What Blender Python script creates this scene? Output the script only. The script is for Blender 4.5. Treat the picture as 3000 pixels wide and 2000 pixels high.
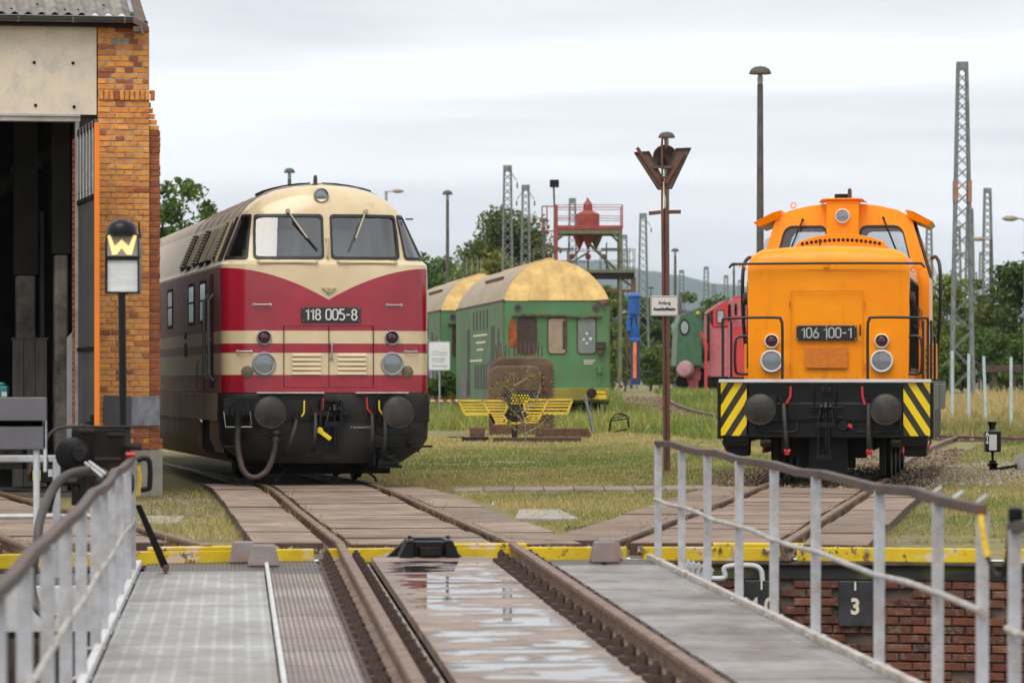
import bpy, math, random
import numpy as np
from mathutils import Vector, Matrix
for o in list(bpy.data.objects): bpy.data.objects.remove(o)
random.seed(7); RNG = np.random.default_rng(11)
SC = bpy.context.scene; COL = SC.collection
R = math.radians
# ------------------------------------------------------------------ camera
F = 10900.0; EYE = 1.4; HY = 1119.0          # focal length and horizon row of the 3000 px wide photograph
cd = bpy.data.cameras.new('camera'); cam = bpy.data.objects.new('camera', cd); COL.objects.link(cam)
cam.location = (0, 0, EYE); cam.rotation_euler = (R(90), 0, 0)
cd.sensor_width = 36; cd.lens = F/3000*36; cd.shift_y = (HY-1000)/3000
cd.clip_start = .5; cd.clip_end = 30000
cd.dof.use_dof = True; cd.dof.focus_distance = 51.5; cd.dof.aperture_fstop = 4.2
SC.camera = cam
# ------------------------------------------------------------------ exposure, sky, sun
SC.render.engine = 'CYCLES'
SC.view_settings.view_transform = 'Standard'; SC.view_settings.look = 'None'
SC.view_settings.gamma = 1; SC.view_settings.use_curve_mapping = False
SC.view_settings.exposure = 0.6
SUN_EL, SUN_AZ = R(58), R(202)               # soft sun through cloud, behind the camera's left shoulder
wd = bpy.data.worlds.new('World'); SC.world = wd; wd.use_nodes = True
nt = wd.node_tree; nt.nodes.clear(); N = nt.nodes.new; L = nt.links.new
wo = N('ShaderNodeOutputWorld'); bg = N('ShaderNodeBackground'); tc = N('ShaderNodeTexCoord')
sky = N('ShaderNodeTexSky'); sky.sky_type = 'NISHITA'; sky.sun_disc = False
sky.sun_elevation = SUN_EL; sky.sun_rotation = SUN_AZ
sm_ = N('ShaderNodeVectorMath'); sm_.operation = 'SCALE'; sm_.inputs[3].default_value = .08; L(sky.outputs[0], sm_.inputs[0])
mp = N('ShaderNodeMapping'); mp.inputs['Scale'].default_value = (2.6, 2.6, 30); mp.inputs['Location'].default_value = (0.9, .3, 5.0); L(tc.outputs['Generated'], mp.inputs[0])
nz = N('ShaderNodeTexNoise'); nz.inputs['Scale'].default_value = 1.0; nz.inputs['Detail'].default_value = 5; nz.inputs['Roughness'].default_value = .5; nz.inputs['Distortion'].default_value = .25; L(mp.outputs[0], nz.inputs['Vector'])
cr = N('ShaderNodeValToRGB'); L(nz.outputs[0], cr.inputs[0])
cr.color_ramp.elements[0].position = .32; cr.color_ramp.elements[0].color = (.49, .505, .535, 1)
cr.color_ramp.elements[1].position = .58; cr.color_ramp.elements[1].color = (.79, .80, .82, 1)
mx = N('ShaderNodeMix'); mx.data_type = 'RGBA'; mx.inputs[0].default_value = .93
L(sm_.outputs[0], mx.inputs[6]); L(cr.outputs[0], mx.inputs[7]); L(mx.outputs[2], bg.inputs[0]); bg.inputs[1].default_value = 1.0
L(bg.outputs[0], wo.inputs[0])
sl = bpy.data.lights.new('sun', 'SUN'); sl.energy = 1.5; sl.angle = R(48); sl.color = (1, .94, .84)
so = bpy.data.objects.new('sun', sl); COL.objects.link(so)
sd = Vector((math.sin(SUN_AZ)*math.cos(SUN_EL), math.cos(SUN_AZ)*math.cos(SUN_EL), math.sin(SUN_EL)))
so.rotation_euler = sd.to_track_quat('Z', 'Y').to_euler()
# ------------------------------------------------------------------ helpers
def S(r, g, b):
    return tuple(((c/255)/12.92 if c/255 <= .04045 else ((c/255+.055)/1.055)**2.4) for c in (r, g, b))
def W(px, py, Y): return Vector(((px-1500)/F*Y, Y, EYE-(py-HY)/F*Y))
def gz(y):                                     # the yard rises gently behind the locomotives
    if y < 50: return -.14
    if y > 152: return 1.0
    t = .0115*(y-65)
    if y < 56: return -.14+(y-50)/6*(.0115*(56-65)+.14)
    return t
def GP(px, py, dz=0):
    lo, hi = 5., 900.
    for _ in range(50):
        m = (lo+hi)/2
        if EYE-(py-HY)/F*m > gz(m)+dz: lo = m
        else: hi = m
    return Vector(((px-1500)/F*lo, lo, gz(lo)+dz))
class NG:
    def __init__(s, m):
        m.use_nodes = True; s.t = m.node_tree; s.t.nodes.clear()
        s.out = s.n('ShaderNodeOutputMaterial'); s.p = s.n('ShaderNodeBsdfPrincipled'); s.l(s.p.outputs[0], s.out.inputs[0])
        s.tc = s.n('ShaderNodeTexCoord'); s.co = s.tc.outputs['Object']
    def n(s, k): return s.t.nodes.new(k)
    def l(s, a, b): s.t.links.new(a, b)
    def put(s, v, i):
        if hasattr(v, 'is_output'): s.l(v, i)
        elif isinstance(v, (tuple, list)): i.default_value = tuple(v)+(1,) if len(v) == 3 and len(i.default_value) == 4 else v
        else: i.default_value = v
    def m(s, op, a, b=None, c=None):
        q = s.n('ShaderNodeMath'); q.operation = op
        for i, v in enumerate((a, b, c)):
            if v is not None: s.put(v, q.inputs[i])
        return q.outputs[0]
    def noise(s, scale, detail=4, rough=.55, vec=None, st=None, dist=0):
        q = s.n('ShaderNodeTexNoise'); v = vec or s.co
        if st:
            mm = s.n('ShaderNodeMapping'); mm.inputs['Scale'].default_value = st; s.l(v, mm.inputs[0]); v = mm.outputs[0]
        s.l(v, q.inputs['Vector']); q.inputs['Scale'].default_value = scale; q.inputs['Detail'].default_value = detail; q.inputs['Roughness'].default_value = rough; q.inputs['Distortion'].default_value = dist
        return q.outputs[0]
    def ramp(s, f, els):
        q = s.n('ShaderNodeValToRGB'); s.l(f, q.inputs[0]); e = q.color_ramp.elements
        while len(e) < len(els): e.new(.5)
        for i, (p, c) in enumerate(els):
            e[i].position = p; e[i].color = (c, c, c, 1) if isinstance(c, (int, float)) else tuple(c)+(1,)
        return q.outputs[0]
    def step(s, v, a, b):
        q = s.n('ShaderNodeMapRange'); q.interpolation_type = 'SMOOTHSTEP'; s.put(v, q.inputs[0]); q.inputs[1].default_value = a; q.inputs[2].default_value = b; return q.outputs[0]
    def mix(s, f, a, b, mode='MIX'):
        q = s.n('ShaderNodeMix'); q.data_type = 'RGBA'; q.blend_type = mode; s.put(f, q.inputs[0]); s.put(a, q.inputs[6]); s.put(b, q.inputs[7]); return q.outputs[2]
    def bump(s, h, strength, dist=.02):
        q = s.n('ShaderNodeBump'); q.inputs['Strength'].default_value = strength; q.inputs['Distance'].default_value = dist; s.l(h, q.inputs['Height']); s.l(q.outputs[0], s.p.inputs['Normal'])
    def xyz(s, v=None):
        q = s.n('ShaderNodeSeparateXYZ'); s.l(v or s.co, q.inputs[0]); return q.outputs
MATS = {}
def mat(name, col=(.5, .5, .5), rough=.6, metal=0., var=.22, scale=4., bump=.15, bscale=40., dirt=None, damt=.5, dscale=1.6, rand=0., coat=0., st=None, dst=None, spec=.5, emit=0):
    if name in MATS: return MATS[name]
    m = bpy.data.materials.new(name); g = NG(m); MATS[name] = m
    a = tuple(c*(1-var) for c in col); b = tuple(min(1, c*(1+var)) for c in col)
    c = g.mix(g.ramp(g.noise(scale, 5, st=st), [(.3, 0.), (.7, 1.)]), a, b)
    rr = rough
    if dirt:
        d = g.ramp(g.noise(dscale, 7, .68, st=dst), [(.5-.13*damt/.5*.6, 0.), (.66, 1.)])
        dm = g.m('MULTIPLY', d, damt); c = g.mix(dm, c, dirt)
        rr = g.m('MULTIPLY_ADD', dm, max(0, .8-rough)*.8, rough)
    if rand:
        oi = g.n('ShaderNodeObjectInfo'); k = g.m('MULTIPLY_ADD', oi.outputs['Random'], 2*rand, 1-rand)
        vm = g.n('ShaderNodeVectorMath'); vm.operation = 'SCALE'; g.l(c, vm.inputs[0]); g.l(k, vm.inputs[3]); c = vm.outputs[0]
    g.put(c, g.p.inputs['Base Color']); g.put(rr, g.p.inputs['Roughness']); g.p.inputs['Metallic'].default_value = metal
    g.p.inputs['Coat Weight'].default_value = coat; g.p.inputs['Specular IOR Level'].default_value = spec
    if emit:
        g.put(c, g.p.inputs['Emission Color']); g.p.inputs['Emission Strength'].default_value = emit
    if bump: g.bump(g.noise(bscale, 5, st=st), bump, .01)
    return m
TM = {}
class MB:
    def __init__(s): s.v = []; s.f = []; s.mi = []; s.cur = 0
    def add(s, vs, fs):
        b = len(s.v); s.v += [tuple(v) for v in vs]; s.f += [tuple(i+b for i in f) for f in fs]; s.mi += [s.cur]*len(fs); return s
    def hexa(s, p):
        return s.add(p, [(0, 3, 2, 1), (4, 5, 6, 7), (0, 1, 5, 4), (1, 2, 6, 5), (2, 3, 7, 6), (3, 0, 4, 7)])
    def box(s, x0, x1, y0, y1, z0, z1):
        return s.hexa([(x0, y0, z0), (x1, y0, z0), (x1, y1, z0), (x0, y1, z0), (x0, y0, z1), (x1, y0, z1), (x1, y1, z1), (x0, y1, z1)])
    def beam(s, p, q, w, h, up=(0, 0, 1)):
        p = Vector(p); q = Vector(q); d = (q-p).normalized(); a = d.cross(Vector(up))
        if a.length < 1e-4: a = d.cross(Vector((1, 0, 0)))
        a.normalize(); b = a.cross(d); a *= w/2; b *= h/2
        return s.hexa([p-a-b, p+a-b, q+a-b, q-a-b, p-a+b, p+a+b, q+a+b, q-a+b])
    def cyl(s, p, q, r, r2=None, n=14, cap=True):
        p = Vector(p); q = Vector(q); r2 = r if r2 is None else r2; d = (q-p).normalized()
        a = d.orthogonal().normalized(); b = d.cross(a); vs = []
        for c, rr in ((p, r), (q, r2)):
            for i in range(n):
                t = 2*math.pi*i/n; vs.append(c+(a*math.cos(t)+b*math.sin(t))*rr)
        fs = [(i, (i+1) % n, n+(i+1) % n, n+i) for i in range(n)]
        if cap: fs += [tuple(range(n-1, -1, -1)), tuple(range(n, 2*n))]
        return s.add(vs, fs)
    def tube(s, pts, r, n=8, r2=None):
        pts = [Vector(p) for p in pts]; k = len(pts); ref = None; vs = []
        for i, p in enumerate(pts):
            d = (pts[min(i+1, k-1)]-pts[max(i-1, 0)]).normalized()
            if ref is None: ref = d.orthogonal().normalized()
            a = (ref-d*ref.dot(d)).normalized(); ref = a; b = d.cross(a); rr = r if r2 is None else r+(r2-r)*i/(k-1)
            for j in range(n):
                t = 2*math.pi*j/n; vs.append(p+(a*math.cos(t)+b*math.sin(t))*rr)
        fs = [(i*n+j, i*n+(j+1) % n, (i+1)*n+(j+1) % n, (i+1)*n+j) for i in range(k-1) for j in range(n)]
        fs += [tuple(range(n-1, -1, -1)), tuple(range((k-1)*n, k*n))]
        return s.add(vs, fs)
    def lathe(s, prof, o, axis, n=20):
        o = Vector(o); d = Vector(axis).normalized(); a = d.orthogonal().normalized(); b = d.cross(a); vs = []; fs = []
        for r, h in prof:
            for i in range(n):
                t = 2*math.pi*i/n; vs.append(o+d*h+(a*math.cos(t)+b*math.sin(t))*max(r, 1e-4))
        for k in range(len(prof)-1):
            for i in range(n): fs.append((k*n+i, k*n+(i+1) % n, (k+1)*n+(i+1) % n, (k+1)*n+i))
        fs += [tuple(range(n-1, -1, -1)), tuple(range((len(prof)-1)*n, len(prof)*n))]
        return s.add(vs, fs)
    def prism(s, poly, ext):
        poly = [Vector(p) for p in poly]; e = Vector(ext); n = len(poly)
        return s.add(poly+[p+e for p in poly], [tuple(range(n-1, -1, -1)), tuple(range(n, 2*n))]+[(i, (i+1) % n, n+(i+1) % n, n+i) for i in range(n)])
    def ring(s, outer, inner, ext):                 # flat ring between two loops, extruded
        n = len(outer); e = Vector(ext); o = [Vector(p) for p in outer]; i_ = [Vector(p) for p in inner]
        vs = o+i_+[p+e for p in o]+[p+e for p in i_]; fs = []
        for i in range(n):
            j = (i+1) % n
            fs += [(i, j, n+j, n+i), (2*n+i, 3*n+i, 3*n+j, 2*n+j), (i, 2*n+i, 2*n+j, j), (n+i, n+j, 3*n+j, 3*n+i)]
        return s.add(vs, fs)
    def sweep(s, pts, prof):                       # profile in (lateral, up) carried along a level path
        pts = [Vector(p) for p in pts]; k = len(pts); n = len(prof); vs = []
        for i, p in enumerate(pts):
            d = pts[min(i+1, k-1)]-pts[max(i-1, 0)]; d.z = 0; d.normalize(); a = Vector((d.y, -d.x, 0))
            for u, h in prof: vs.append(p+a*u+Vector((0, 0, h)))
        fs = [(i*n+j, i*n+(j+1) % n, (i+1)*n+(j+1) % n, (i+1)*n+j) for i in range(k-1) for j in range(n)]
        fs += [tuple(range(n-1, -1, -1)), tuple(range((k-1)*n, k*n))]
        return s.add(vs, fs)
    def build(s, name, m, parent=None, smooth=0, bevel=0., world=False, seg=2):
        if world and parent is not None:
            I = TM[parent.name].inverted(); s.v = [tuple(I @ Vector(v)) for v in s.v]
        me = bpy.data.meshes.new(name); me.from_pydata(s.v, [], s.f)
        for x in (m if isinstance(m, (list, tuple)) else [m]): me.materials.append(x)
        if any(s.mi): me.polygons.foreach_set('material_index', s.mi)
        fixnormals(me)
        if smooth:
            me.polygons.foreach_set('use_smooth', [True]*len(me.polygons)); me.set_sharp_from_angle(angle=R(smooth))
        o = bpy.data.objects.new(name, me); COL.objects.link(o)
        if bevel:
            b = o.modifiers.new('bevel', 'BEVEL'); b.width = bevel; b.segments = seg; b.limit_method = 'ANGLE'; b.angle_limit = R(40)
        if parent is not None: o.parent = parent; TM[o.name] = TM[parent.name].copy()
        else: TM[o.name] = Matrix()
        return o
import bmesh
def fixnormals(me):
    bm = bmesh.new(); bm.from_mesh(me); bmesh.ops.recalc_face_normals(bm, faces=bm.faces); bm.to_mesh(me); bm.free()
def tag(o, label, cat=None, group=None, kind=None):
    o['label'] = label
    if cat: o['category'] = cat
    if group: o['group'] = group
    if kind: o['kind'] = kind
    return o
def struct(o, label=None):
    o['kind'] = 'structure'
    if label: o['label'] = label
    return o
def thing(name, label, cat, loc=(0, 0, 0), rz=0., group=None):
    o = bpy.data.objects.new(name, None); COL.objects.link(o); o.location = loc; o.rotation_euler = (0, 0, rz); o.empty_display_size = .2
    TM[o.name] = Matrix.Translation(Vector(loc)) @ Matrix.Rotation(rz, 4, 'Z')
    return tag(o, label, cat, group)
def copy_tree(src, parent=None):
    c = src.copy(); COL.objects.link(c); c.parent = parent
    for ch in src.children: copy_tree(ch, c)
    return c
def shared(name, me, parent, loc, rot=(0, 0, 0), sc=(1, 1, 1)):
    o = bpy.data.objects.new(name, me); COL.objects.link(o); o.parent = parent; o.location = loc; o.rotation_euler = rot; o.scale = sc
    return o
def text_mesh(txt, size, depth=.004, xs=1., align='CENTER', bold=0.):
    c = bpy.data.curves.new('text', 'FONT'); c.body = txt; c.size = size; c.extrude = depth; c.align_x = align; c.align_y = 'CENTER'; c.offset = bold; c.resolution_u = 4
    o = bpy.data.objects.new('text', c); COL.objects.link(o)
    me = bpy.data.meshes.new_from_object(o.evaluated_get(bpy.context.evaluated_depsgraph_get()))
    bpy.data.objects.remove(o)
    me.transform(Matrix.Diagonal((xs, 1, 1, 1))); me.transform(Matrix.Rotation(R(90), 4, 'X'))
    return me
TXT = {k: text_mesh(*a) for k, a in {
    'an1': ('Anfang', .082, .001, .9, 'CENTER', .001), 'an2': ('Anschlußbahn', .074, .001, .86, 'CENTER', .0035),
    '3': ('3', .19, .004, .9, 'CENTER', .006), '4': ('4 0', .19, .004, .9, 'CENTER', .006), '1': ('I', .10, .004, 1., 'CENTER', .003),
    'A': ('A', .085, .002, .9, 'CENTER', .004), '1a': ('1', .085, .002, .9, 'CENTER', .004), 'a': ('a', .085, .002, .9, 'CENTER', .004),
    'bz': ('Br. Zyl.-Kolbenhub 70-100 mm.', .034, .001, .8), 'ban': ('Bahnanlage', .105, .001, .88, 'CENTER', .002)}.items()}
def put_text(key, m, parent, loc, rz=0., name='lettering'):
    me = TXT[key].copy(); me.materials.clear(); me.materials.append(m); return shared(name, me, parent, loc, (0, 0, rz))
def arcp(cx, cy, rx, ry, a0, a1, n=10): return [(cx+rx*math.cos(R(a0+(a1-a0)*i/n)), cy+ry*math.sin(R(a0+(a1-a0)*i/n))) for i in range(n+1)]
GLYPH = {'0': [arcp(.28, .72, .22, .24, 0, 180)+arcp(.28, .28, .22, .24, 180, 360)+[(.50, .72)]], '1': [[(.06, .74), (.30, .95), (.30, .02)]],
 '8': [arcp(.28, .73, .19, .21, 0, 360, 18), arcp(.28, .27, .22, .24, 0, 360, 18)], '5': [[(.48, .95), (.12, .95), (.09, .55)]+arcp(.26, .31, .24, .28, 120, -140, 14)],
 '6': [[(.40, .95), (.22, .68), (.08, .42)], arcp(.29, .29, .22, .26, 0, 360, 18)], '-': [[(.06, .48), (.40, .48)]], ' ': []}
ADV = {'1': .44, ' ': .34, '-': .5}
def stroke_text(txt, h, m_, parent, loc, sx=1., th=.085):            # railway number style digits, one piece each
    wdt = sum(ADV.get(c, .60) for c in txt); x = -wdt/2
    for c in txt:
        if GLYPH[c]:
            q = MB()
            for st in GLYPH[c]:
                P = [Vector((sx*h*(x+a+.02), 0, h*(b-.485))) for a, b in st]; w = th*h/2; cl = (P[0]-P[-1]).length < 1e-4; k = len(P); L_ = []; R_ = []
                for i, p in enumerate(P):
                    if cl: d = P[(i+1) % (k-1)]-P[(i-1) % (k-1)]
                    else: d = P[min(i+1, k-1)]-P[max(i-1, 0)]
                    d.normalize(); nn = Vector((-d.z, 0, d.x)); mi = 1.
                    if 0 < i < k-1 and not cl: mi = min(2.2, 1/max(.35, nn.dot(Vector((-(P[i+1]-P[i]).normalized().z, 0, (P[i+1]-P[i]).normalized().x)))))
                    L_.append(p+nn*w*mi); R_.append(p-nn*w*mi)
                e = Vector((0, -.008, 0)); n_ = k
                q.add(L_+R_+[p+e for p in L_]+[p+e for p in R_], sum([[(2*n_+i, 2*n_+i+1, 3*n_+i+1, 3*n_+i), (i, i+1, 2*n_+i+1, 2*n_+i), (n_+i, 3*n_+i, 3*n_+i+1, n_+i+1)] for i in range(n_-1)], [])+[(0, 2*n_, 3*n_, n_), (n_-1, 2*n_-1, 4*n_-1, 3*n_-1)])
            o = q.build('digit', m_, parent); o.location = loc
        x += ADV.get(c, .60)
def catmull(pts, n=8):
    P = [Vector(p) for p in pts]; P = [P[0]*2-P[1]]+P+[P[-1]*2-P[-2]]; out = []
    for i in range(1, len(P)-2):
        for k in range(n):
            t = k/n; a, b, c, d = P[i-1:i+3]
            out.append(.5*((2*b)+(c-a)*t+(2*a-5*b+4*c-d)*t*t+(3*b-a-3*c+d)*t**3))
    out.append(P[-2]); return out
def hang(p, q, sag, n=10):
    p = Vector(p); q = Vector(q); return [p.lerp(q, i/n)+Vector((0, 0, -sag*4*(i/n)*(1-i/n))) for i in range(n+1)]
def vcol_mesh(name, verts, nper, cols, m, tri=False):
    """many small faces in one mesh, one colour per face; verts (n*nper,3)"""
    n = len(verts)//nper; me = bpy.data.meshes.new(name)
    me.vertices.add(len(verts)); me.vertices.foreach_set('co', verts.astype(np.float32).ravel())
    me.loops.add(n*nper); me.loops.foreach_set('vertex_index', np.arange(n*nper, dtype=np.int32))
    me.polygons.add(n); me.polygons.foreach_set('loop_start', np.arange(0, n*nper, nper, dtype=np.int32))
    at = me.attributes.new('col', 'FLOAT_COLOR', 'POINT')
    c4 = np.ones((n, 4), np.float32); c4[:, :3] = cols; at.data.foreach_set('color', np.repeat(c4, nper, 0).ravel())
    me.materials.append(m); me.update(); me.validate(); return me
def leafmat(name, trans=.3):
    if name in MATS: return MATS[name]
    m = bpy.data.materials.new(name); g = NG(m); MATS[name] = m
    a = g.n('ShaderNodeAttribute'); a.attribute_name = 'col'; g.l(a.outputs[0], g.p.inputs['Base Color']); g.p.inputs['Roughness'].default_value = .6; g.p.inputs['Specular IOR Level'].default_value = .25
    t = g.n('ShaderNodeBsdfTranslucent'); g.l(a.outputs[0], t.inputs[0]); ms = g.n('ShaderNodeMixShader'); ms.inputs[0].default_value = trans
    g.l(g.p.outputs[0], ms.inputs[1]); g.l(t.outputs[0], ms.inputs[2]); g.l(ms.outputs[0], g.out.inputs[0]); return m
def glassmat(name, tint=(.75, .8, .82), dark=.35, rough=.03):
    if name in MATS: return MATS[name]
    m = bpy.data.materials.new(name); g = NG(m); MATS[name] = m
    t = g.n('ShaderNodeBsdfTransparent'); t.inputs[0].default_value = tint+(1,)
    gl = g.n('ShaderNodeBsdfGlossy'); gl.inputs['Roughness'].default_value = rough
    fr = g.n('ShaderNodeFresnel'); fr.inputs[0].default_value = 1.52
    ms = g.n('ShaderNodeMixShader'); k = g.m('MULTIPLY_ADD', fr.outputs[0], 1.4, dark*.25)
    g.l(k, ms.inputs[0]); g.l(t.outputs[0], ms.inputs[1]); g.l(gl.outputs[0], ms.inputs[2]); g.l(ms.outputs[0], g.out.inputs[0]); return m
# ------------------------------------------------------------------ common materials
BLACK = mat('black_paint', (.008, .008, .009), .45, var=.3, bump=.25, dirt=(.04, .034, .028), damt=.4, dscale=3, spec=.25)
BLACKG = mat('black_gloss', (.006, .006, .007), .3, var=.3, bump=.15, spec=.3)
SOOT = mat('sooty_iron', (.014, .012, .011), .75, var=.4, bump=.3, dirt=(.05, .037, .028), damt=.5, dscale=4, spec=.2)
RUST = mat('rust', (.105, .05, .032), .85, var=.4, scale=9, bump=.5, dirt=(.19, .12, .085), damt=.55, dscale=2.2)
RUSTD = mat('dark_rust', (.055, .035, .027), .8, var=.4, scale=12, bump=.4, dirt=(.14, .085, .055), damt=.5, dscale=5)
RAILTOP = mat('rail_steel', (.17, .115, .085), .42, metal=.55, var=.3, scale=14, bump=.2, dirt=(.10, .06, .04), damt=.5, dscale=6)
WHITE = mat('white_paint', (.62, .63, .64), .45, var=.1, bump=.15, dirt=(.38, .35, .31), damt=.5, dscale=5)
GREYP = mat('rail_grey_paint', (.47, .485, .515), .45, var=.15, bump=.3, dirt=(.27, .19, .13), damt=.5, dscale=9)
STEEL = mat('bare_steel', (.34, .34, .345), .35, metal=.8, var=.2, bump=.15)
GALV = mat('galvanised_lattice', (.30, .32, .33), .6, metal=.3, var=.25, bump=.1)
CONC = mat('concrete', (.36, .33, .29), .9, var=.2, bump=.5, dirt=(.2, .17, .14), damt=.5)
YEL = mat('yellow_paint', (.75, .52, .02), .5, var=.12, bump=.2, dirt=(.62, .47, .25), damt=.75, dscale=4)
REDP = mat('signal_red', (.55, .02, .02), .35, var=.1, bump=0)
YELP = mat('lever_yellow', (.75, .55, .02), .4, var=.1, bump=0)
LAMPG = mat('lamp_reflector', (.45, .47, .48), .18, metal=.7, var=.1, bump=0)
LAMPR = mat('lamp_red', (.06, .004, .008), .12, var=.2, bump=0, coat=.6)
RUBBER = mat('rubber', (.03, .029, .028), .65, var=.3, bump=.2)
# ================================================================== GROUND, PIT, TRACKS
PC = Vector((1.2, 21.4, 0)); PR = 11.30        # turntable pit
m = bpy.data.materials.new('yard_ground'); g = NG(m)
pos = g.n('ShaderNodeNewGeometry').outputs['Position']
n1 = g.noise(.35, 6, .6, vec=pos); n2 = g.noise(3.5, 6, .65, vec=pos); n3 = g.noise(30, 4, .6, vec=pos)
n4 = g.noise(11, 6, .7, vec=pos)
soil = g.ramp(n4, [(.3, (.06, .045, .033)), (.5, (.17, .13, .09)), (.7, (.33, .26, .18))])
turf = g.ramp(n4, [(.28, (.075, .08, .022)), (.45, (.2, .18, .055)), (.6, (.33, .27, .11)), (.75, (.46, .37, .18))])
c = g.mix(g.ramp(n1, [(.36, 0.), (.5, 1.)]), soil, turf)
sp = g.xyz(pos); far = g.step(sp[1], 41, 48); c2 = g.mix(far, c, g.mix(g.ramp(g.noise(.8, 6, .6, vec=pos), [(.36, 0.), (.46, 1.)]), soil, turf))
c2 = g.mix(g.m('MULTIPLY', n3, .35), c2, (.05, .045, .03))
g.l(c2, g.p.inputs['Base Color']); g.p.inputs['Roughness'].default_value = .95
g.bump(n3, .8, .03)
rad = [PR+.02, PR+.3, PR+.8]; 
while rad[-1] < 9300: rad.append(rad[-1]*1.045+.25)
NA = 300; vs = []; fs = []
for r in rad:
    for i in range(NA):
        a = 2*math.pi*i/NA; x = PC.x+r*math.cos(a); y = PC.y+r*math.sin(a); vs.append((x, y, gz(y)))
for k in range(len(rad)-1):
    for i in range(NA): fs.append((k*NA+i, k*NA+(i+1) % NA, (k+1)*NA+(i+1) % NA, (k+1)*NA+i))
gm = MB(); gm.add(vs, fs); struct(gm.build('ground', m))

# ---- turntable pit
pit = thing('turntable_pit', 'round brick turntable pit with yellow rim and dark coping', 'turntable pit', (PC.x, PC.y, -1.45))
def arc(r, a0, a1, n, z): return [Vector((PC.x+r*math.sin(a0+(a1-a0)*i/n), PC.y+r*math.cos(a0+(a1-a0)*i/n), z)) for i in range(n+1)]
pm = MB(); A = arc(PR-.02, 0, 2*math.pi, 200, 0)[:-1]; n = len(A)
pm.add([(p.x, p.y, -1.5) for p in A]+[(p.x, p.y, -.2) for p in A], [(i, (i+1) % n, n+(i+1) % n, n+i) for i in range(n)])
m = bpy.data.materials.new('pit_mortar'); g = NG(m); pos = g.n('ShaderNodeNewGeometry').outputs['Position']
g.l(g.ramp(g.noise(3, 6, .6, vec=pos), [(.3, (.07, .055, .045)), (.7, (.22, .17, .13))]), g.p.inputs['Base Color']); g.p.inputs['Roughness'].default_value = .95; g.bump(g.noise(25, 4, vec=pos), .6, .02)
pm.build('wall', m, pit, world=True)
pm = MB(); pm.add([(p.x, p.y, -1.42) for p in A], [tuple(range(n))])
pm.build('pit_floor', mat('pit_dirt', (.09, .07, .055), .95, var=.5, scale=1.2, bump=.8, bscale=12), pit, world=True)
def ringpart(name, r0, r1, z0, z1, a0, a1, m, n=24, bevel=.008):
    q = MB(); a = arc(r0, a0, a1, n, 0); b = arc(r1, a0, a1, n, 0); N_ = n+1
    q.add([(p.x, p.y, z0) for p in a]+[(p.x, p.y, z0) for p in b]+[(p.x, p.y, z1) for p in a]+[(p.x, p.y, z1) for p in b],
          sum([[(i, i+1, N_+i+1, N_+i), (2*N_+i, 3*N_+i, 3*N_+i+1, 2*N_+i+1), (i, 2*N_+i, 2*N_+i+1, i+1), (N_+i, N_+i+1, 3*N_+i+1, 3*N_+i)] for i in range(n)], [])
          + [(0, N_, 3*N_, 2*N_), (n, 2*N_+n, 3*N_+n, N_+n)])
    return q.build(name, m, pit, world=True, bevel=bevel)
COPING = bpy.data.materials.new('pit_coping'); g = NG(COPING)
c = g.mix(g.ramp(g.noise(3, 5), [(.3, 0.), (.7, 1.)]), (.012, .011, .010), (.035, .031, .026)); c = g.mix(g.m('MULTIPLY', g.ramp(g.noise(.9, 7, .6, st=(1, 1, 2)), [(.53, 0.), (.68, 1.)]), .85), c, (.13, .16, .012))
g.l(c, g.p.inputs['Base Color']); g.p.inputs['Roughness'].default_value = .85; g.bump(g.noise(30, 5), .5, .012)
ringpart('coping', PR-.07, PR+.25, -.325, -.165, -.9, .9, COPING, 60)
ringpart('coping_ledge', PR-.11, PR+.2, -.20, -.1735, -.9, .9, RUSTD, 60)
YELC = bpy.data.materials.new('rim_yellow'); g = NG(YELC)
c = g.mix(g.ramp(g.noise(3, 5), [(.3, 0.), (.7, 1.)]), (.60, .40, .008), (.74, .53, .012)); c = g.mix(g.ramp(g.noise(3.2, 7, .62, st=(1, 1, 2.2)), [(.55, 0.), (.58, 1.)]), c, (.66, .52, .33)); c = g.mix(g.ramp(g.noise(7, 7, .7), [(.60, 0.), (.64, .9)]), c, (.14, .075, .035))
g.l(c, g.p.inputs['Base Color']); g.p.inputs['Roughness'].default_value = .6; g.bump(g.noise(24, 5), .4, .012)
a = -.62; k = 0
for w in (.20, .17, .10, .145, .12, .16, .13, .2, .19, .2):   # separate rim irons between the rail gaps
    ringpart('rim_iron', PR-.05, PR+.02, -.168, -.045, a, a+w-.012, YELC, 8); a += w; k += 1
for a0 in (-.39, -.165, .05, .33):
    ringpart('rim_cap', PR-.04, PR+.10, -.044, -.012, a0, a0+.07, YELC, 4)
ringpart('ring_rail', PR-1.0, PR-.93, -1.42, -1.28, -.9, .9, RUSTD, 60)
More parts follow.
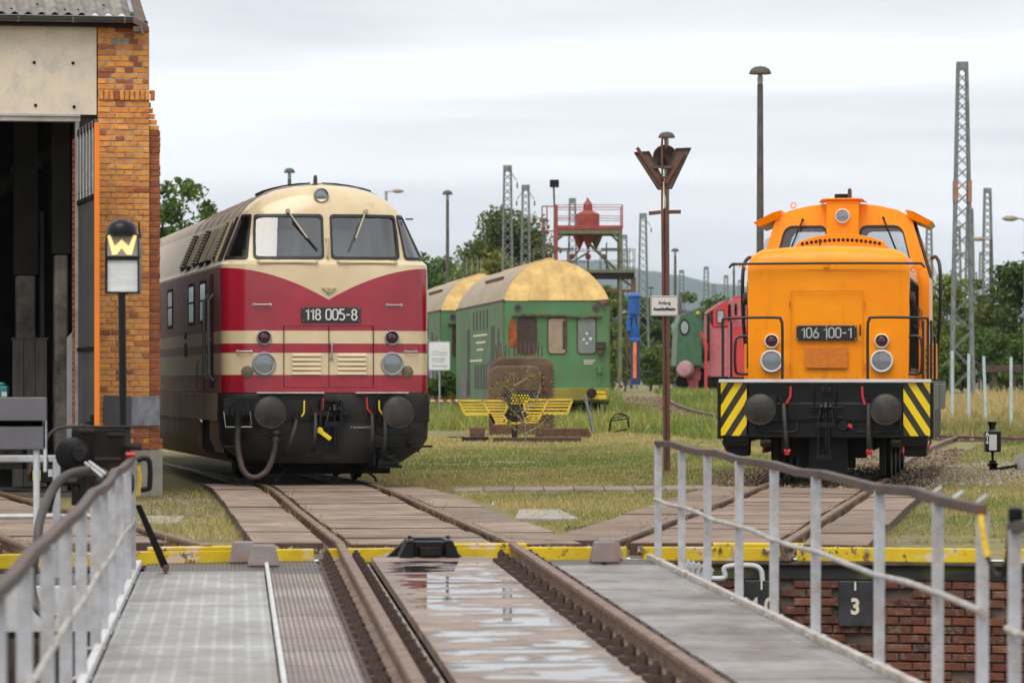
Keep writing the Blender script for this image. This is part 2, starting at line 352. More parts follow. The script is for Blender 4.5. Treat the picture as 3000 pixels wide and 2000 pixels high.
# individual bricks where the wall shows
bm0 = MB(); c0 = .06
def brickmesh(seed, m):
    rr = random.Random(seed); j = lambda s=.03: rr.uniform(-s, s); q = MB()
    fr = [(-.5+.05+j(), -.5, -.5+.1+j(.05)), (.5-.05+j(), -.5, -.5+.1+j(.05)), (.5-.05+j(), -.5+j(.1), .5-.1+j(.05)), (-.5+.05+j(), -.5, .5-.1+j(.05))]
    md = [(-.5, -.40, -.5), (.5, -.40, -.5), (.5, -.40, .5), (-.5, -.40, .5)]; bk = [(-.5, .5, -.5), (.5, .5, -.5), (.5, .5, .5), (-.5, .5, .5)]
    q.add(fr+md+bk, [(0, 1, 2, 3)]+[(i, 4+i, 4+(i+1) % 4, (i+1) % 4) for i in range(4)]+[(4+i, 8+i, 8+(i+1) % 4, 4+(i+1) % 4) for i in range(4)])
    me = bpy.data.meshes.new('brick'); me.from_pydata(q.v, [], q.f); fixnormals(me); me.materials.append(m); return me
def brickmat(name, els, spall, samt):
    m = bpy.data.materials.new(name); g = NG(m); oi = g.n('ShaderNodeObjectInfo')
    pos = g.n('ShaderNodeNewGeometry').outputs['Position']
    c = g.ramp(oi.outputs['Random'], els)
    c = g.mix(g.ramp(g.noise(9, 5, .6, vec=pos), [(.35, 0.), (.7, .35)]), c, tuple(x*.55 for x in els[0][1]))
    c = g.mix(g.m('MULTIPLY', g.ramp(g.noise(13, 6, .7, vec=pos), [(.54, 0.), (.60, 1.)]), samt), c, spall)
    g.l(c, g.p.inputs['Base Color']); g.p.inputs['Roughness'].default_value = .85; g.bump(g.noise(45, 5, vec=pos), .5, .012); return m
PITB = brickmat('pit_brick', [(0., (.085, .032, .022)), (.45, (.15, .048, .028)), (.85, (.23, .08, .04)), (1., (.09, .05, .04))], (.20, .15, .11), .75)
pbm = [brickmesh(i, PITB) for i in range(5)]
for row in range(15):
    z = -.365-.0785*row; 
    for i in range(27):
        if row*27+i > 400: break
        ang = .02+(i+(.5 if row % 2 else 0))*.0228*.9
        if (.072 < ang < .104 or .146 < ang < .176) and row < 5: continue
        if random.random() < .03: continue
        p = arc(PR-.035+random.uniform(-.006, .006), ang, ang, 1, z)[0]
        o = shared('brick', random.choice(pbm), pit, p-Vector((PC.x, PC.y, -1.45)), (0, 0, -ang), (.218, .06, .064))
PLATEM = mat('number_plate_black', (.02, .02, .022), .45, var=.4, bump=.2, dirt=(.07, .075, .085), damt=.5)
PAINTW = mat('sign_lettering', (.70, .64, .53), .6, var=.1, bump=.1)
for ang, key, nm in ((.161, '3', '3'), (.088, '4', '4')):
    p = arc(PR-.10, ang, ang, 1, 0)[0]-Vector((PC.x, PC.y, -1.45))
    q = MB(); q.box(-.15, .15, -.015, .015, -.20, .20); s = q.build('number_board', PLATEM, pit, bevel=.01); s.location = p+Vector((0, 0, -.53)); s.rotation_euler = (0, 0, -ang)
    put_text(key, PAINTW, s, (-.0, -.019, -.03)); put_text('1', PAINTW, s, (0, -.019, .15))
# pipe and cable box on the pit wall
q = MB(); q.tube(catmull([W(2040, 1690, 32.2), W(2120, 1692, 32.2), W(2125, 1660, 32.2), W(2200, 1655, 32.2), W(2228, 1668, 32.2), W(2234, 1700, 32.2)], 6), .022, 8)
q.build('pipe', WHITE, pit, world=True, smooth=40)

# ---- tracks
RAILP = [(-.07, -.16), (.07, -.16), (.07, -.145), (.012, -.12), (.012, -.045), (.036, -.032), (.036, -.007), (.029, 0), (-.029, 0), (-.036, -.007), (-.036, -.032), (-.012, -.045), (-.012, -.12), (-.07, -.145)]
RAILM = mat('rail_rust', (.235, .15, .105), .5, metal=.3, var=.3, scale=10, bump=.3, dirt=(.085, .045, .03), damt=.6, dscale=4)
SLABM = mat('track_slab', (.28, .205, .15), .85, var=.3, scale=2.5, bump=.6, bscale=18, dirt=(.13, .095, .07), damt=.85, dscale=2.0, rand=.2)
SLABE = mat('slab_edge', (.07, .042, .032), .8, var=.35, bump=.3)
WOODT = mat('track_timber', (.26, .18, .13), .85, var=.3, scale=2.0, bump=.6, bscale=10, dirt=(.12, .085, .065), damt=.75, rand=.2, st=(1, 6, 6))
class Path:
    def __init__(s, pts, zf=None):
        s.p = catmull([(x, y, (zf(x, y) if zf else 0.)) for x, y in pts], 10); s.d = [0.]
        for a, b in zip(s.p, s.p[1:]): s.d.append(s.d[-1]+(b-a).length)
    def at(s, t, lat=0., dz=0.):
        t = max(0, min(s.d[-1]-1e-3, t)); i = max(k for k in range(len(s.d)) if s.d[k] <= t); i = min(i, len(s.p)-2)
        a, b = s.p[i], s.p[i+1]; k = (t-s.d[i])/(s.d[i+1]-s.d[i]); d = (b-a); d.z = 0; d.normalize()
        return a.lerp(b, k)+Vector((d.y, -d.x, 0))*lat+Vector((0, 0, dz))
    def off(s, lat, t0=0, t1=None, n=40):
        t1 = s.d[-1] if t1 is None else t1; return [s.at(t0+(t1-t0)*i/n, lat) for i in range(n+1)]
def slab(root, P, t0, t1, l0, l1, top, th, m, name='slab', skew=0.):
    q = MB(); jz = random.uniform(-.012, .012)
    c = [P.at(t0, l0, 0), P.at(t0, l1, 0), P.at(t1, l1, 0), P.at(t1, l0, 0)]
    q.hexa([p+Vector((0, 0, top-th)) for p in c]+[p+Vector((0, 0, top+jz+random.uniform(-.004, .004))) for p in c])
    q.cur = 0
    o = q.build(name, [m, SLABE], root, world=True, bevel=.014)
    for i in (2, 3, 4, 5): o.data.polygons[i].material_index = 1
    return o
def track(name, label, pts, zf=None, t1=None):
    P = Path(pts, zf); p0 = P.at(0); r = thing(name, label, 'railway track', (p0.x, p0.y, p0.z-.14))
    for s in (-.7535, .7535):
        q = MB(); q.sweep(P.off(s, 0, t1, 60), RAILP); q.build('rail', RAILM, r, world=True)
    return P, r
PRED, tr = track('railway_track', 'railway track with brown concrete slabs curving under the crimson locomotive', [(-.746, 32.62), (-1.60, 41), (-2.50, 49.9), (-3.25, 54.5), (-5.35, 65), (-7.4, 74)])
t = .42
for w in (1.15, 1.2, 1.15, 1.25, 1.2, 1.2, 1.25, 1.2, 1.2, 1.2, 1.25, 1.2, 1.2, 1.2, 1.2, 1.2):
    slab(tr, PRED, t, t+w-.028, -.64, .64, -.025, .16, SLABM); t += w
t = .50
for w in (2.3, 2.4, 2.35, 2.4, 2.3, 2.4, 2.4, 2.4): slab(tr, PRED, t, t+w-.03, .86, 1.44+random.uniform(-.012, .012), -.03, .17, SLABM); t += w
t = .9
for w in (2.3, 2.35, 2.4, 2.4, 2.3, 2.4, 2.4, 2.4): slab(tr, PRED, t, t+w-.03, -1.50+random.uniform(-.012, .012), -.86, -.03, .15, SLABM); t += w
PORA, to = track('railway_track', 'railway track with brown boards leading to the orange shunting locomotive', [(1.62, 32.62), (2.9, 41.7), (4.32, 51.76), (5.9, 63), (8.3, 77), (11.6, 92)], lambda x, y: max(0, gz(y)+.10))
t = .42
for i in range(15): slab(to, PORA, t, t+1.13, -.64, .64, -.03, .14, WOODT, 'board'); t += 1.16
t = .75
for i in range(8): slab(to, PORA, t, t+2.2, .86, 1.46+random.uniform(-.012, .012), -.035, .15, WOODT, 'board'); t += 2.23
t = 1.05
for i in range(8): slab(to, PORA, t, t+2.2, -1.50+random.uniform(-.012, .012), -.86, -.035, .15, WOODT, 'board'); t += 2.23
PSHED, ts = track('railway_track', 'rusty track running left into the open shed gate', [(-3.35, 31.85), (-4.75, 37.5), (-6.3, 43.5), (-7.9, 50), (-9.6, 57)])
t = 1.6
for i in range(9): slab(ts, PSHED, t, t+1.5, -.64, .64, -.035, .14, SLABM); t += 1.55
t = 1.4
for i in range(7): slab(ts, PSHED, t, t+2.2, -1.6, -.86, -.04, .14, SLABM); t += 2.3
SLEEP = mat('sleeper_timber', (.085, .065, .05), .9, var=.4, bump=.5)
def ballast(root, P, t0, t1, n, seed):
    r = np.random.default_rng(seed); V = []; C = []
    for _ in range(n):
        p = P.at(t0+(t1-t0)*r.random(), r.uniform(-1.5, 1.5), -.09); s = r.uniform(.02, .05)
        a = r.normal(size=(3, 3)); a /= np.linalg.norm(a, axis=1)[:, None]
        o = np.array(p); b = [o+a[0]*s, o+a[1]*s, o+a[2]*s, o+np.array((0, 0, s))]
        for f in ((0, 1, 3), (1, 2, 3), (2, 0, 3)): V += [b[i] for i in f]
        C += [np.array((.30, .22, .16))*r.uniform(.4, 1.25)]*3
    I = TM[root.name].inverted(); V = np.array([tuple(I @ Vector(v)) for v in V])
    o = bpy.data.objects.new('ballast', vcol_mesh('ballast', V, 3, np.array(C), leafmat('stone_chips', 0))); COL.objects.link(o); o.parent = root; o['kind'] = 'stuff'; return o
gzz = lambda x, y: gz(y)+.12
Pb, tb = track('railway_track', 'rusty weed-grown siding curving behind the orange locomotive', [(4.8, 137), (4.45, 118), (4.6, 104), (5.6, 92), (8.0, 82.5), (11.6, 77.3), (16, 74)], gzz)
for i in range(90):
    q = MB(); p = Pb.at(4+i*.66, 0, -.17); d = Pb.at(4.3+i*.66)-Pb.at(4+i*.66); d.z = 0; d.normalize(); a = Vector((d.y, -d.x, 0))*1.2
    q.beam(p-a, p+a, .22, .1); q.build('sleeper', SLEEP, tb, world=True)
ballast(tb, Pb, 0, 62, 5000, 3)
ballast(to, PORA, 19, 40, 4000, 4); ballast(to, PORA, 0, .5, 260, 5); ballast(tr, PRED, 0, .5, 200, 6)
for k, (yy, lab) in enumerate(((126, 'raised main line track in front of the right hand lattice mast'), (133, 'second raised main line track behind the first one on the right'))):
    zz = 1.4-(1176-8*k-HY)/F*yy
    Pm, tm = track('railway_track', lab, [(10.5, yy+2), (16, yy), (22, yy-2), (30, yy-5)], lambda x, y: zz)
    q = MB(); q.sweep(Pm.off(0, 0, None, 10), [(-2.4, gz(yy)-zz-.1), (-1.6, -.17), (1.6, -.17), (2.4, gz(yy)-zz-.1)]); q.build('track_bed', mat('track_bed', (.13, .1, .08), .95, var=.4, bump=.8, bscale=8), tm, world=True)
# ---- footpath of thin slabs crossing the lawn, one loose plate
fp = thing('footpath', 'narrow path of grey slabs crossing the lawn between both tracks', 'footpath', (0, 52, -.14))
x0 = -.75
for i in range(9):
    q = MB(); w = .72; a = GP(1330+i*88, 1433-(i*.7), .03); b = GP(1330+(i+1)*88-3, 1433-((i+1)*.7), .03)
    q.hexa([a+Vector((0, -.75, -.08)), b+Vector((0, -.75, -.08)), b+Vector((0, .75, -.08)), a+Vector((0, .75, -.08)), a+Vector((0, -.75, .012)), b+Vector((0, -.75, .012)), b+Vector((0, .75, .012)), a+Vector((0, .75, .012))])
    q.build('slab', mat('path_slab', (.27, .225, .185), .9, var=.25, bump=.5, dirt=(.14, .11, .085), damt=.7, dscale=1.5, rand=.15), fp, world=True, bevel=.012)
q = MB(); a = [GP(1508, 1516, .025), GP(1695, 1516, .025), GP(1640, 1491, .025), GP(1520, 1491, .025)]
q.prism(a, (0, 0, -.07)); tag(q.build('concrete_plate', CONC, bevel=.01), 'single pale concrete plate lying in the grass between the tracks', 'concrete plate')
q = MB(); a = [GP(395, 1533, .02), GP(520, 1530, .02), GP(540, 1512, .02), GP(430, 1510, .02)]
q.prism(a, (0, 0, -.06)); tag(q.build('concrete_plate', CONC, bevel=.01), 'low concrete plate in weeds left of the crimson locomotive track', 'concrete plate')
# ================================================================== TURNTABLE BRIDGE
br = thing('turntable_bridge', 'turntable bridge with ribbed metal decks, rails and grey pipe railings', 'turntable bridge', (-.746, 32.52, 0), math.atan(.0743))
br.rotation_euler = (.0065, 0, math.atan(.0743))
TM[br.name] = Matrix.Translation(br.location) @ br.rotation_euler.to_matrix().to_4x4()
BL = 21.9
def BI(px, py, Y):                                 # photo point at depth Y in bridge coordinates
    return TM[br.name].inverted() @ W(px, py, Y)
def ribmat(name, c1, c2, gx, gy, dirt, damt, wx=.25, wy=.2, rough=.45, metal=.5):
    m = bpy.data.materials.new(name); g = NG(m); x, y, z = g.xyz()
    lx = g.m('GREATER_THAN', g.m('FRACT', g.m('MULTIPLY', x, 1/gx)), 1-wx); ly = g.m('GREATER_THAN', g.m('FRACT', g.m('MULTIPLY', y, 1/gy)), 1-wy)
    ln = g.m('MAXIMUM', lx, ly); c = g.mix(ln, c1, c2)
    c = g.mix(g.m('MULTIPLY', g.ramp(g.noise(1.7, 8, .7, st=(1, .7, 1)), [(.42, 0.), (.62, 1.)]), damt), c, dirt)
    oi = g.n('ShaderNodeObjectInfo'); vm = g.n('ShaderNodeVectorMath'); vm.operation = 'SCALE'; g.l(c, vm.inputs[0]); g.l(g.m('MULTIPLY_ADD', oi.outputs['Random'], .3, .85), vm.inputs[3])
    g.l(vm.outputs[0], g.p.inputs['Base Color']); g.p.inputs['Roughness'].default_value = rough; g.p.inputs['Metallic'].default_value = metal
    h = g.m('MULTIPLY_ADD', g.noise(40, 4), .5, ln); g.bump(h, .6, .006); return m
ALU = ribmat('ribbed_aluminium', (.36, .36, .355), (.50, .50, .485), .105, .085, (.22, .185, .15), .75)
ALUR = ribmat('ribbed_deck_worn', (.26, .235, .215), (.40, .38, .355), .9, .05, (.13, .09, .07), .85, .02, .35)
GRATE = ribmat('rusty_grating', (.15, .105, .085), (.40, .34, .30), .034, .3, (.10, .06, .045), .6, .4, .08, .5, .3)
MESH = ribmat('black_mesh', (.012, .012, .012), (.13, .11, .10), .035, .05, (.1, .07, .05), .5, .35, .35, .5, .3)
# wet plates between the rails
m = bpy.data.materials.new('wet_deck_plate'); g = NG(m); x, y, z = g.xyz()
base = g.ramp(g.noise(1.6, 7, .62), [(.3, (.17, .115, .085)), (.5, (.27, .195, .15)), (.75, (.36, .275, .215))])
edge = g.m('SUBTRACT', .50, g.m('ABSOLUTE', g.m('SUBTRACT', x, .0)))
pn = g.noise(1.0, 3, .5, st=(1.5, 2.6, 1), dist=.3)
pud = g.m('MULTIPLY', g.m('MULTIPLY', g.step(g.m('ADD', pn, g.m('MULTIPLY', g.m('SUBTRACT', g.noise(6, 5, .6), .5), .16)), .475, .525), g.step(g.m('ADD', edge, g.m('MULTIPLY', g.m('SUBTRACT', g.noise(3, 4), .5), .5)), .02, .16)), g.step(y, -.9, -1.2))
pud2 = g.step(pn, .40, .50)
c = g.mix(g.m('MULTIPLY', pud2, .45), base, (.10, .07, .055)); c = g.mix(pud, c, (.045, .036, .03))
g.l(c, g.p.inputs['Base Color']); g.l(g.m('MULTIPLY_ADD', pud, -.53, .55), g.p.inputs['Roughness'])
bp = g.n('ShaderNodeBump'); bp.inputs['Distance'].default_value = .008; g.l(g.noise(22, 5), bp.inputs['Height']); g.l(g.m('MULTIPLY_ADD', pud, -.298, .30), bp.inputs['Strength']); g.l(bp.outputs[0], g.p.inputs['Normal'])
WET = m
for s in (-.7535, .7535):
    q = MB(); q.sweep([(s, -BL*i/12, 0) for i in range(13)], [(u*1.05, h*1.1) for u, h in RAILP]); q.build('rail', RAILM, br)
# rail clips, one pair of bolts with base per sleeper and side
def clipmesh():
    q = MB(); q.box(-.06, .06, -.06, .06, -.02, .035); q.cyl((-.01, 0, .035), (-.01, 0, .09), .036, .033, n=6); q.cyl((-.01, 0, .09), (-.01, 0, .11), .018, n=6)
    me = bpy.data.meshes.new('rail_clip'); me.from_pydata(q.v, [], q.f); me.materials.append(RUSTD); fixnormals(me); return me
CM = clipmesh()
k = 0
while .35+k*.66 < 16:
    yy = -(.35+k*.66)
    for s in (-.7535, .7535):
        for e in (-1, 1):
            shared('rail_clip', CM, br, (s+e*.135, yy+random.uniform(-.02, .02), -.155), (0, 0, 0 if e > 0 else math.pi))
    k += 1
q = MB(); 
for s in (-.7535, .7535): q.box(s-.24, s+.24, -BL, -.06, -.32, -.176)
q.build('rail_bearer', mat('bearer', (.36, .32, .28), .6, var=.3, bump=.4, dirt=(.1, .07, .05), damt=.6, dscale=3), br)
t = .45
while t < BL-1:
    w = .93; q = MB(); q.box(-.50, .50, -(t+w-.012), -t, -.165, -.10+random.uniform(-.003, .003)); q.build('deck_plate', WET, br, bevel=.006); t += w
t = 1.9
while t < BL-1:
    q = MB(); q.box(-2.44, -1.43, -(t+.972), -t, -.19, -.135+random.uniform(-.003, .003)); q.build('deck_panel', ALU, br, bevel=.006); t += 1.0
t = 2.2
while t < BL-1:
    q = MB(); q.box(-1.385, -.96, -(t+.975), -t, -.18, -.14+random.uniform(-.003, .003)); q.build('grating_panel', GRATE, br, bevel=.005); t += 1.0
t = 1.2
while t < BL-1:
    q = MB(); q.box(1.03, 1.90, -(t+.535), -t, -.19, -.135+random.uniform(-.004, .004)); q.build('deck_panel', ALUR, br, bevel=.005); t += .56
for x0, x1, y0, y1 in ((-2.42, -1.42, -1.86, -.22), (-1.39, -.97, -.85, -.2), (-1.39, -.97, -1.5, -.88), (-1.39, -.97, -2.16, -1.53), (1.0, 1.45, -1.16, -.2), (1.5, 1.9, -1.16, -.2)):
    q = MB(); q.box(x0, x1, y0, y1, -.19, -.145); q.build('mesh_plate', MESH, br, bevel=.005)
q = MB(); q.tube([(-1.405, -.5, -.12), (-1.405, -BL, -.12)], .018, 6); q.build('edge_strip', WHITE, br)
q = MB(); q.tube([(-.95, -.6, -.125), (-.95, -BL, -.125)], .014, 6); q.build('edge_strip', RUSTD, br)
q = MB(); q.beam((-2.48, -.9, -.125), (-2.48, -BL, -.125), .05, .06); q.build('edge_strip', WHITE, br, bevel=.008)
q = MB(); q.beam((1.935, -.2, -.125), (1.935, -BL, -.125), .05, .06); q.build('edge_strip', mat('worn_white', (.5, .47, .43), .6, var=.2, bump=.3, dirt=(.2, .11, .07), damt=.6, dscale=6), br, bevel=.008)
for s in (-1, 1):
    q = MB(); q.box(s*.85-.02, s*.85+.02, -BL, -.1, -1.12, -.33); q.box(s*.85-.16, s*.85+.16, -BL, -.1, -1.14, -1.10)
    for i in range(18): q.box(s*.85-.13, s*.85+.13, -1-i*1.2, -.99-i*1.2, -1.1, -.33)
    q.build('girder', SOOT, br)
for i in range(9):
    q = MB(); q.box(-2.36, 1.88, -1.3-i*2.4, -1.2-i*2.4, -.34, -.2); q.build('cross_bearer', SOOT, br)
# end lock in the middle of the bridge head
q = MB(); q.prism([(-.40, -.12, -.16), (-.17, -.12, .05), (.12, -.12, .05), (.35, -.12, -.16)], (0, .10, 0)); lk = q.build('end_lock', BLACK, br, bevel=.01)
q = MB(); q.prism([(-.27, -.62, -.10), (-.2, -.62, .05), (-.14, -.62, .05), (-.14, -.62, -.10)], (0, .42, 0)); q.prism([(.13, -.62, -.10), (.13, -.62, .05), (.19, -.62, .05), (.26, -.62, -.10)], (0, .42, 0)); q.box(-.14, .13, -.58, -.5, -.02, .04); q.build('lock_bracket', BLACKG, lk, bevel=.01)
q = MB(); q.box(-.09, .09, -.66, -.2, -.085, -.01); q.cyl((-.17, -.45, .055), (-.17, -.45, .08), .02, n=8); q.cyl((.16, -.45, .055), (.16, -.45, .08), .02, n=8); q.build('bolt', SOOT, lk, bevel=.012)
# wedge blocks
CHOCK = mat('chock_paint', (.20, .19, .19), .55, var=.25, bump=.3, dirt=(.30, .11, .05), damt=.6, dscale=5)
for x, y, w in ((-1.43, -.98, .27), (-1.60, -.45, .25), (1.50, -.62, .25), (1.58, -.16, .23)):
    q = MB(); h = w/2; z0 = -.142
    q.hexa([(x-h, y-.13, z0), (x+h, y-.13, z0), (x+h, y+.13, z0), (x-h, y+.13, z0), (x-h*.72, y-.10, z0+.18), (x+h*.72, y-.10, z0+.18), (x+h*.72, y+.06, z0+.18), (x-h*.72, y+.06, z0+.18)])
    q.build('wedge_block', CHOCK, br, bevel=.012)
# railings
HR = mat('handrail_worn', (.055, .047, .043), .5, var=.4, bump=.35, dirt=(.2, .08, .035), damt=.5, dscale=3.0)
def railing(x, ys, hz, mz, name='railing', y_end=None):
    y0, y1 = ys[0]+.08, (ys[-1]-.06 if y_end is None else y_end); K = 14
    q = MB()
    pts = [(x+.012*math.sin(i*1.7), y0+(y1-y0)*i/K, hz-.012*(1+math.sin(i*2.3+x))) for i in range(K+1)]
    for a, b in zip(pts, pts[1:]): q.beam(a, b, .05, .055)
    rl = q.build(name, HR, br, bevel=.008)
    q = MB(); q.tube([(x+.02*(1 if x < 0 else -1), y0+(y1-y0)*i/K, mz-.012*(1+math.sin(i*1.9))) for i in range(K+1)], .017, 7); q.build('mid_rail', mat('midrail_paint', (.42, .42, .41), .5, var=.2, bump=.2, dirt=(.32, .22, .10), damt=.6, dscale=5), rl, smooth=50)
    for y in ys:
        q = MB(); w = .032
        q.prism([(x-w, y-.004, -.13), (x+w, y-.004, -.13), (x+w, y-.004, hz-.03), (x-w, y-.004, hz-.03)], (0, .008, 0)); q.box(x+w-.008, x+w, y, y+.05, -.13, hz-.03); q.box(x-.06, x+.06, y-.05, y+.06, -.128, -.118)
        q.build('post', GREYP, rl, bevel=.004)
    return rl
yl = [-(32.5-Y)/.9973 for Y in (30.2, 28.9, 27.0, 25.2, 23.6, 22.4, 20.3, 18.5, 16.7, 14.9, 13.2, 11.4)]
yr = [-(32.5-Y)/.9973 for Y in (31.85, 30.15, 28.5, 26.7, 24.95, 23.15, 20.85, 19.1, 17.95)]
rl = railing(-2.50, yl, .81, .33)
rr_ = railing(1.96, yr, .895, .41)
rr2 = railing(1.96, [-(32.5-17.2)/.9973, -(32.5-15.4)/.9973, -(32.5-13.4)/.9973], .84, .36)
ROPE = mat('yellow_rope', (.72, .48, .05), .8, var=.3, scale=60, bump=.6, bscale=120)
q = MB(); p = Vector((1.94, yr[-1]-.07, .85)); q.tube(catmull([p, p+Vector((.0, -.02, -.06)), p+Vector((.012, -.03, -.14)), p+Vector((.02, -.05, -.20))], 5), .017, 6); q.build('knotted_rope', ROPE, rr_, smooth=60)
q = MB(); q.tube(catmull([p+Vector((.02, -.05, -.20)), p+Vector((.03, -.2, -.27)), p+Vector((.02, -.45, -.25)), p+Vector((0, -.66, -.06))], 5), .012, 6); q.build('chain', SOOT, rr_, smooth=60)
q = MB(); p = Vector((-2.45, yl[0]-.05, .74)); q.tube([p, p+Vector((.015, 0, -.1)), p+Vector((0, 0, -.24))], .018, 6); q.build('knotted_rope', ROPE, rl, smooth=60)
for y in (-13.0, -13.6, -14.2): # short white stubs fixed to the outside of the right railing
    q = MB(); q.beam((1.97, y, .865), (2.08, y+.1, .925), .018, .018); q.build('stub_arm', GREYP, rr_, bevel=.006)
q = MB(); q.prism([(-2.48, -2.15, .42), (-2.43, -2.15, .42), (-2.20, -2.05, -.1), (-2.27, -2.05, -.1)], (0, .05, 0)); q.build('brace', BLACK, rl, bevel=.006); q = MB(); q.cyl((-2.23, -2.2, -.10), (-2.23, -2.0, -.10), .028, n=10); q.build('brace_pin', RUST, rl)
q = MB(); q.lathe([(.032, 0), (.035, .01), (.035, .06), (.02, .07)], (1.96, -(32.5-17.2)/.9973-.02, .85), (0, 0, 1), 12); q.build('post_cap', BLACKG, rr2, smooth=40)
cbx = thing('cable_box', 'grey finned cable box under the right hand bridge head', 'cable box', W(2030, 1672, 31.4))
for i in range(5):
    q = MB(); q.prism([(-.09+i*.045, -.05, -.10), (-.05+i*.045, -.05, -.12), (-.0+i*.045, -.05, .06-i*.012), (-.04+i*.045, -.05, .10-i*.012), (-.08+i*.045, -.05, .02)], (0, .16, 0)); q.build('fin', GREYP, cbx, bevel=.008)
q = MB(); q.box(-.16, .2, .0, .1, -.16, -.10); q.build('bracket', SOOT, cbx)
# operator platform on the left of the bridge head
pl = MB(); pl.box(-4.9, -2.42, -3.3, -1.9, -.20, -.15); pf = pl.build('operator_platform', MESH, br, bevel=.006)
q = MB(); q.box(-4.9, -2.56, -3.42, -3.32, -.52, -.16); q.build('edge_girder', WHITE, pf, bevel=.012)
q = MB(); q.box(-4.9, -2.55, -3.44, -3.30, -.56, -.53); q.build('girder_flange', SOOT, pf)
q = MB(); q.beam((-4.9, -2.38, .80), (-2.50, -2.34, .80), .05, .055); q.build('cross_rail', GREYP, rl, bevel=.008)
q = MB(); q.tube([(-4.9, -2.36, .33), (-2.50, -2.36, .34)], .02, 8); q.build('cross_rail', WHITE, rl, smooth=50)
for x in (-3.1, -3.95, -4.75):
    q = MB(); q.box(x-.03, x+.03, -2.4, -2.36, -.2, .78); q.build('post', GREYP, rl, bevel=.004)
q = MB(); q.tube(catmull([(-2.46, -2.2, .78), (-2.40, -2.2, .80), (-2.36, -2.2, .76), (-2.36, -2.2, .58), (-2.38, -2.2, .55), (-2.46, -2.2, .54)], 6), .022, 8); q.build('bent_pipe', BLACK, rl, smooth=50)
# grey control board on white legs, drive unit, hoses: separate things standing on the platform
cb = thing('control_board', 'flat grey control board on white tubular legs at the left edge', 'control board', W(60, 1400, 28.6))
q = MB(); q.box(-.36, .20, -.02, .02, .22, .62); q.build('board', mat('board_grey', (.13, .125, .14), .35, var=.1, bump=.05), cb, bevel=.006)
for x in (-.22, .12):
    q = MB(); q.tube([(x, .03, -.4), (x, .03, .45)], .025, 8); q.build('leg', WHITE, cb, smooth=50)
q = MB(); q.beam((-.4, .0, .42), (.18, .0, .42), .04, .06); q.build('cross_bar', WHITE, cb, bevel=.006)
q = MB(); q.box(.18, .2, -.02, .03, .05, .44); q.build('stay', WHITE, cb)
du = thing('drive_unit', 'black motor drive unit with gear wheel and curved hoses on the bridge platform', 'drive motor', W(255, 1440, 29.3))
q = MB(); q.box(-.10, .32, -.2, .25, -.1, .50); q.box(-.02, .36, -.18, .22, .5, .52); q.build('housing', SOOT, du, bevel=.02)
q = MB(); q.lathe([(.02, -.02), (.11, -.02), (.135, .0), (.135, .10), (.09, .12), (.09, .3)], (-.08, -.30, .30), (0, 1, 0), 20); q.lathe([(.05, -.05), (.07, -.02), (.07, .1)], (-.02, -.32, .30), (0, 1, 0), 12); q.build('gear_wheel', BLACK, du, smooth=40)
q = MB(); q.lathe([(.05, -.02), (.09, 0), (.09, .26), (.06, .28)], (.12, -.3, .08), (1, 0, 0), 16); q.build('motor', BLACK, du, smooth=40)
for x_, y_, z_, l_, r_ in ((.2, -.36, .45, .13, .02), (.32, -.3, .36, .14, .03), (-.02, -.33, .48, .12, .025), (.1, -.33, .26, .2, .018)):
    q = MB(); q.cyl((x_, y_, z_), (x_+l_, y_, z_), r_, n=8); q.build('shaft', SOOT, du, smooth=40)
q = MB(); q.tube(catmull([(.0, -.25, .52), (-.2, -.3, .5), (-.29, -.32, .38), (-.27, -.3, .2)], 6), .014, 7); q.build('cable', RUBBER, du, smooth=50)
q = MB(); q.lathe([(.0, 0), (.022, 0), (.022, .07), (0, .07)], (.34, -.3, .30), (1, 0, 0), 8); q.build('red_knob', REDP, du)
q = MB(); q.tube(catmull([W(345, 1420, 27.5), W(300, 1385, 27.3), W(250, 1378, 27.1), W(190, 1395, 27), W(150, 1440, 26.8), W(118, 1520, 26.5), W(108, 1600, 26.4), W(92, 1700, 26.4), W(110, 1780, 26.3), W(160, 1815, 26.3)], 7), .034, 10); q.build('hose', mat('hose_grey', (.06, .055, .05), .55, var=.3, bump=.2), du, world=True, smooth=50)
q = MB(); q.tube(catmull([W(240, 1415, 27.4), W(185, 1412, 27.3), W(160, 1432, 27.3), W(148, 1470, 27.3), W(140, 1500, 27.3)], 7), .026, 9); q.cyl(W(190, 1411, 27.3), W(225, 1413, 27.3), .032); q.cyl(W(240, 1385, 27.4), W(240, 1440, 27.4), .045); q.build('hose_fitting', BLACK, du, world=True, smooth=50)
for a, b in (((250, 1355), (300, 1395)), ((262, 1352), (310, 1388))):
    q = MB(); q.tube([W(*a, 27.2), W(*b, 27.0)], .012, 6); q.build('lever', GREYP, du, world=True)
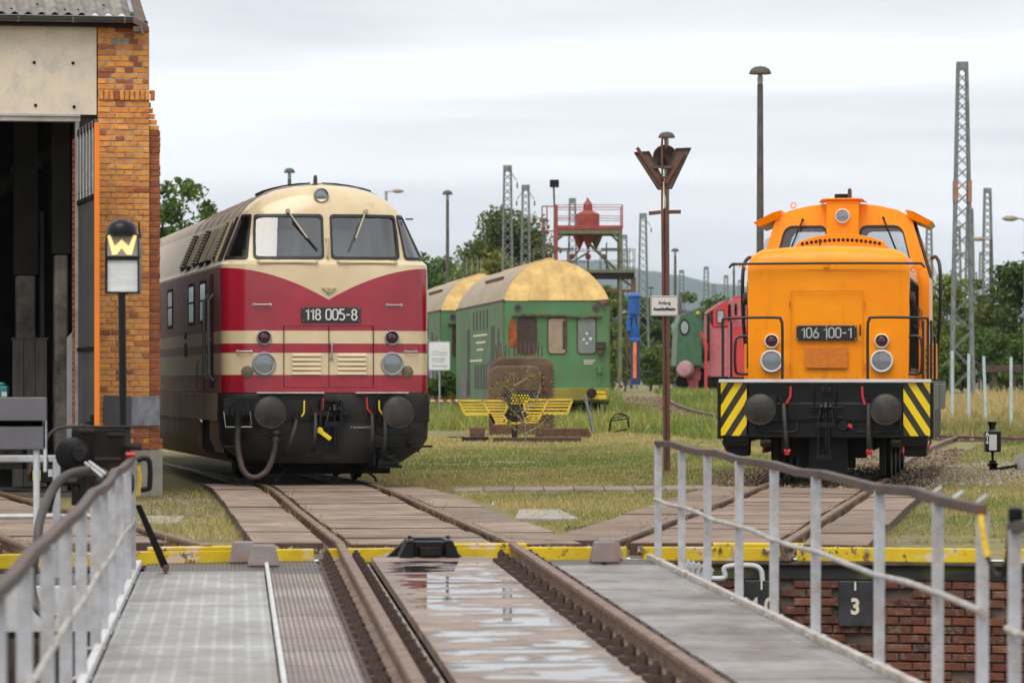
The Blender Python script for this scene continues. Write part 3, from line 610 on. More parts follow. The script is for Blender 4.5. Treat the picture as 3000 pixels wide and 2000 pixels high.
# illuminated W signal on its black pole
wl = thing('signal_lamp', 'black signal lamp with glowing letter W above white panel on thin pole', 'signal lamp', W(365, 1700, 30.6))
k = 30.6/F; z = lambda py: (1700-py)*k; xx = lambda px: (px-365)*k
q = MB(); q.cyl((0, 0, 0), (xx(357), 0, z(858)), .034, .032, n=12); q.build('pole', BLACKG, wl, smooth=50)
def arch(x0, x1, z0, z1, rr=None, n=10):
    r = (x1-x0)/2; return [(x0, z0), (x1, z0)]+[((x0+x1)/2+r*math.cos(math.pi*i/n), z1-r+r*math.sin(math.pi*i/n)) for i in range(n+1)]
o_ = arch(xx(309), xx(409), z(860), z(657)); 
q = MB(); q.prism([(x, .0, y) for x, y in o_], (0, .16, 0)); hd = q.build('lamp_housing', BLACKG, wl, bevel=.01)
i_ = arch(xx(313), xx(405), z(856), z(661))
q = MB(); q.ring([(x, -.035, y) for x, y in o_], [(x, -.035, y) for x, y in i_], (0, .034, 0)); q.box(xx(309), xx(409), -.03, 0, z(760), z(750)); q.build('lamp_frame', BLACKG, hd)
q = MB(); q.prism([(x, -.004, y) for x, y in [(xx(314), z(751)), (xx(404), z(751)), (xx(404), z(692)), (xx(314), z(692))]], (0, .003, 0)); q.build('upper_pane', mat('frosted_grey', (.45, .43, .42), .4, var=.1, bump=.1), hd)
q = MB(); q.prism([(x, -.004, y) for x, y in [(xx(315), z(854)), (xx(403), z(854)), (xx(403), z(762)), (xx(315), z(762))]], (0, .003, 0)); q.build('lower_pane', mat('frosted_white', (.72, .73, .72), .35, var=.12, scale=7, st=(1, 1, 3), bump=.1), hd)
wp = [(313, 684), (321, 684), (336, 722), (357, 702), (378, 722), (394, 684), (403, 684), (386, 746), (372, 746), (357, 726), (342, 746), (330, 746)]
q = MB(); q.prism([(xx(a), -.016, z(b)) for a, b in wp], (0, .010, 0)); q.build('letter_w', mat('lit_letter', (.95, .62, .25), .4, var=.12, scale=9, bump=0, emit=.75), hd)
q = MB(); q.lathe([(.12, 0), (.125, .05), (.11, .09), (.05, .13), (.0, .14)], (xx(359), -.05, z(690)), (0, 0, 1), 18); q.build('hood', BLACKG, hd, smooth=50)
q = MB(); q.cyl((xx(359), .08, z(862)), (xx(359), .08, z(858)), .04); q.cyl((xx(405), .05, z(650)+.0), (xx(408), .05, z(700)), .008); q.build('collar', BLACKG, hd)
# ================================================================== ENGINE SHED
SH = W(472, 1430, 50.0); SH.z = -.14
sh = thing('engine_shed', 'orange brick engine shed with corrugated roof and open dark gateway', 'engine shed', SH, R(10))
K = 219.0
u = lambda px: (px-472)/K
zz = lambda py: EYE+(HY-py)/K+.14
BRO = brickmat('orange_brick', [(0., (.62, .22, .045)), (.12, (.76, .31, .065)), (.6, (.86, .38, .09)), (.95, (.74, .28, .06)), (1., (.34, .08, .025))], (.40, .12, .04), .45)
BRR = brickmat('red_brick', [(0., (.30, .075, .025)), (.4, (.42, .13, .04)), (.75, (.36, .09, .03)), (1., (.22, .05, .022))], (.50, .22, .08), .45)
ob = [brickmesh(20+i, BRO) for i in range(7)]; rb = [brickmesh(40+i, BRR) for i in range(5)]
MORT = mat('mortar', (.42, .37, .31), .95, var=.3, scale=12, bump=.6, dirt=(.14, .12, .10), damt=.6, dscale=7)
U0, U1 = u(285), u(438)
q = MB(); q.box(U0+.01, U1-.004, .0, .5, zz(1318), zz(84)); q.box(U1-.003, u(470)-.006, .095, .5, zz(1318), zz(376)); q.build('pier_core', MORT, sh)
zb = zz(1318)+.003; H = .0765; row = 0; made = 0
while zb+row*H < zz(90):
    z0 = zb+row*H+H/2; py = HY-(z0-.14-EYE)*K
    x = U0; right = U1 if py > 296 else u(436)
    if 268 <= py <= 282: row += 1; continue
    pat = row % 3; first = True
    lens = {0: (.245, .12, .12, .245), 1: (.12, .12, .245, .12, .12), 2: (.18, .245, .12, .245)}[pat]
    li = list(lens)
    while x < right-.03:
        w = li.pop(0) if li else .245
        if x+w > right-.05: w = right-x
        ww = w-.012; me = random.choice(ob if random.random() < (.965 if 320 < py < 1245 else .72) else rb)
        if not (py < 200 and random.random() < .04):
            d = random.uniform(-.006, .006) - (.0 if py < 1270 else .01)
            shared('brick', me, sh, (x+w/2, .02+d+random.uniform(-.002, .002), z0), (random.uniform(-.01, .01), random.uniform(-.012, .012), random.uniform(-.012, .012)), (ww, .06, H-.012)); made += 1
        x += w
    if py > 376:
        w = u(471)-U1 + (random.uniform(-.006, .006) if py < 1284 else .035)
        shared('brick', random.choice(rb), sh, (U1+w/2+.002, .11+random.uniform(-.005, .005), z0), (0, random.uniform(-.01, .01), random.uniform(-.015, .015)), (w-.01, .06, H-.012)); made += 1
    elif 296 < py <= 376:                         # stepped bricks swelling out to the wider foot of the pier
        w = u(441+(py-296)/80*28)-U1
        if w > .02: shared('brick', random.choice(ob), sh, (U1+w/2+.002, .10, z0), (0, random.uniform(-.03, .03), 0), (w-.006, .06, H-.012))
    row += 1
for i in range(11):                              # soldier course band
    x = U0+.02+i*.069
    shared('brick', random.choice(ob+rb[:2]), sh, (x+.03, .0+random.uniform(-.008, .008), zz(277)), (0, random.uniform(-.05, .05), 0), (.055, .07, .135))
q = MB(); q.box(U0+.02, u(453), -.01, .2, zz(268), zz(262)); q.build('ledge', MORT, sh, bevel=.01)
q = MB(); q.box(U0-.02, U1-.01, -.05, .5, 0, zz(1319)); q.build('plinth', CONC, sh, bevel=.012)
q = MB(); q.box(U1-.008, u(477), .04, .5, 0, zz(1319)); q.build('plinth', CONC, sh, bevel=.012)
SHEET = mat('dark_sheet', (.075, .08, .095), .5, var=.2, bump=.25, dirt=(.36, .38, .44), damt=.0, dscale=4)
q = MB(); q.hexa([(u(303), -.05, zz(1243)), (u(383), -.055, zz(1246)), (u(383), -.045, zz(1246)), (u(303), -.04, zz(1243)), (u(303), -.05, zz(1158)), (u(383), -.055, zz(1160)), (u(383), -.045, zz(1160)), (u(303), -.04, zz(1158))]); q.build('cover_sheet', SHEET, sh, bevel=.003)
q = MB(); q.hexa([(u(384), -.045, zz(1247)), (u(468), -.06, zz(1247)), (u(468), -.05, zz(1247)), (u(384), -.035, zz(1247)), (u(384), -.045, zz(1161)), (u(465), -.06, zz(1159)), (u(465), -.05, zz(1159)), (u(384), -.035, zz(1161))]); q.build('cover_sheet', mat('peeling_sheet', (.085, .09, .105), .5, var=.2, bump=.25, dirt=(.34, .36, .42), damt=.95, dscale=5.5, dst=(1, 1, .5)), sh, bevel=.003)
# fascia, lintel, gate post
q = MB(); q.box(-7.5, u(283), .0, .06, zz(336), zz(78)); fa = q.build('fascia_panel', mat('fascia', (.78, .66, .52), .7, var=.12, scale=1.5, bump=.2, dirt=(.36, .36, .37), damt=.55, dscale=3.0), sh, bevel=.006)
for px, py in ((101, 185), (214, 185), (105, 310), (217, 313)):
    q = MB(); q.lathe([(.022, 0), (.022, .012), (.01, .014), (.01, .03)], (u(px), 0, zz(py)), (0, -1, 0), 10); q.build('bolt', SOOT, fa)
q = MB(); q.box(-7.5, u(235), -.05, .14, zz(357), zz(337)); q.box(-7.5, u(235), -.07, .0, zz(343), zz(338)); q.build('lintel', mat('lintel_grey', (.42, .40, .385), .6, var=.15, bump=.2, dirt=(.2, .16, .13), damt=.5), sh, bevel=.006)
q = MB(); q.box(u(220), u(232), -.05, .12, 0, zz(357)); q.build('gate_post', mat('gate_post', (.33, .315, .30), .7, var=.2, bump=.3, dirt=(.15, .12, .1), damt=.6, dscale=3), sh, bevel=.006)
q = MB(); q.box(u(232), U0, .10, .5, 0, zz(300)); q.build('jamb', RUSTD, sh)
q = MB(); q.box(-7.5, u(430), -.18, .5, zz(79), zz(62)); q.build('soffit', SOOT, sh)
for i in range(62):
    shared('jamb_brick', random.choice(rb), sh, (u(217), .18, .1+i*H), (0, 0, 0), (.02, .2, H-.014))
# gate leaf standing open towards the turntable
a = W(234, 1119, 49.75); b = W(283, 1119, 47.85); d = (b-a); d.z = 0; Lg = d.length
gl = MB(); z0, z1 = .02, EYE+(HY-330)/F*48.6
q = MB(); q.box(0, Lg, -.025, .025, z0, z1); 
leaf = q.build('gate_leaf', mat('gate_grey', (.105, .105, .108), .5, metal=.2, var=.2, scale=1.2, bump=.2, st=(6, 1, .3), dirt=(.2, .19, .18), damt=.35), sh, bevel=.004)
I = TM[sh.name].inverted(); lp = I @ a; leaf.location = (lp.x, lp.y, .0); leaf.rotation_euler = (0, 0, math.atan2(d.y, d.x)-R(10))
def onleaf(name, m, x0, x1, y0, y1, z0, z1, bev=.003):
    q = MB(); q.box(x0, x1, y0, y1, z0, z1); return q.build(name, m, leaf, bevel=bev)
PANE = mat('dusty_pane', (.23, .225, .215), .35, var=.2, bump=.1, scale=2)
zr = EYE+(HY-545)/F*48.6
for i in range(5):
    onleaf('pane', PANE, .06+i*.36, .06+i*.36+.33, -.034, -.027, zr+.1, z1-.16)
for i in range(6): onleaf('glazing_bar', GREYP, .0+i*.36+.015, .05+i*.36, -.045, -.026, zr, z1-.02)
onleaf('rail', SOOT, 0, Lg, -.042, -.0255, zr-.06, zr); onleaf('rail', SOOT, 0, Lg, -.042, -.0255, 1.95, 2.0); onleaf('rail', SOOT, 0, Lg, -.042, -.0255, z1-.1, z1-.02)
onleaf('handle', BLACK, Lg-.45, Lg-.1, -.09, -.06, 1.0, 1.03); onleaf('lock_case', BLACK, Lg-.12, Lg-.02, -.07, -.03, .75, 1.12)
q = MB(); q.box(Lg+.001, Lg+.055, -.033, .033, z0, z1-.05); q.build('edge_strip', mat('orange_edge', (.85, .22, .015), .5, var=.12, bump=.15, scale=.6), leaf, bevel=.006)
# roof: corrugated sheets, gutter, verge board
def sheet_mesh():
    q = MB(); n = 60; w = .92; vs = []; 
    for j in range(2):
        for i in range(n+1):
            vs.append((i*w/n, j*6.0, j*2.2+.026*math.sin(2*math.pi*i*w/n/.177)))
    for j in range(2):
        for i in range(n+1):
            vs.append((i*w/n, j*6.0, j*2.2-.008+.026*math.sin(2*math.pi*i*w/n/.177)))
    N_ = n+1; fs = [(i, i+1, N_+i+1, N_+i) for i in range(n)]+[(2*N_+i, 3*N_+i, 3*N_+i+1, 2*N_+i+1) for i in range(n)]+[(i, 2*N_+i, 2*N_+i+1, i+1) for i in range(n)]
    q.add(vs, fs); return q
ETERN = mat('fibre_cement', (.25, .23, .205), .95, var=.3, scale=5, bump=.6, bscale=60, dirt=(.12, .11, .095), damt=.6, dscale=4, rand=.06)
x = u(382)-.885
for i in range(7):
    o = sheet_mesh().build('roof_sheet', ETERN, sh, smooth=60); o.location = (x, -.22, zz(46)); x -= .885
    for k_ in range(3):
        q = MB(); q.lathe([(.016, 0), (.016, .008), (.006, .02)], (.18+k_*.354, .08+.25*(k_ % 2), .06+.09*(k_ % 2)), (0, -.3, 1), 8); q.build('roof_bolt', SOOT, o)
q = MB(); gp = [(.0, 0), (.0, -.01)]
prof = [(.075*math.cos(math.pi+math.pi*i/8), .075*math.sin(math.pi+math.pi*i/8)) for i in range(9)]
prof2 = prof+[(x_*.93, y_*.93) for x_, y_ in reversed(prof)]
q.prism([(-7.5, -.26+a_, zz(54)+b_) for a_, b_ in prof2], (u(384)+7.5, 0, 0)); q.cyl((-7.5, -.335, zz(54)), (u(384), -.335, zz(54)), .011, n=8)
gu = q.build('gutter', mat('zinc', (.115, .125, .14), .35, metal=.6, var=.15, bump=.1), sh, smooth=45)
for px in (50, 208, 358):
    q = MB(); q.prism([(u(px), -.26+a_*1.06, zz(54)+b_*1.06) for a_, b_ in prof2], (.025, 0, 0)); q.build('gutter_bracket', STEEL, gu)
VERGE = mat('verge_board', (.11, .07, .05), .7, var=.3, bump=.3, dirt=(.2, .17, .14), damt=.5)
q = MB(); q.hexa([(u(384), -.25, zz(70)), (u(430), -.25, zz(92)), (u(430), 6.2, zz(92)+2.2), (u(384), 6.2, zz(70)+2.2), (u(384), -.25, zz(48)), (u(430), -.25, zz(76)), (u(430), 6.2, zz(76)+2.2), (u(384), 6.2, zz(48)+2.2)]); q.build('verge_board', VERGE, sh, bevel=.01)
q = MB(); q.beam((u(382), -.24, zz(40)), (u(384), 6.1, zz(40)+2.2), .05, .03); q.build('verge_flashing', mat('zinc_light', (.35, .37, .39), .4, metal=.6, var=.15, bump=.1), sh)
q = MB(); q.box(u(386), u(432), -.28, -.2, zz(96), zz(80)); q.prism([(u(404), -.32, zz(82)), (u(410), -.32, zz(82)), (u(418), -.36, zz(104)), (u(410), -.36, zz(104))], (0, .06, 0)); q.build('drip_spout', VERGE, sh, bevel=.006)
# inside of the shed
INW = mat('dark_wall', (.025, .022, .02), .9, var=.5, scale=1.0, bump=.4)
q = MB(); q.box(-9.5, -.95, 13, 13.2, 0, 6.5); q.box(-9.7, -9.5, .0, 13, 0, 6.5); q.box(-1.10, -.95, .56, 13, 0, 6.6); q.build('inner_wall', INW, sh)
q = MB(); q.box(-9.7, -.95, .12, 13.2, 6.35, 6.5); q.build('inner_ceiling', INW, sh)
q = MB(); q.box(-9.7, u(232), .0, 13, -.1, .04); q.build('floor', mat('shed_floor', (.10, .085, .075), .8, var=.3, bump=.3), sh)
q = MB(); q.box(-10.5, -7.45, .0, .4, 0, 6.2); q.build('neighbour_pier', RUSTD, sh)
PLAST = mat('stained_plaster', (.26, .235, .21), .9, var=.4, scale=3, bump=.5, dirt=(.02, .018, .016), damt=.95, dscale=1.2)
for px0, px1, dep, ptop in ((50, 106, 3.0, 560), (162, 200, 1.6, 560), (-60, -25, 3.4, 600)):
    s_ = (50+dep)/50; q = MB(); q.box(u(px0)*s_+.09*dep*0-.094*dep*1.0+.1736*dep*1.0, u(px1)*s_-.094*dep+.1736*dep, dep, dep+.5, 0, 3.05+.25*(px0 > 100)); pq = q.build('pillar', PLAST, sh, bevel=.03); q = MB(); q.box(u(px0)*s_-.094*dep+.1736*dep-.03, u(px1)*s_-.094*dep+.1736*dep+.03, dep-.02, dep+.52, 3.06+.25*(px0 > 100), 6.3); q.build('pillar_head', INW, pq)  # pale plaster below, upper part in the near-black wall material
def inside(px, py, Y): return TM[sh.name].inverted() @ W(px, py, Y)
pc = inside(90, 1170, 52.5)
cp = thing('tool_cupboard', 'tall dark wooden plank cupboard inside the shed gateway', 'cupboard', W(88, 1420, 52.6)); cp.location.z = -.1; TM[cp.name] = Matrix.Translation(cp.location)
WOODG = mat('grey_planks', (.085, .08, .073), .8, var=.35, scale=3, bump=.4, st=(5, 5, .6), rand=.2)
for i in range(3):
    q = MB(); q.box(-.25+i*.165, -.25+i*.165+.158, 0, .4, .02, 2.10); q.build('plank', WOODG, cp, bevel=.005)
q = MB(); q.box(-.27, .265, -.01, .42, 2.10, 2.13); q.build('top_board', WOODG, cp)
tb_ = thing('canister', 'teal plastic canister just inside the shed at the left edge', 'canister', W(5, 1169, 50.6))
q = MB(); q.box(-.12, .08, 0, .2, 0, .18); q.prism([(-.1, 0, .18), (.05, 0, .18), (.02, 0, .23), (-.08, 0, .23)], (0, .2, 0)); q.build('body', mat('teal_plastic', (.01, .19, .2), .35, var=.1, bump=0), tb_, bevel=.02)
q = MB(); q.box(.0, .07, -.004, 0, .04, .10); q.build('sticker', WHITE, tb_)
q = MB(); q.box(-.3, .3, .02, .5, -.95, -.005); sb_ = q.build('bench', SOOT, None); sb_.location = W(0, 1169, 50.6); TM[sb_.name] = Matrix.Translation(sb_.location); tag(sb_, 'dark workbench under the teal canister in the shed', 'workbench')
cab_ = thing('wall_cabinet', 'narrow pale grey metal cabinet behind the gate post', 'cabinet', W(208, 1290, 50.9))
q = MB(); q.prism([(-.06, 0, 0), (.06, 0, 0), (.06, 0, 1.35), (.03, 0, 1.5), (-.06, 0, 1.4)], (0, .3, 0)); q.build('case', mat('cabinet_grey', (.30, .31, .32), .5, var=.15, bump=.1), cab_, bevel=.01)
bt = thing('battery_box', 'black battery box with lime green label on the shed floor', 'battery', W(141, 1413, 50.4))
q = MB(); q.box(-.22, .22, 0, .3, 0, .20); q.box(-.23, .23, -.01, .31, .2, .235); q.build('case', BLACKG, bt, bevel=.012)
q = MB(); q.box(-.21, -.1, -.006, -.001, .03, .17); q.build('label_patch', mat('lime_label', (.45, .55, .03), .5, var=.1, bump=0), bt)
for x0 in (.0, .1):
    q = MB(); q.box(x0, x0+.06, -.006, -.001, .08, .18); q.build('sticker', WHITE, bt)
q = MB(); q.beam(W(85, 1400, 51.5), W(134, 1262, 51.9), .2, .035, up=(1, 0, 0)); tag(q.build('leaning_plank', mat('fresh_plank', (.42, .26, .14), .7, var=.2, bump=.2)), 'pale wooden plank leaning inside the gateway behind the drive unit', 'plank')
du2 = thing('exhaust_duct', 'sagging round smoke duct hanging under the shed roof', 'duct', W(100, 470, 54))
q = MB(); q.tube([W(-40, 560, 54), W(40, 520, 54), W(110, 468, 54), W(165, 430, 54)], .17, 16); q.build('pipe', mat('duct', (.06, .058, .055), .6, var=.3, bump=.2), du2, world=True, smooth=50)
for a_, b_ in (((45, 517), (55, 510)), ((75, 495), (84, 489)), ((100, 476), (110, 468))):
    q = MB(); q.tube([W(*a_, 54), W(*b_, 54)], .185, 16); q.build('clamp_ring', STEEL, du2, world=True, smooth=50)
q = MB(); q.tube([W(183, 420, 53.5), W(183, 540, 53.5), W(192, 560, 53.5)], .05, 10); q.build('drop_pipe', SOOT, du2, world=True, smooth=50)
q = MB(); q.tube([W(122, 620, 53), W(124, 1000, 53)], .035, 8); q.build('conduit', mat('conduit', (.16, .16, .17), .5, var=.2, bump=0), du2, world=True)
# ================================================================== CRIMSON AND CREAM DIESEL LOCOMOTIVE
def loco_base(name, label, cx, cy, slope): return thing(name, label, 'locomotive', (cx, cy, 0), math.atan(-slope))
rd = loco_base('diesel_locomotive', 'crimson and cream diesel locomotive with V shaped nose stripe beside the shed', -2.40, 50.46, -.185)
CREAM = (.66, .53, .325); CRIM = (.33, .006, .022)
m = bpy.data.materials.new('crimson_cream_livery'); g = NG(m); x, y, z = g.xyz()
ax = g.m('MINIMUM', g.m('DIVIDE', g.m('ABSOLUTE', x), 1.44), 1.)
zv = g.m('MULTIPLY_ADD', g.m('SUBTRACT', 1., g.m('POWER', g.m('SUBTRACT', 1., ax), 1.9)), .44, 2.53)
side = g.step(g.m('SUBTRACT', y, g.m('MULTIPLY', g.m('MAXIMUM', g.m('SUBTRACT', z, 3.0), 0.), .38)), 1.10, 1.16)
zlim = g.m('ADD', g.m('MULTIPLY', zv, g.m('SUBTRACT', 1., side)), g.m('MULTIPLY', side, 2.99))
band = lambda a, b: g.m('MULTIPLY', g.m('GREATER_THAN', z, a), g.m('LESS_THAN', z, b))
mask = g.m('MINIMUM', g.m('ADD', g.m('GREATER_THAN', z, zlim), g.m('ADD', band(1.50, 1.80), band(1.93, 2.105))), 1.)
c = g.mix(mask, g.mix(g.ramp(g.noise(1.6, 5), [(.3, 0.), (.7, 1.)]), (.27, .005, .018), (.37, .008, .026)), g.mix(g.ramp(g.noise(2.2, 6), [(.3, 0.), (.7, 1.)]), (.60, .47, .28), (.70, .57, .36)))
streak = g.ramp(g.noise(9, 6, .65, st=(1, 1, .12)), [(.35, 0.), (.65, 1.)])
wz = g.m('MULTIPLY', g.m('MULTIPLY_ADD', streak, .45, .30), side)
c = g.mix(wz, c, g.mix(mask, (.24, .11, .09), (.50, .36, .24)))
up = g.m('MULTIPLY', side, g.step(z, 3.0, 3.06)); c = g.mix(g.m('MULTIPLY', up, .75), c, g.mix(streak, (.50, .43, .34), (.68, .60, .49)))
roof = g.m('MULTIPLY', g.step(z, 3.70, 3.74), g.step(y, 1.55, 1.62)); c = g.mix(roof, c, g.mix(streak, (.26, .20, .14), (.40, .32, .22)))
gr = g.m('MULTIPLY', g.ramp(g.noise(5, 8, .72), [(.57, 0.), (.70, .45)]), g.step(z, 3.4, 3.9)); c = g.mix(gr, c, (.25, .19, .12))
g.l(c, g.p.inputs['Base Color']); g.l(g.m('MULTIPLY_ADD', side, .32, g.m('MULTIPLY_ADD', g.noise(6, 5), .14, .10)), g.p.inputs['Roughness'])
g.l(g.m('MULTIPLY_ADD', side, -.40, .42), g.p.inputs['Coat Weight']); g.l(g.m('MULTIPLY_ADD', side, -.35, .5), g.p.inputs['Specular IOR Level']); g.p.inputs['Coat Roughness'].default_value = .06; g.bump(g.noise(2.2, 4, .55), .16, .06)
LIV = m
LV = [(1.255, 1.44, .62), (2.0, 1.442, .635), (2.55, 1.444, .65), (2.95, 1.445, .665), (3.02, 1.44, .68), (3.06, 1.41, .73), (3.08, 1.39, .745), (3.11, 1.378, .755), (3.69, 1.125, .91), (3.72, 1.115, .92), (3.77, 1.085, .935), (3.86, 1.01, .97), (3.96, .88, 1.02), (4.06, .68, 1.10), (4.12, .42, 1.19), (4.15, .004, 1.40)]
def lev(zq):
    for a, b in zip(LV, LV[1:]):
        if zq <= b[0]: k = (zq-a[0])/(b[0]-a[0]); return [a[i]+(b[i]-a[i])*k for i in range(3)]
    return LV[-1]
AE = lambda t: math.asin(min(1, abs(t))**1.5)*(1 if t > 0 else -1)   # plan angle of lateral fraction t
def fpt(a, zq, out=0.):                            # nose surface: a is the plan angle, +-pi/2 at the flanks
    k_ = max(0., min(1., (zq-3.11)/.58)); t_ = abs(math.sin(a))**.6667; t2 = t_+k_*.14*(t_/.72 if t_ < .72 else (1-t_)/.28)
    if k_ > 0: a = AE(min(1., t2))*(1 if a > 0 else -1)
    z_, w, f = lev(zq); s = math.sin(a); c_ = math.cos(a)
    px = (abs(s)**.6667)*(1 if s > 0 else -1)
    p = Vector((w*px, f+.42*(1-abs(c_)**.6667)+.08*px*px, z_))
    if out:
        e = .01; n = (fptr(a+e, zq)-fptr(a-e, zq)).cross(fptr(a, zq+.01)-fptr(a, zq-.01)).normalized(); p += n*out
    return p
def fptr(a, zq): return fpt(max(-1.57, min(1.57, a)), zq)
acut = sorted([AE(t) for t in (-.72, -.05, .05, .72)]+[-.80, .80, -1.44, 1.44]+[AE(t) for t in (-.9, -.6, -.45, -.3, -.15, .15, .3, .45, .6, .9)]+[-1.1, 1.1, -1.25, 1.25, -1.52, 1.52])
LEN = 18.6
cols = [('s', -1, y_) for y_ in (LEN, 12, 9, 7, 6, 5, 4, 3, 2.45, 1.86, 1.42)]+[('f', a) for a in [-math.pi/2]+acut+[math.pi/2]]+[('s', 1, y_) for y_ in (1.42, 1.86, 2.45, 3, 5, 9, LEN)]
zs = [l[0] for l in LV]
def cpt(c_, zq):
    if c_[0] == 'f': return fpt(c_[1], zq)
    z_, w, f = lev(zq); e = fpt(c_[1]*math.pi/2, zq); return Vector((w*c_[1], max(e.y, c_[2]) if c_[2] > 1.5 else max(e.y+.0, c_[2]+(f-.66)), z_))
q = MB(); nz_ = len(zs); vs = [cpt(c_, z_) for c_ in cols for z_ in zs]; fs = []
def hole(c1, c2, z0):
    if not (3.10 < z0 < 3.68): return False
    if c1[0] == 'f' and c2[0] == 'f':
        a = (c1[1]+c2[1])/2; t = abs(a); return AE(.05) < t < AE(.72) or .80 < t < 1.44
    if c1[0] == 's' and c2[0] == 's':
        y_ = (c1[2]+c2[2])/2; return 1.45 < y_ < 1.85
    return False
for i in range(len(cols)-1):
    for j in range(nz_-1):
        if hole(cols[i], cols[i+1], zs[j]): continue
        fs.append((i*nz_+j, (i+1)*nz_+j, (i+1)*nz_+j+1, i*nz_+j+1))
fs.append(tuple(j for j in range(nz_))+tuple((len(cols)-1)*nz_+j for j in range(nz_-1, -1, -1)))
q.add(vs, fs); body = q.build('body_shell', LIV, rd, smooth=28)
# window panes with rubber gaskets
WGL = glassmat('cab_glass', (.74, .79, .82), .5)
GASK = mat('rubber_gasket', (.012, .012, .012), .45, var=.2, bump=0)
def rrect(x0, x1, y0, y1, r, n=4):
    P = []
    for cx_, cy_, a0 in ((x1-r, y1-r, 0), (x0+r, y1-r, 90), (x0+r, y0+r, 180), (x1-r, y0+r, 270)):
        for i in range(n+1): t = R(a0+90*i/n); P.append((cx_+r*math.cos(t), cy_+r*math.sin(t)))
    return P
def rect_match(x0, x1, y0, y1, n=4):
    P = []
    for cx_, cy_, k_ in ((x1, y1, 0), (x0, y1, 1), (x0, y0, 2), (x1, y0, 3)): P += [(cx_, cy_)]*(n+1)
    return P
def nose_window(a0, a1, z0, z1, nm, T=lambda a: a, da=.028):
    K_ = 8; q = MB(); vs = [fpt(T(a0+(a1-a0)*i/K_), zz_, -.012) for i in range(K_+1) for zz_ in (z0, z1)]
    q.add(vs, [(2*i, 2*i+2, 2*i+3, 2*i+1) for i in range(K_)]); w = q.build(nm, WGL, rd, smooth=30)
    q = MB()
    def dens(P):
        out = []
        for p, p2 in zip(P, P[1:]+P[:1]):
            for k_ in range(3): out.append((p[0]+(p2[0]-p[0])*k_/3, p[1]+(p2[1]-p[1])*k_/3))
        return out
    O = dens(rrect(a0-da, a1+da, z0-.024, z1+.024, .05)); I_ = dens(rrect(a0+da*.4, a1-da*.4, z0+.014, z1-.014, .045))
    O3 = [fpt(T(a), zz_, .012) for a, zz_ in O]; I3 = [fpt(T(a), zz_, .012) for a, zz_ in I_]; O4 = [fpt(T(a), zz_, -.004) for a, zz_ in O]; I4 = [fpt(T(a), zz_, -.014) for a, zz_ in I_]
    n = len(O3); q.add(O3+I3+O4+I4, sum([[(i, (i+1) % n, n+(i+1) % n, n+i), (i, 2*n+i, 2*n+(i+1) % n, (i+1) % n), (n+i, n+(i+1) % n, 3*n+(i+1) % n, 3*n+i)] for i in range(n)], [])); q.build('gasket', GASK, w)
    # corner fillets so that the pane reads rounded
    return w
for s in (-1, 1):
    a0, a1 = sorted((.05*s, .72*s)); nose_window(a0, a1, 3.11, 3.69, 'windscreen', AE, .017)
    a0, a1 = sorted((.80*s, 1.44*s)); nose_window(a0, a1, 3.11, 3.69, 'corner_window')
    # side cab window
    P = [Vector((s*(lev(z_)[1]-.008), y_, z_)) for y_, z_ in ((1.42+.0, 3.11), (1.86, 3.11), (1.86, 3.69), (1.70, 3.69))]
    q = MB(); q.add(P, [(0, 1, 2, 3)]); w = q.build('side_window', WGL, rd)
    q = MB(); n = 4
    for i in range(4): q.beam(P[i]+Vector((s*.015, 0, 0)), P[(i+1) % 4]+Vector((s*.015, 0, 0)), .03, .03)
    q.build('gasket', GASK, w)
# cab inside: rear bulkhead with framed window, desk
CABIN = mat('cab_interior', (.07, .085, .095), .7, var=.1, bump=0); 
q = MB(); q.box(-1.05, 1.05, 2.5, 2.53, 1.9, 3.75); ck = q.build('cab_bulkhead', CABIN, rd)
q = MB(); q.box(-1.36, 1.36, .95, 2.5, 2.95, 2.98); q.build('cab_floor', SOOT, ck)
for s in (-1, 1):
    O = [(s*.5+a, 2.485, b) for a, b in rrect(-.36, .36, 3.16, 3.58, .04)]; I_ = [(s*.5+a, 2.485, b) for a, b in rrect(-.33, .33, 3.19, 3.55, .03)]
    q = MB(); q.ring(O, I_, (0, .014, 0)); q.build('window_frame', mat('dull_red_frame', (.42, .17, .17), .6, var=.1, bump=0), ck)
    q = MB(); q.prism([(s*.5+a, 2.492, b) for a, b in rrect(-.33, .33, 3.19, 3.55, .03)], (0, .004, 0)); q.build('window_pane', mat('cab_rear_pane', (.62, .66, .70), .15, var=.05, bump=0), ck)
q = MB(); q.box(-1.15, -.85, 1.55, 1.6, 3.12, 3.16); q.box(-1.12, -1.10, 1.56, 1.58, 2.98, 3.12); q.box(-.9, -.88, 1.56, 1.58, 2.98, 3.12); q.box(-1.08, -.95, 1.6, 1.75, 3.16, 3.24); q.build('desk', mat('desk_green', (.42, .47, .06), .6, var=.1, bump=0), ck)
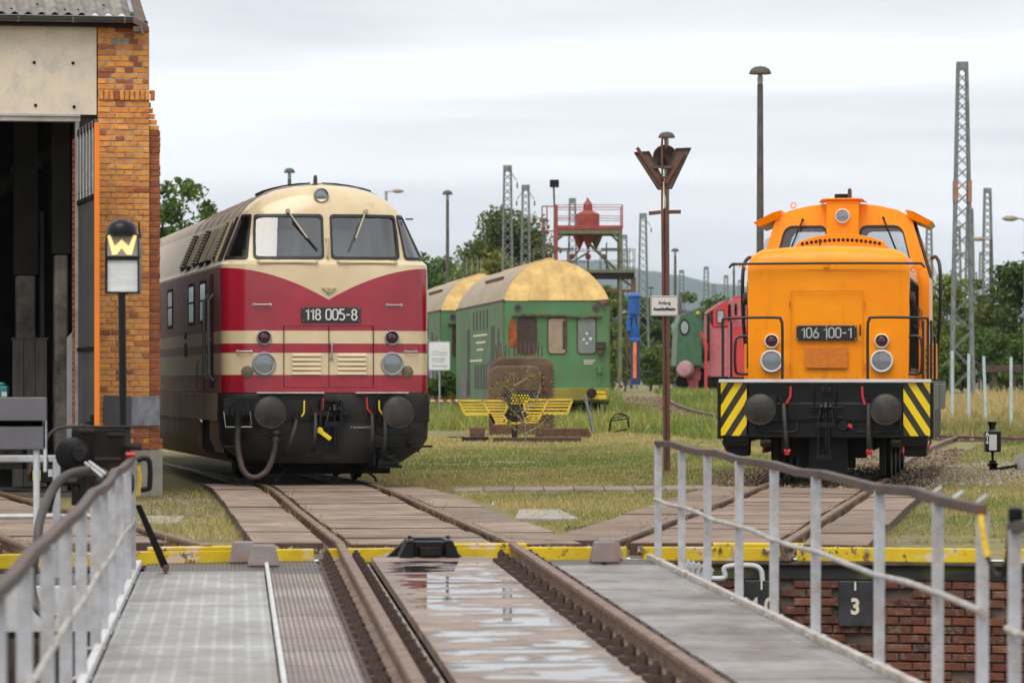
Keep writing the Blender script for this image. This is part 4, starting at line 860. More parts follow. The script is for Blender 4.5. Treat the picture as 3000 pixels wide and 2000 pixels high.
# roof details
ROOFM = mat('roof_brown', (.17, .13, .10), .7, var=.3, bump=.3, dirt=(.25, .2, .15), damt=.5)
for y_ in (1.62, 2.6, 3.6, 4.6, 5.6, 6.6, 7.8):
    q = MB(); pts = [Vector((lev(z_)[1]*s_, y_, z_+.008)) for s_, zl in ((-1, (3.7, 3.8, 3.92, 4.03, 4.1, 4.14)), ) for z_ in zl]+[Vector((0, y_, 4.158))]+[Vector((lev(z_)[1], y_, z_+.008)) for z_ in (4.14, 4.1, 4.03, 3.92, 3.8, 3.7)]
    q.tube(pts, .022, 6); q.build('roof_rib', mat('roof_rib', (.28, .22, .15), .6, var=.2, bump=.1), rd, smooth=50)
q = MB(); q.tube([(-1.085, 1.62, 3.70), (-1.085, LEN-.5, 3.70)], .022, 6); q.tube([(1.085, 1.62, 3.70), (1.085, LEN-.5, 3.70)], .022, 6); q.build('rain_gutter', ROOFM, rd)
for k_ in range(9):
    yy = 2.2+k_*.62; q = MB(); cx_, cz_ = -.62+.02*(k_ % 2), 4.02; q.tube([(cx_+.035*math.cos(t_), yy, cz_+.05+.035*math.sin(t_)) for t_ in [-2.0+.5*i for i in range(9)]], .007, 5); q.build('roof_hook', SOOT, rd)
for hx_ in ((-.78, -.66, -.5, -.3, -.12), (.06, .25, .45, .62, .74)):
    rz_ = lambda x_: 4.15-.14*(abs(x_)/.85)**2.2 if abs(x_) < .85 else 4.0
    q = MB(); top_ = [(x_, rz_(x_)+.045) for x_ in hx_]; bot_ = [(x_, rz_(x_)+.01) for x_ in hx_[::-1]]; q.prism([(a, 1.7, b) for a, b in top_+bot_], (0, 1.0, 0)); q.build('roof_hatch', SOOT, rd)
q = MB(); q.lathe([(.055, 0), (.05, .02), (.03, .03), (.026, .13), (.015, .15)], (-.06, 1.6, 4.14), (0, 0, 1), 12); q.build('horn', RUSTD, rd, smooth=40)
# lamps
def lamp(root, p, r, kind, ringm, nrm=(0, -1, 0), depth=.05):
    q = MB(); q.lathe([(r*.80, .01), (r*.82, depth*.8), (r*.88, depth), (r*.96, depth*.9), (r, depth*.4), (r, -.06), (r*.8, -.06)], p, nrm, 26); w = q.build('headlamp' if kind == 'g' else 'tail_lamp', ringm, root, smooth=40)
    n = Vector(nrm)
    q = MB()
    if kind == 'g': q.lathe([(r*.12, -.045), (r*.16, -.045), (r*.5, -.025), (r*.8, .005), (r*.81, .012)], p, nrm, 26); q.build('reflector', LAMPG, w, smooth=40); q = MB(); q.lathe([(.0, -.04), (r*.13, -.04), (r*.12, .0), (0, .006)], p, nrm, 12); q.build('bulb', LAMPG, w, smooth=40); q = MB(); q.lathe([(r*.81, .018), (r*.5, .026), (0, .03)], p, nrm, 24); q.build('lens', glassmat('lamp_lens', (.9, .92, .93), .25, .08), w, smooth=40)
    else: q.lathe([(r*.80, .01), (r*.7, .022), (r*.4, .032), (0, .036)], p, nrm, 22); q.build('red_lens', LAMPR, w, smooth=50)
    return w
LR = mat('lamp_ring_grey', (.30, .32, .34), .4, var=.1, bump=.05)
def nose(x_, z_, out=.0): t = x_/lev(z_)[1]; return fpt(AE(t), z_, out)
for s in (-1, 1):
    lamp(rd, nose(.885*s, 2.01), .105, 'r', LR); lamp(rd, nose(.885*s, 1.65), .165, 'g', LR)
p = nose(-.055, 4.0); lamp(rd, (-.055, 1.03, 3.98), .105, 'g', LR, depth=.07)
# number plate and emblem
q = MB(); q.box(-.41, .41, -.012, .012, -.105, .105); npq = q.build('number_plate', mat('plate_black', (.028, .03, .036), .45, var=.15, bump=.15), rd, bevel=.008); npq.location = (.03, .625, 2.325)
stroke_text('118 005-8', .155, mat('plate_digits', (.66, .65, .62), .5, var=.08, bump=.05), npq, (0, -.012, 0), 1.0, .13)
for sx in (-.385, .385):
    for sz in (-.085, .085):
        q = MB(); q.lathe([(.008, 0), (.008, .004), (0, .005)], (sx, -.012, sz), (0, -1, 0), 8); q.build('screw', STEEL, npq)
EMB = mat('emblem_cream', (.55, .43, .25), .5, var=.15, bump=.1)
q = MB(); q.prism([(-.10, .615, 2.70), (-.06, .615, 2.70), (-.03, .615, 2.665), (.03, .615, 2.665), (.06, .615, 2.70), (.10, .615, 2.70), (.03, .615, 2.635), (-.03, .615, 2.635)], (0, .035, 0)); q.box(-.03, .03, .61, .65, 2.67, 2.70); q.build('emblem', EMB, rd, bevel=.004)
q = MB(); q.lathe([(.018, 0), (.018, .03), (0, .03)], (0, .66, 2.615), (0, -1, 0), 12); q.build('lock', STEEL, rd)
# nose doors
for x_ in (-.62, .0, .62):
    q = MB(); q.box(x_-.004, x_+.004, .617 if x_ == 0 else .637, .66, 1.33, 2.17); q.build('door_gap', SOOT, rd)
for z_ in (2.17, 1.33):
    q = MB(); pts = [nose(-.62+1.24*i/8, z_, .002) for i in range(9)]
    for a, b in zip(pts, pts[1:]): q.beam(a, b, .006, .006)
    q.build('door_gap', mat('door_gap_dull', (.12, .01, .015), .6, bump=0), rd)
for x0 in (-.51, .12):
    for i in range(5):
        q = MB(); zc = 1.79-i*.063; q.prism([(x0, .60, zc-.035), (x0, .635, zc-.035), (x0, .635, zc+.01), (x0, .615, zc+.005)], (.40, 0, 0)); q.build('louvre', LIV, rd, bevel=.004)
SIL = mat('handle_steel', (.42, .41, .39), .4, metal=.5, var=.15, bump=.1)
def handle(root, p, q_, st=.05, r=.012, m_=SIL, out=(0, -1, 0), nm='grab_handle'):
    p = Vector(p); q_ = Vector(q_); o = Vector(out)*st; q = MB(); q.tube([p, p+o, p.lerp(q_, .08)+o, p.lerp(q_, .92)+o, q_+o, q_], r, 8)
    d = (q_-p).normalized()
    for e in (p, q_): q.cyl(e, e+Vector(out)*.01, r*2)
    return q.build(nm, m_, root, smooth=50)
for x0, x1, z_ in ((-1.02, -.80, 2.46), (.82, 1.02, 2.46), (-1.24, -1.06, 1.82), (1.08, 1.24, 1.82)):
    handle(rd, nose(x0, z_), nose(x1, z_))
handle(rd, (.035, .625, 1.72), (.035, .625, 1.93), .04)
for x0, x1 in ((-.95, -.16), (.14, .95)):
    handle(rd, nose(x0, 3.04)+Vector((0, 0, 0)), nose(x1, 3.04), .05, .016, mat('cream_tube', (.50, .40, .24), .5, var=.15, bump=.1))
handle(rd, fpt(0, 3.12), fpt(0, 3.36), .04, .014, mat('cream_tube'))
for s in (-1, 1):
    p = nose(s*1.11, 1.54); q = MB(); q.lathe([(.085, -.01), (.085, .012), (.08, .016), (0, .016)], p, (s*.35, -1, 0), 18); q.build('grille_disc', mat('mesh_grille', (.17, .13, .075), .6, var=.4, scale=60, bump=.5, bscale=150), rd, smooth=40)
# wipers
WIP = mat('wiper_cream', (.50, .42, .30), .5, var=.2, bump=.1)
for s, t0, t1 in ((-1, -.40, -.10), (1, .42, .22)):
    p = fpt(AE(t0), 3.75, .03); e = fpt(AE((t0+t1*2)/3), 3.37, .04); e2 = fpt(AE(t1), 3.21, .03)
    q = MB(); q.cyl(p+Vector((0, .03, 0)), p+Vector((0, -.03, 0)), .03); q.tube([p, e], .012, 6); w = q.build('wiper', WIP, rd)
    q = MB(); q.tube([p.lerp(e, .35)+Vector((-.03, 0, -.02)), e2], .010, 6); q.build('wiper_blade', GASK, w)
# --- black skirt
SK = mat('skirt_black', (.013, .013, .014), .5, var=.3, bump=.15, bscale=20, dirt=(.06, .05, .04), damt=.4, dscale=1.6)
def skirt(levels, nm, m_):
    q = MB(); A_ = [-math.pi/2+math.pi*i/24 for i in range(25)]; vs = []
    for z_, w, f in levels:
        row = [Vector((-w, 1.32, z_))]
        for a in A_:
            s = math.sin(a); px = (abs(s)**.6667)*(1 if s > 0 else -1); row.append(Vector((w*px, f+.42*(1-abs(math.cos(a))**.6667)+.08*px*px, z_)))
        row.append(Vector((w, 1.32, z_))); vs += row
    n = 27; fs = [(k_*n+i, k_*n+i+1, (k_+1)*n+i+1, (k_+1)*n+i) for k_ in range(len(levels)-1) for i in range(n-1)]
    fs += [tuple(range(n)), tuple(range((len(levels)-1)*n, len(levels)*n))]
    q.add(vs, fs); return q.build(nm, m_, rd, smooth=40)
skirt([(1.245, 1.46, .600), (1.20, 1.465, .595), (.86, 1.465, .597), (.845, 1.455, .605)], 'buffer_beam', SK)
skirt([(.843, 1.45, .608), (.62, 1.44, .615), (.48, 1.36, .64), (.34, 1.16, .70), (.285, 1.08, .74)], 'front_skirt', SK)
for x0, x1 in ((-.98, -.08), (.36, 1.08)):
    q = MB(); pts = [nose(x0+(x1-x0)*i/8, 1.26, .03) for i in range(9)]; 
    for a, b in zip(pts, pts[1:]): q.beam((a.x, a.y-.05, 1.255), (b.x, b.y-.05, 1.255), .12, .02)
    q.build('step_strip', mat('step_white', (.55, .53, .49), .6, var=.15, bump=.2, dirt=(.25, .15, .09), damt=.5, dscale=8), rd)
SKB = mat('skirt_brown', (.44, .31, .235), .65, var=.3, scale=1.5, bump=.2, st=(1, 1, .3), dirt=(.23, .17, .12), damt=.6)
for s in (-1, 1):
    q = MB(); q.box(s*1.452-.012, s*1.452+.012, 1.33, LEN, .86, 1.244); q.build('side_sill', SKB, rd, bevel=.004)
    q = MB(); prof = [(1.435, .88), (1.44, .62), (1.36, .42), (1.2, .28), (.9, .22)]
    vs = [(s*a, y_, b) for y_ in (4.3, 13.5) for a, b in prof]; q.add(vs, [(i, i+1, 6+i, 5+i) for i in range(4)]+[(0, 1, 2, 3, 4), (9, 8, 7, 6, 5)]); q.build('fuel_tank', SKB, rd, smooth=50)
    q = MB(); vs = [(s*a, y_, b) for y_ in (1.33, 2.6) for a, b in prof[:3]]; q.add(vs, [(i, i+1, 4+i, 3+i) for i in range(2)]); q.build('side_skirt', SKB, rd, smooth=50)
    for yb in (3.2, 5.2):
        q = MB(); q.lathe([(.18, -.05), (.46, -.05), (.49, -.03), (.49, .02), (.54, .03), (.54, .06), (.1, .06)], (s*.76, yb, .54-.03), (-s, 0, 0), 28); q.build('wheel', SOOT, rd, smooth=40)
    q = MB(); q.box(s*1.02-.05, s*1.02+.05, 2.6, 6, .35, .75); q.box(s*1.0-.12, s*1.0+.12, 3.0, 3.4, .3, .75); q.box(s*1.0-.12, s*1.0+.12, 5.0, 5.4, .3, .75); q.build('bogie_frame', SOOT, rd, bevel=.02)
    q = MB(); q.cyl((s*1.25, 3.7, .9), (s*1.25, 3.7, .45), .07); q.build('damper', SOOT, rd)
for yb in (3.2, 5.2):
    q = MB(); q.cyl((-.7, yb, .51), (.7, yb, .51), .09); q.build('axle', SOOT, rd)
q = MB(); q.box(-.9, .9, 3.0, LEN-2, .95, 1.25); q.build('underframe', SOOT, rd)
for s in (-1, 1):
    q = MB(); q.box(s*1.27-.1, s*1.27+.1, 1.40, 4.36, .42, .95); q.build('wheel_housing', SOOT, rd, bevel=.03)
# buffers, coupling, hoses
def buffer_(root, x_, zc, yb, r=.225):
    q = MB(); q.lathe([(r*.98, .035), (r, .02), (r, .045), (r*.6, .0), (.0, -.012)][::-1], (x_, 0, zc), (0, 1, 0), 32); w = q.build('buffer', mat('buffer_steel', (.035, .033, .032), .42, metal=.35, var=.3, bump=.2, dirt=(.15, .12, .10), damt=.35, dscale=3), root, smooth=35)
    q = MB(); q.lathe([(.07, .04), (.09, .05), (.09, yb*.55), (.13, yb*.55), (.13, yb)], (x_, 0, zc), (0, 1, 0), 20); q.box(x_-.2, x_+.2, yb-.03, yb+.01, zc-.18, zc+.18); q.build('buffer_stock', BLACK, w, smooth=40)
    return w
def hose(root, p, q_, r=.028, sag=.15, fwd=.1, top=REDP, end=None):
    p = Vector(p); q_ = Vector(q_); q = MB(); q.tube(catmull([p+Vector((0, .12, 0)), p, p.lerp(q_, .35)+Vector((0, -fwd, 0)), p.lerp(q_, .75)+Vector((0, -fwd, -.0)), q_], 6), r, 9); w = q.build('brake_hose', RUBBER, root, smooth=50)
    q = MB(); q.cyl(p+Vector((0, .1, .02)), p+Vector((0, -.03, .02)), r*1.7); q.cyl(p+Vector((-.05, .02, .06)), p+Vector((.05, .02, .06)), r*.8); q.cyl(p, p+Vector((0, 0, .1)), r*1.2); q.build('cock', SOOT if end is None else BLACKG, w, smooth=40)
    q = MB(); q.cyl(q_+Vector((-.04, 0, 0)), q_+Vector((.04, 0, -.02)), r*1.4); q.cyl(q_, q_+Vector((.0, 0, -.06)), r*1.2); q.build('coupling_head', end or SOOT, w, smooth=40)
    return w
def lever(root, pts, m_, w=.022):
    q = MB()
    for a, b in zip(pts, pts[1:]): q.beam(a, b, w, .012, up=(0, 1, 0))
    return q.build('cock_lever', m_, root, bevel=.003)
buffer_(rd, -.875, 1.0, .6); buffer_(rd, .875, 1.0, .6)
q = MB(); q.box(-.27, -.05+.32, .50, .60, .93, 1.0); q.prism([(-.16, .42, .80), (-.13, .42, .80), (-.11, .42, 1.15), (-.14, .42, 1.15)], (0, .18, 0)); q.prism([(.12, .42, .80), (.15, .42, .80), (.17, .42, 1.15), (.14, .42, 1.15)], (0, .18, 0)); q.box(-.10, .10, .5, .6, 1.13, 1.18); q.build('coupling_pocket', BLACK, rd, bevel=.008)
def coupling(root, x_, zt, zb, y_):
    q = MB(); q.prism([(x_-.03, y_, zt+.09), (x_-.03, y_-.09, zt+.08), (x_-.03, y_-.16, zt+.0), (x_-.03, y_-.13, zt-.07), (x_-.03, y_-.04, zt-.07), (x_-.03, y_, zt-.02)], (.06, 0, 0)); q.box(x_-.03, x_+.03, y_-.02, y_+.2, zt-.06, zt+.06); w = q.build('draw_hook', BLACKG, root, bevel=.015)
    q = MB()
    for s in (-1, 1): q.tube([(x_+s*.065, y_-.06, zt), (x_+s*.1, y_-.1, zb+.28), (x_+s*.115, y_-.1, zb+.22)], .02, 8); q.cyl((x_+s*.05, y_-.06, zt), (x_+s*.08, y_-.06, zt), .045)
    q.box(x_-.14, x_+.14, y_-.14, y_-.06, zb+.17, zb+.24); q.cyl((x_, y_-.1, zb+.42), (x_, y_-.1, zb-.1), .022); q.build('screw_link', BLACKG, w, smooth=40)
    q = MB(); 
    for s in (-1, 1): q.tube([(x_-.03+s*.06, y_-.1, zb+.16), (x_-.03+s*.08, y_-.1, zb-.1), (x_-.03+s*.09, y_-.1, zb-.24)], .018, 8)
    q.box(x_-.14, x_+.08, y_-.13, y_-.07, zb-.28, zb-.22); q.build('shackle', BLACKG, w, smooth=40)
coupling(rd, .06, 1.02, .62, .58)
hose(rd, (-.20, .52, .98), (-.24, .46, .50)); lever(rd, [(-.10, .46, 1.18), (-.105, .46, 1.04), (-.15, .46, .96)], REDP)
hose(rd, (-.46, .50, .88), (-.62, .46, .44)); lever(rd, [(-.36, .46, 1.15), (-.365, .46, .98), (-.40, .46, .93)], YELP)
hose(rd, (.58, .52, .97), (.56, .46, .50)); lever(rd, [(.50, .46, 1.19), (.51, .46, 1.04), (.56, .46, .97)], REDP)
hose(rd, (.76, .50, .92), (.73, .46, .44)); lever(rd, [(.67, .46, 1.15), (.675, .46, 1.02), (.72, .46, .96)], YELP)
q = MB(); q.cyl((-.02-.35+.22, .62, .74), (-.15, .50, .74), .085); q.cyl((-.15, .50, .74), (-.15, .45, .74), .05); w = q.build('heating_cock', BLACK, rd, smooth=40)
q = MB(); q.beam((-.17, .44, .745), (.0, .43, .62), .06, .025, up=(0, 1, 0)); q.cyl((-.15, .45, .74), (-.15, .42, .74), .045); q.build('yellow_lever', YELP, w, bevel=.006)
put_text('bz', mat('small_lettering', (.6, .58, .55), .6, bump=0), rd, (.47, .61-.012, .78))
q = MB(); q.cyl((-1.27, .60, 1.0), (-1.27, .47, 1.0), .12, .10, n=20); q.cyl((-1.27, .48, 1.0), (-1.27, .48, .80), .06); q.box(-1.45, -1.09, .56, .62, .95, 1.18); w = q.build('heating_socket', BLACK, rd, smooth=40)
q = MB(); q.tube([(-1.46, .5, 1.0), (-1.44, .46, .79), (-1.08, .46, .79), (-1.10, .5, 1.0)], .009, 6); q.build('bracket', STEEL, w)
q = MB(); q.tube(catmull([(-1.27, .48, .8), (-1.27, .46, .5), (-1.20, .44, .2), (-1.05, .42, .10), (-.88, .42, .2), (-.78, .44, .45), (-.75, .5, .66)], 8), .042, 10); q.cyl((-.75, .5, .58), (-.75, .55, .72), .07); q.build('heating_cable', mat('worn_cable', (.045, .042, .04), .55, var=.3, bump=.2, dirt=(.2, .1, .05), damt=.4, dscale=4), rd, smooth=50)
for s in (-1, 1):
    q = MB(); q.tube([(s*.55 if s < 0 else .62, .5, .90), (s*.57 if s < 0 else .63, .47, .72), (s*.66 if s < 0 else .70, .46, .68), (s*1.05, .46, .68), (s*1.10, .5, .72), (s*1.1, .55, .86)], .013, 8); q.build('uncoupling_bar', SOOT, rd, smooth=50)
q = MB(); q.box(.62, .98, .50, .70, .50, .53); q.box(.66, 1.0, .52, .7, .22, .26); q.box(.60, .63, .52, .7, .25, .52); q.prism([(.66, .5, .26), (.96, .5, .26), (.94, .5, .36), (.68, .5, .36)], (0, .2, 0)); q.lathe([(.10, 0), (.10, .06), (.05, .08)], (.81, .56, .40), (0, 0, -1), 16); q.build('front_step', BLACK, rd, bevel=.008)
for s in (-1, 1):
    q = MB(); q.box(s*1.28-.16, s*1.28+.16, .60, .86, .50, .53); q.build('foot_step', SOOT, rd, bevel=.006)
    q = MB(); q.box(s*1.22-.1, s*1.22+.1, .74, .78, .54, .70); q.build('step_recess', SOOT, rd)
    q = MB(); q.tube([(s*.56, 1.2, .34), (s*.54, .95, .2), (s*.68, .9, .08), (s*.70, .9, -.02+.04)], .018, 7); q.build('rail_guard', SOOT, rd)
q = MB(); q.box(-1.0, 1.0, 1.6, 2.4, .12, .32); q.box(-.3, .7, 1.4, 1.5, .18, .3); q.build('underframe_gear', SOOT, rd, bevel=.02)
# --- left flank: door, handrails, windows, louvres
DRK = mat('door_recess', (.06, .012, .014), .6, var=.2, bump=.1)
SG = mat('side_glass', (.36, .35, .32), .12, var=.15, bump=0, scale=1.0)
for s in (-1, 1):
    X = s*1.448
    q = MB(); q.box(X-.008, X+.008, 2.05, 2.5, 1.32, 2.86); q.box(X-.01, X+.012, 2.1, 2.45, 2.75, 2.92); q.build('cab_door', DRK, rd, bevel=.02)
    for y_ in (1.95, 2.6):
        q = MB(); q.tube([(X, y_, 1.42), (X+s*.07, y_, 1.5), (X+s*.07, y_, 2.55), (X, y_, 2.63)], .024, 8); q.build('handrail', mat('handrail_grey', (.13, .14, .15), .5, var=.15, bump=.1), rd, smooth=50)
    q = MB(); q.tube([(X, 2.2, 2.0), (X+s*.06, 2.2, 1.98), (X+s*.05, 2.2, 1.9)], .014, 6); q.build('door_handle', WHITE, rd)
    for y_ in (3.05, 4.75, 8.2, 10.5):
        q = MB(); O = [(X, y_+a, b) for a, b in rrect(0, .84, 2.24, 2.86, .06)]; I_ = [(X, y_+a, b) for a, b in rrect(.035, .805, 2.275, 2.825, .05)]; q.ring(O, I_, (s*.008, 0, 0)); w = q.build('window', SOOT, rd)
        for z0, z1 in ((2.29, 2.56), (2.585, 2.81)):
            q = MB(); q.box(X-.004, X+.004, y_+.035, y_+.805, z0, z1); q.build('pane', SG, w)
        q = MB(); q.box(X, X+s*.01, y_+.035, y_+.805, 2.56, 2.585); q.build('glazing_bar', SOOT, w)
    for y_, z0, z1 in ((5.9, 2.05, 2.15), (5.9, 1.78, 1.98)):
        q = MB(); q.box(X-.006, X+.012, y_, y_+.35, z0, z1); q.build('vent_plate', RUSTD, rd, bevel=.004)
    for y_ in (3.0, 4.0):
        q = MB(); q.tube([(X, y_, 1.7), (X+s*.03, y_, 1.68), (X+s*.03, y_, 1.3), (X, y_, 1.28)], .008, 5); q.build('latch_bar', RUSTD, rd)
    nrm = Vector((s*.61, 0, .30)).normalized()
    def sl(y_, z_, o=0.): return Vector((s*lev(z_)[1], y_, z_))+Vector((nrm.x*o, 0, nrm.z*o))
    for y0, y1, kd in ((2.15, 2.72, 'L'), (3.05, 3.75, 'P'), (4.05, 4.75, 'P'), (5.1, 5.65, 'L'), (6.0, 6.7, 'P'), (7.0, 7.6, 'L')):
        P = [sl(y0, 3.12, .004), sl(y1, 3.12, .004), sl(y1, 3.64, .004), sl(y0, 3.64, .004)]
        q = MB(); q.prism(P, nrm*.014)
        if kd == 'P':
            w = q.build('roof_panel', mat('tan_panel', (.40, .32, .19), .7, var=.3, scale=4, bump=.3, dirt=(.15, .12, .09), damt=.6, dscale=3), rd, bevel=.004)
            q = MB(); q.beam(sl(y0-.02, 3.12, .03), sl(y1+.02, 3.12, .03), .05, .02); q.build('drip_edge', SOOT, w)
        else:
            w = q.build('louvre_panel', mat('louvre_dark', (.03, .027, .024), .8, var=.3, bump=0), rd)
            for k_ in range(12):
                z_ = 3.14+k_*.043; q = MB(); q.prism([sl(y0+.02, z_, .016), sl(y0+.02, z_+.012, .05), sl(y0+.02, z_+.026, .05), sl(y0+.02, z_+.014, .016)], (0, y1-y0-.04, 0)); q.build('slat', mat('slat_tan', (.34, .28, .20), .7, var=.25, bump=.1), w)
    q = MB(); q.tube([sl(1.98, 3.08, .03), sl(1.98, 3.66, .05)], .02, 6); q.build('mirror_arm', mat('cream_tube'), rd)
q = MB(); q.box(1.16, 1.26, 1.2, 1.24, 3.66, 3.68); q.build('roof_bracket', BLACK, rd)
# ================================================================== ORANGE SHUNTING LOCOMOTIVE
og = loco_base('shunting_locomotive', 'bright orange diesel shunting locomotive with black and yellow striped corners', 4.32, 51.76, .14)
m = bpy.data.materials.new('orange_enamel'); g = NG(m); x, y, z = g.xyz()
c = g.mix(g.ramp(g.noise(1.1, 5), [(.3, 0.), (.7, 1.)]), (.92, .27, .0), (.97, .33, .001))
c = g.mix(g.m('MULTIPLY', g.ramp(g.noise(4, 7, .7), [(.58, 0.), (.72, 1.)]), .4), c, (.55, .10, .004)); c = g.mix(g.m('MULTIPLY', g.ramp(g.noise(7, 7, .7, st=(1, 1, .08)), [(.56, 0.), (.75, 1.)]), .35), c, (.42, .10, .01))
g.l(c, g.p.inputs['Base Color']); g.l(g.m('MULTIPLY_ADD', g.noise(5, 5), .2, .22), g.p.inputs['Roughness']); g.p.inputs['Coat Weight'].default_value = .06; g.p.inputs['Specular IOR Level'].default_value = .3
g.bump(g.noise(3.2, 5, .62), .22, .04); ORG = m
ORP = mat('orange_patch', (.62, .17, .005), .5, var=.15, scale=12, bump=.1)
BW = 1.48
# frame and beam
q = MB(); q.box(-BW, BW, .67, 9.9, 1.22, 1.415); q.build('footplate', BLACK, og, bevel=.01)
q = MB(); q.box(-BW-.01, BW+.01, .50, .56, 1.395, 1.44); q.build('footplate_edge', mat('edge_white', (.6, .61, .62), .45, var=.1, bump=.15, dirt=(.3, .28, .25), damt=.35), og, bevel=.006)
q = MB(); q.box(-1.08, 1.10, .60, .66, .62, 1.39); q.box(-1.08, 1.10, .56, .60, .86, 1.10); q.box(-1.10, 1.10, .58, .62, .84, .865); q.box(-1.10, 1.10, .57, .62, 1.10, 1.115); q.build('buffer_beam', BLACKG, og, bevel=.008)
def hazmat(name, slope):
    m = bpy.data.materials.new(name); g = NG(m); x, y, z = g.xyz()
    f = g.m('FRACT', g.m('MULTIPLY', g.m('ADD', z, g.m('MULTIPLY', x, slope)), 1/.335))
    c = g.mix(g.m('GREATER_THAN', f, .48), (.014, .014, .014), (.88, .62, .002)); c = g.mix(g.m('MULTIPLY', g.noise(6, 5), .12), c, (.3, .2, .05))
    g.l(c, g.p.inputs['Base Color']); g.p.inputs['Roughness'].default_value = .35; g.bump(g.noise(20, 4), .12, .01); return m
for s, sl_ in ((-1, -1.55), (1, 1.55)):
    q = MB(); x0, x1 = sorted((s*1.10, s*1.47)); vs = []; n = 8
    for i in range(n+1):
        t = i/n; xx_ = s*(1.10+.37*t); yy_ = .57+.07*max(0, t-.45)**2/.3
        vs += [(xx_, yy_, .645), (xx_, yy_, 1.39), (xx_, yy_+.03, .645), (xx_, yy_+.03, 1.39)]
    fs = []
    for i in range(n): a = 4*i; fs += [(a, a+4, a+5, a+1), (a+2, a+3, a+7, a+6), (a+1, a+5, a+7, a+3), (a, a+2, a+6, a+4)]
    fs += [(0, 1, 3, 2), (4*n, 4*n+2, 4*n+3, 4*n+1)]; q.add(vs, fs); q.build('striped_board', hazmat('hazard_stripes_%s' % ('a' if s < 0 else 'b'), sl_), og, smooth=40)
    q = MB(); x0, x1 = sorted((s*1.47, s*1.52)); q.box(x0, x1, .64, 1.15, .60, 1.40); q.build('corner_plate', BLACKG, og, bevel=.01)
    q = MB(); x0, x1 = sorted((s*1.06, s*1.44)); q.hexa([(x0+.01, .62, .50), (x1-.01, .62, .50), (x1-.01, 1.0, .50), (x0+.01, 1.0, .50), (x0, .60, .655), (x1, .60, .655), (x1, 1.05, .655), (x0, 1.05, .655)]); q.build('step', BLACKG, og, bevel=.008)
# boxes and gear under the right flank
GRN = mat('battery_box_green', (.055, .07, .045), .5, var=.2, bump=.15, dirt=(.14, .12, .09), damt=.4)
for s in (-1, 1):
    q = MB(); x0, x1 = sorted((s*1.12, s*1.50)); q.box(x0, x1, 1.4, 4.6, .98, 1.38); q.box(x0, x1, 5.2, 8.6, .98, 1.38); q.build('battery_box', GRN, og, bevel=.012)
    q = MB(); x0, x1 = sorted((s*1.1, s*1.42)); q.box(x0, x1, 1.3, 8.9, .55, .96); q.box(x0, x1, .9, 1.4, .35, .55); q.build('air_tank', BLACK, og, bevel=.03)
    q = MB(); q.tube([(s*1.46, 1.3, .62), (s*1.47, 1.05, .55), (s*1.42, 1.0, .44), (s*1.40, 1.2, .40)], .018, 7); q.build('step_bracket', REDP if s > 0 else BLACK, og)
    for yb in (2.6, 4.3, 6.0, 7.7):
        q = MB(); q.lathe([(.12, -.10), (.14, -.05), (.38, -.03), (.40, -.05)], (s*.80, yb, .55), (s, 0, 0), 28); w = q.build('wheel', mat('wheel_red', (.14, .012, .012), .5, var=.3, bump=.15, dirt=(.05, .03, .025), damt=.5), og, smooth=35)
        q = MB(); q.lathe([(.40, -.06), (.55, -.06), (.55, .04), (.58, .05), (.58, .08), (.40, .08)][::-1], (s*.80-s*.0, yb, .55), (-s, 0, 0), 32); q.build('tyre', SOOT, w, smooth=35)
        q = MB(); q.cyl((s*.82, yb, .55), (s*1.05, yb, .55), .10); q.build('crank_pin', STEEL, w)
    q = MB(); q.beam((s*1.0, 2.6, .42), (s*1.0, 7.7, .42), .05, .11); q.build('coupling_rod', REDP, og, bevel=.01)
    q = MB(); q.box(s*.6-.03, s*.6+.03, .8, 9.6, .42, 1.2); q.build('frame_plate', BLACK, og)
    q = MB(); q.beam((s*.76, 1.75, .95), (s*.76, 1.75, .06), .05, .09); q.build('rail_guard', BLACK, og, bevel=.006)
q = MB(); q.box(-.55, .55, 1.3, 1.6, .32, 1.2); q.box(-.4, .4, 1.25, 1.32, .18, .34); q.build('inner_frame', SOOT, og, bevel=.01)
q = MB(); q.box(-.25, .30, 1.0, 1.05, .10, .65); q.build('mud_plate', BLACK, og, bevel=.01)
buffer_(og, -.875, 1.03, .56); buffer_(og, .875, 1.03, .56); coupling(og, .02, 1.05, .60, .56)
q = MB(); q.box(-.16, -.145, .46, .58, .88, 1.28); q.box(.15, .165, .46, .58, .88, 1.28); q.box(-.25, .26, .50, .58, 1.04, 1.055); q.box(-.25, .26, .5, .58, .90, .915); q.box(-.05, .1, .5, .58, 1.24, 1.32); q.cyl((.02, .5, 1.24), (.02, .5, 1.36), .02); q.build('coupling_pocket', BLACKG, og, bevel=.006)
hose(og, (-.57, .48, 1.10), (-.52, .42, .44), .032, end=REDP); lever(og, [(-.47, .44, 1.34), (-.475, .44, 1.20), (-.53, .44, 1.10)], REDP, .03)
hose(og, (.62, .48, 1.10), (.63, .42, .44), .032, end=REDP); lever(og, [(.53, .44, 1.34), (.535, .44, 1.20), (.57, .44, 1.08)], REDP, .03)
for s in (-1, 1):
    q = MB(); x0, x1 = (-.98, -.38) if s < 0 else (.40, 1.06); q.tube([(x0, .5, .86), (x0, .47, .74), (x0+.06, .46, .70), (x1-.06, .46, .70), (x1, .47, .72), (x1, .5, .84)], .014, 8); q.build('uncoupling_bar', BLACKG, og, smooth=50)
q = MB(); q.cyl((.26, .6, .79), (.26, .50, .79), .09, .07); q.box(.13, .4, .54, .6, .77, .81); q.build('air_valve', BLACKG, og, smooth=40); lever(og, [(.33, .5, .80), (.40, .49, .77)], REDP, .05)
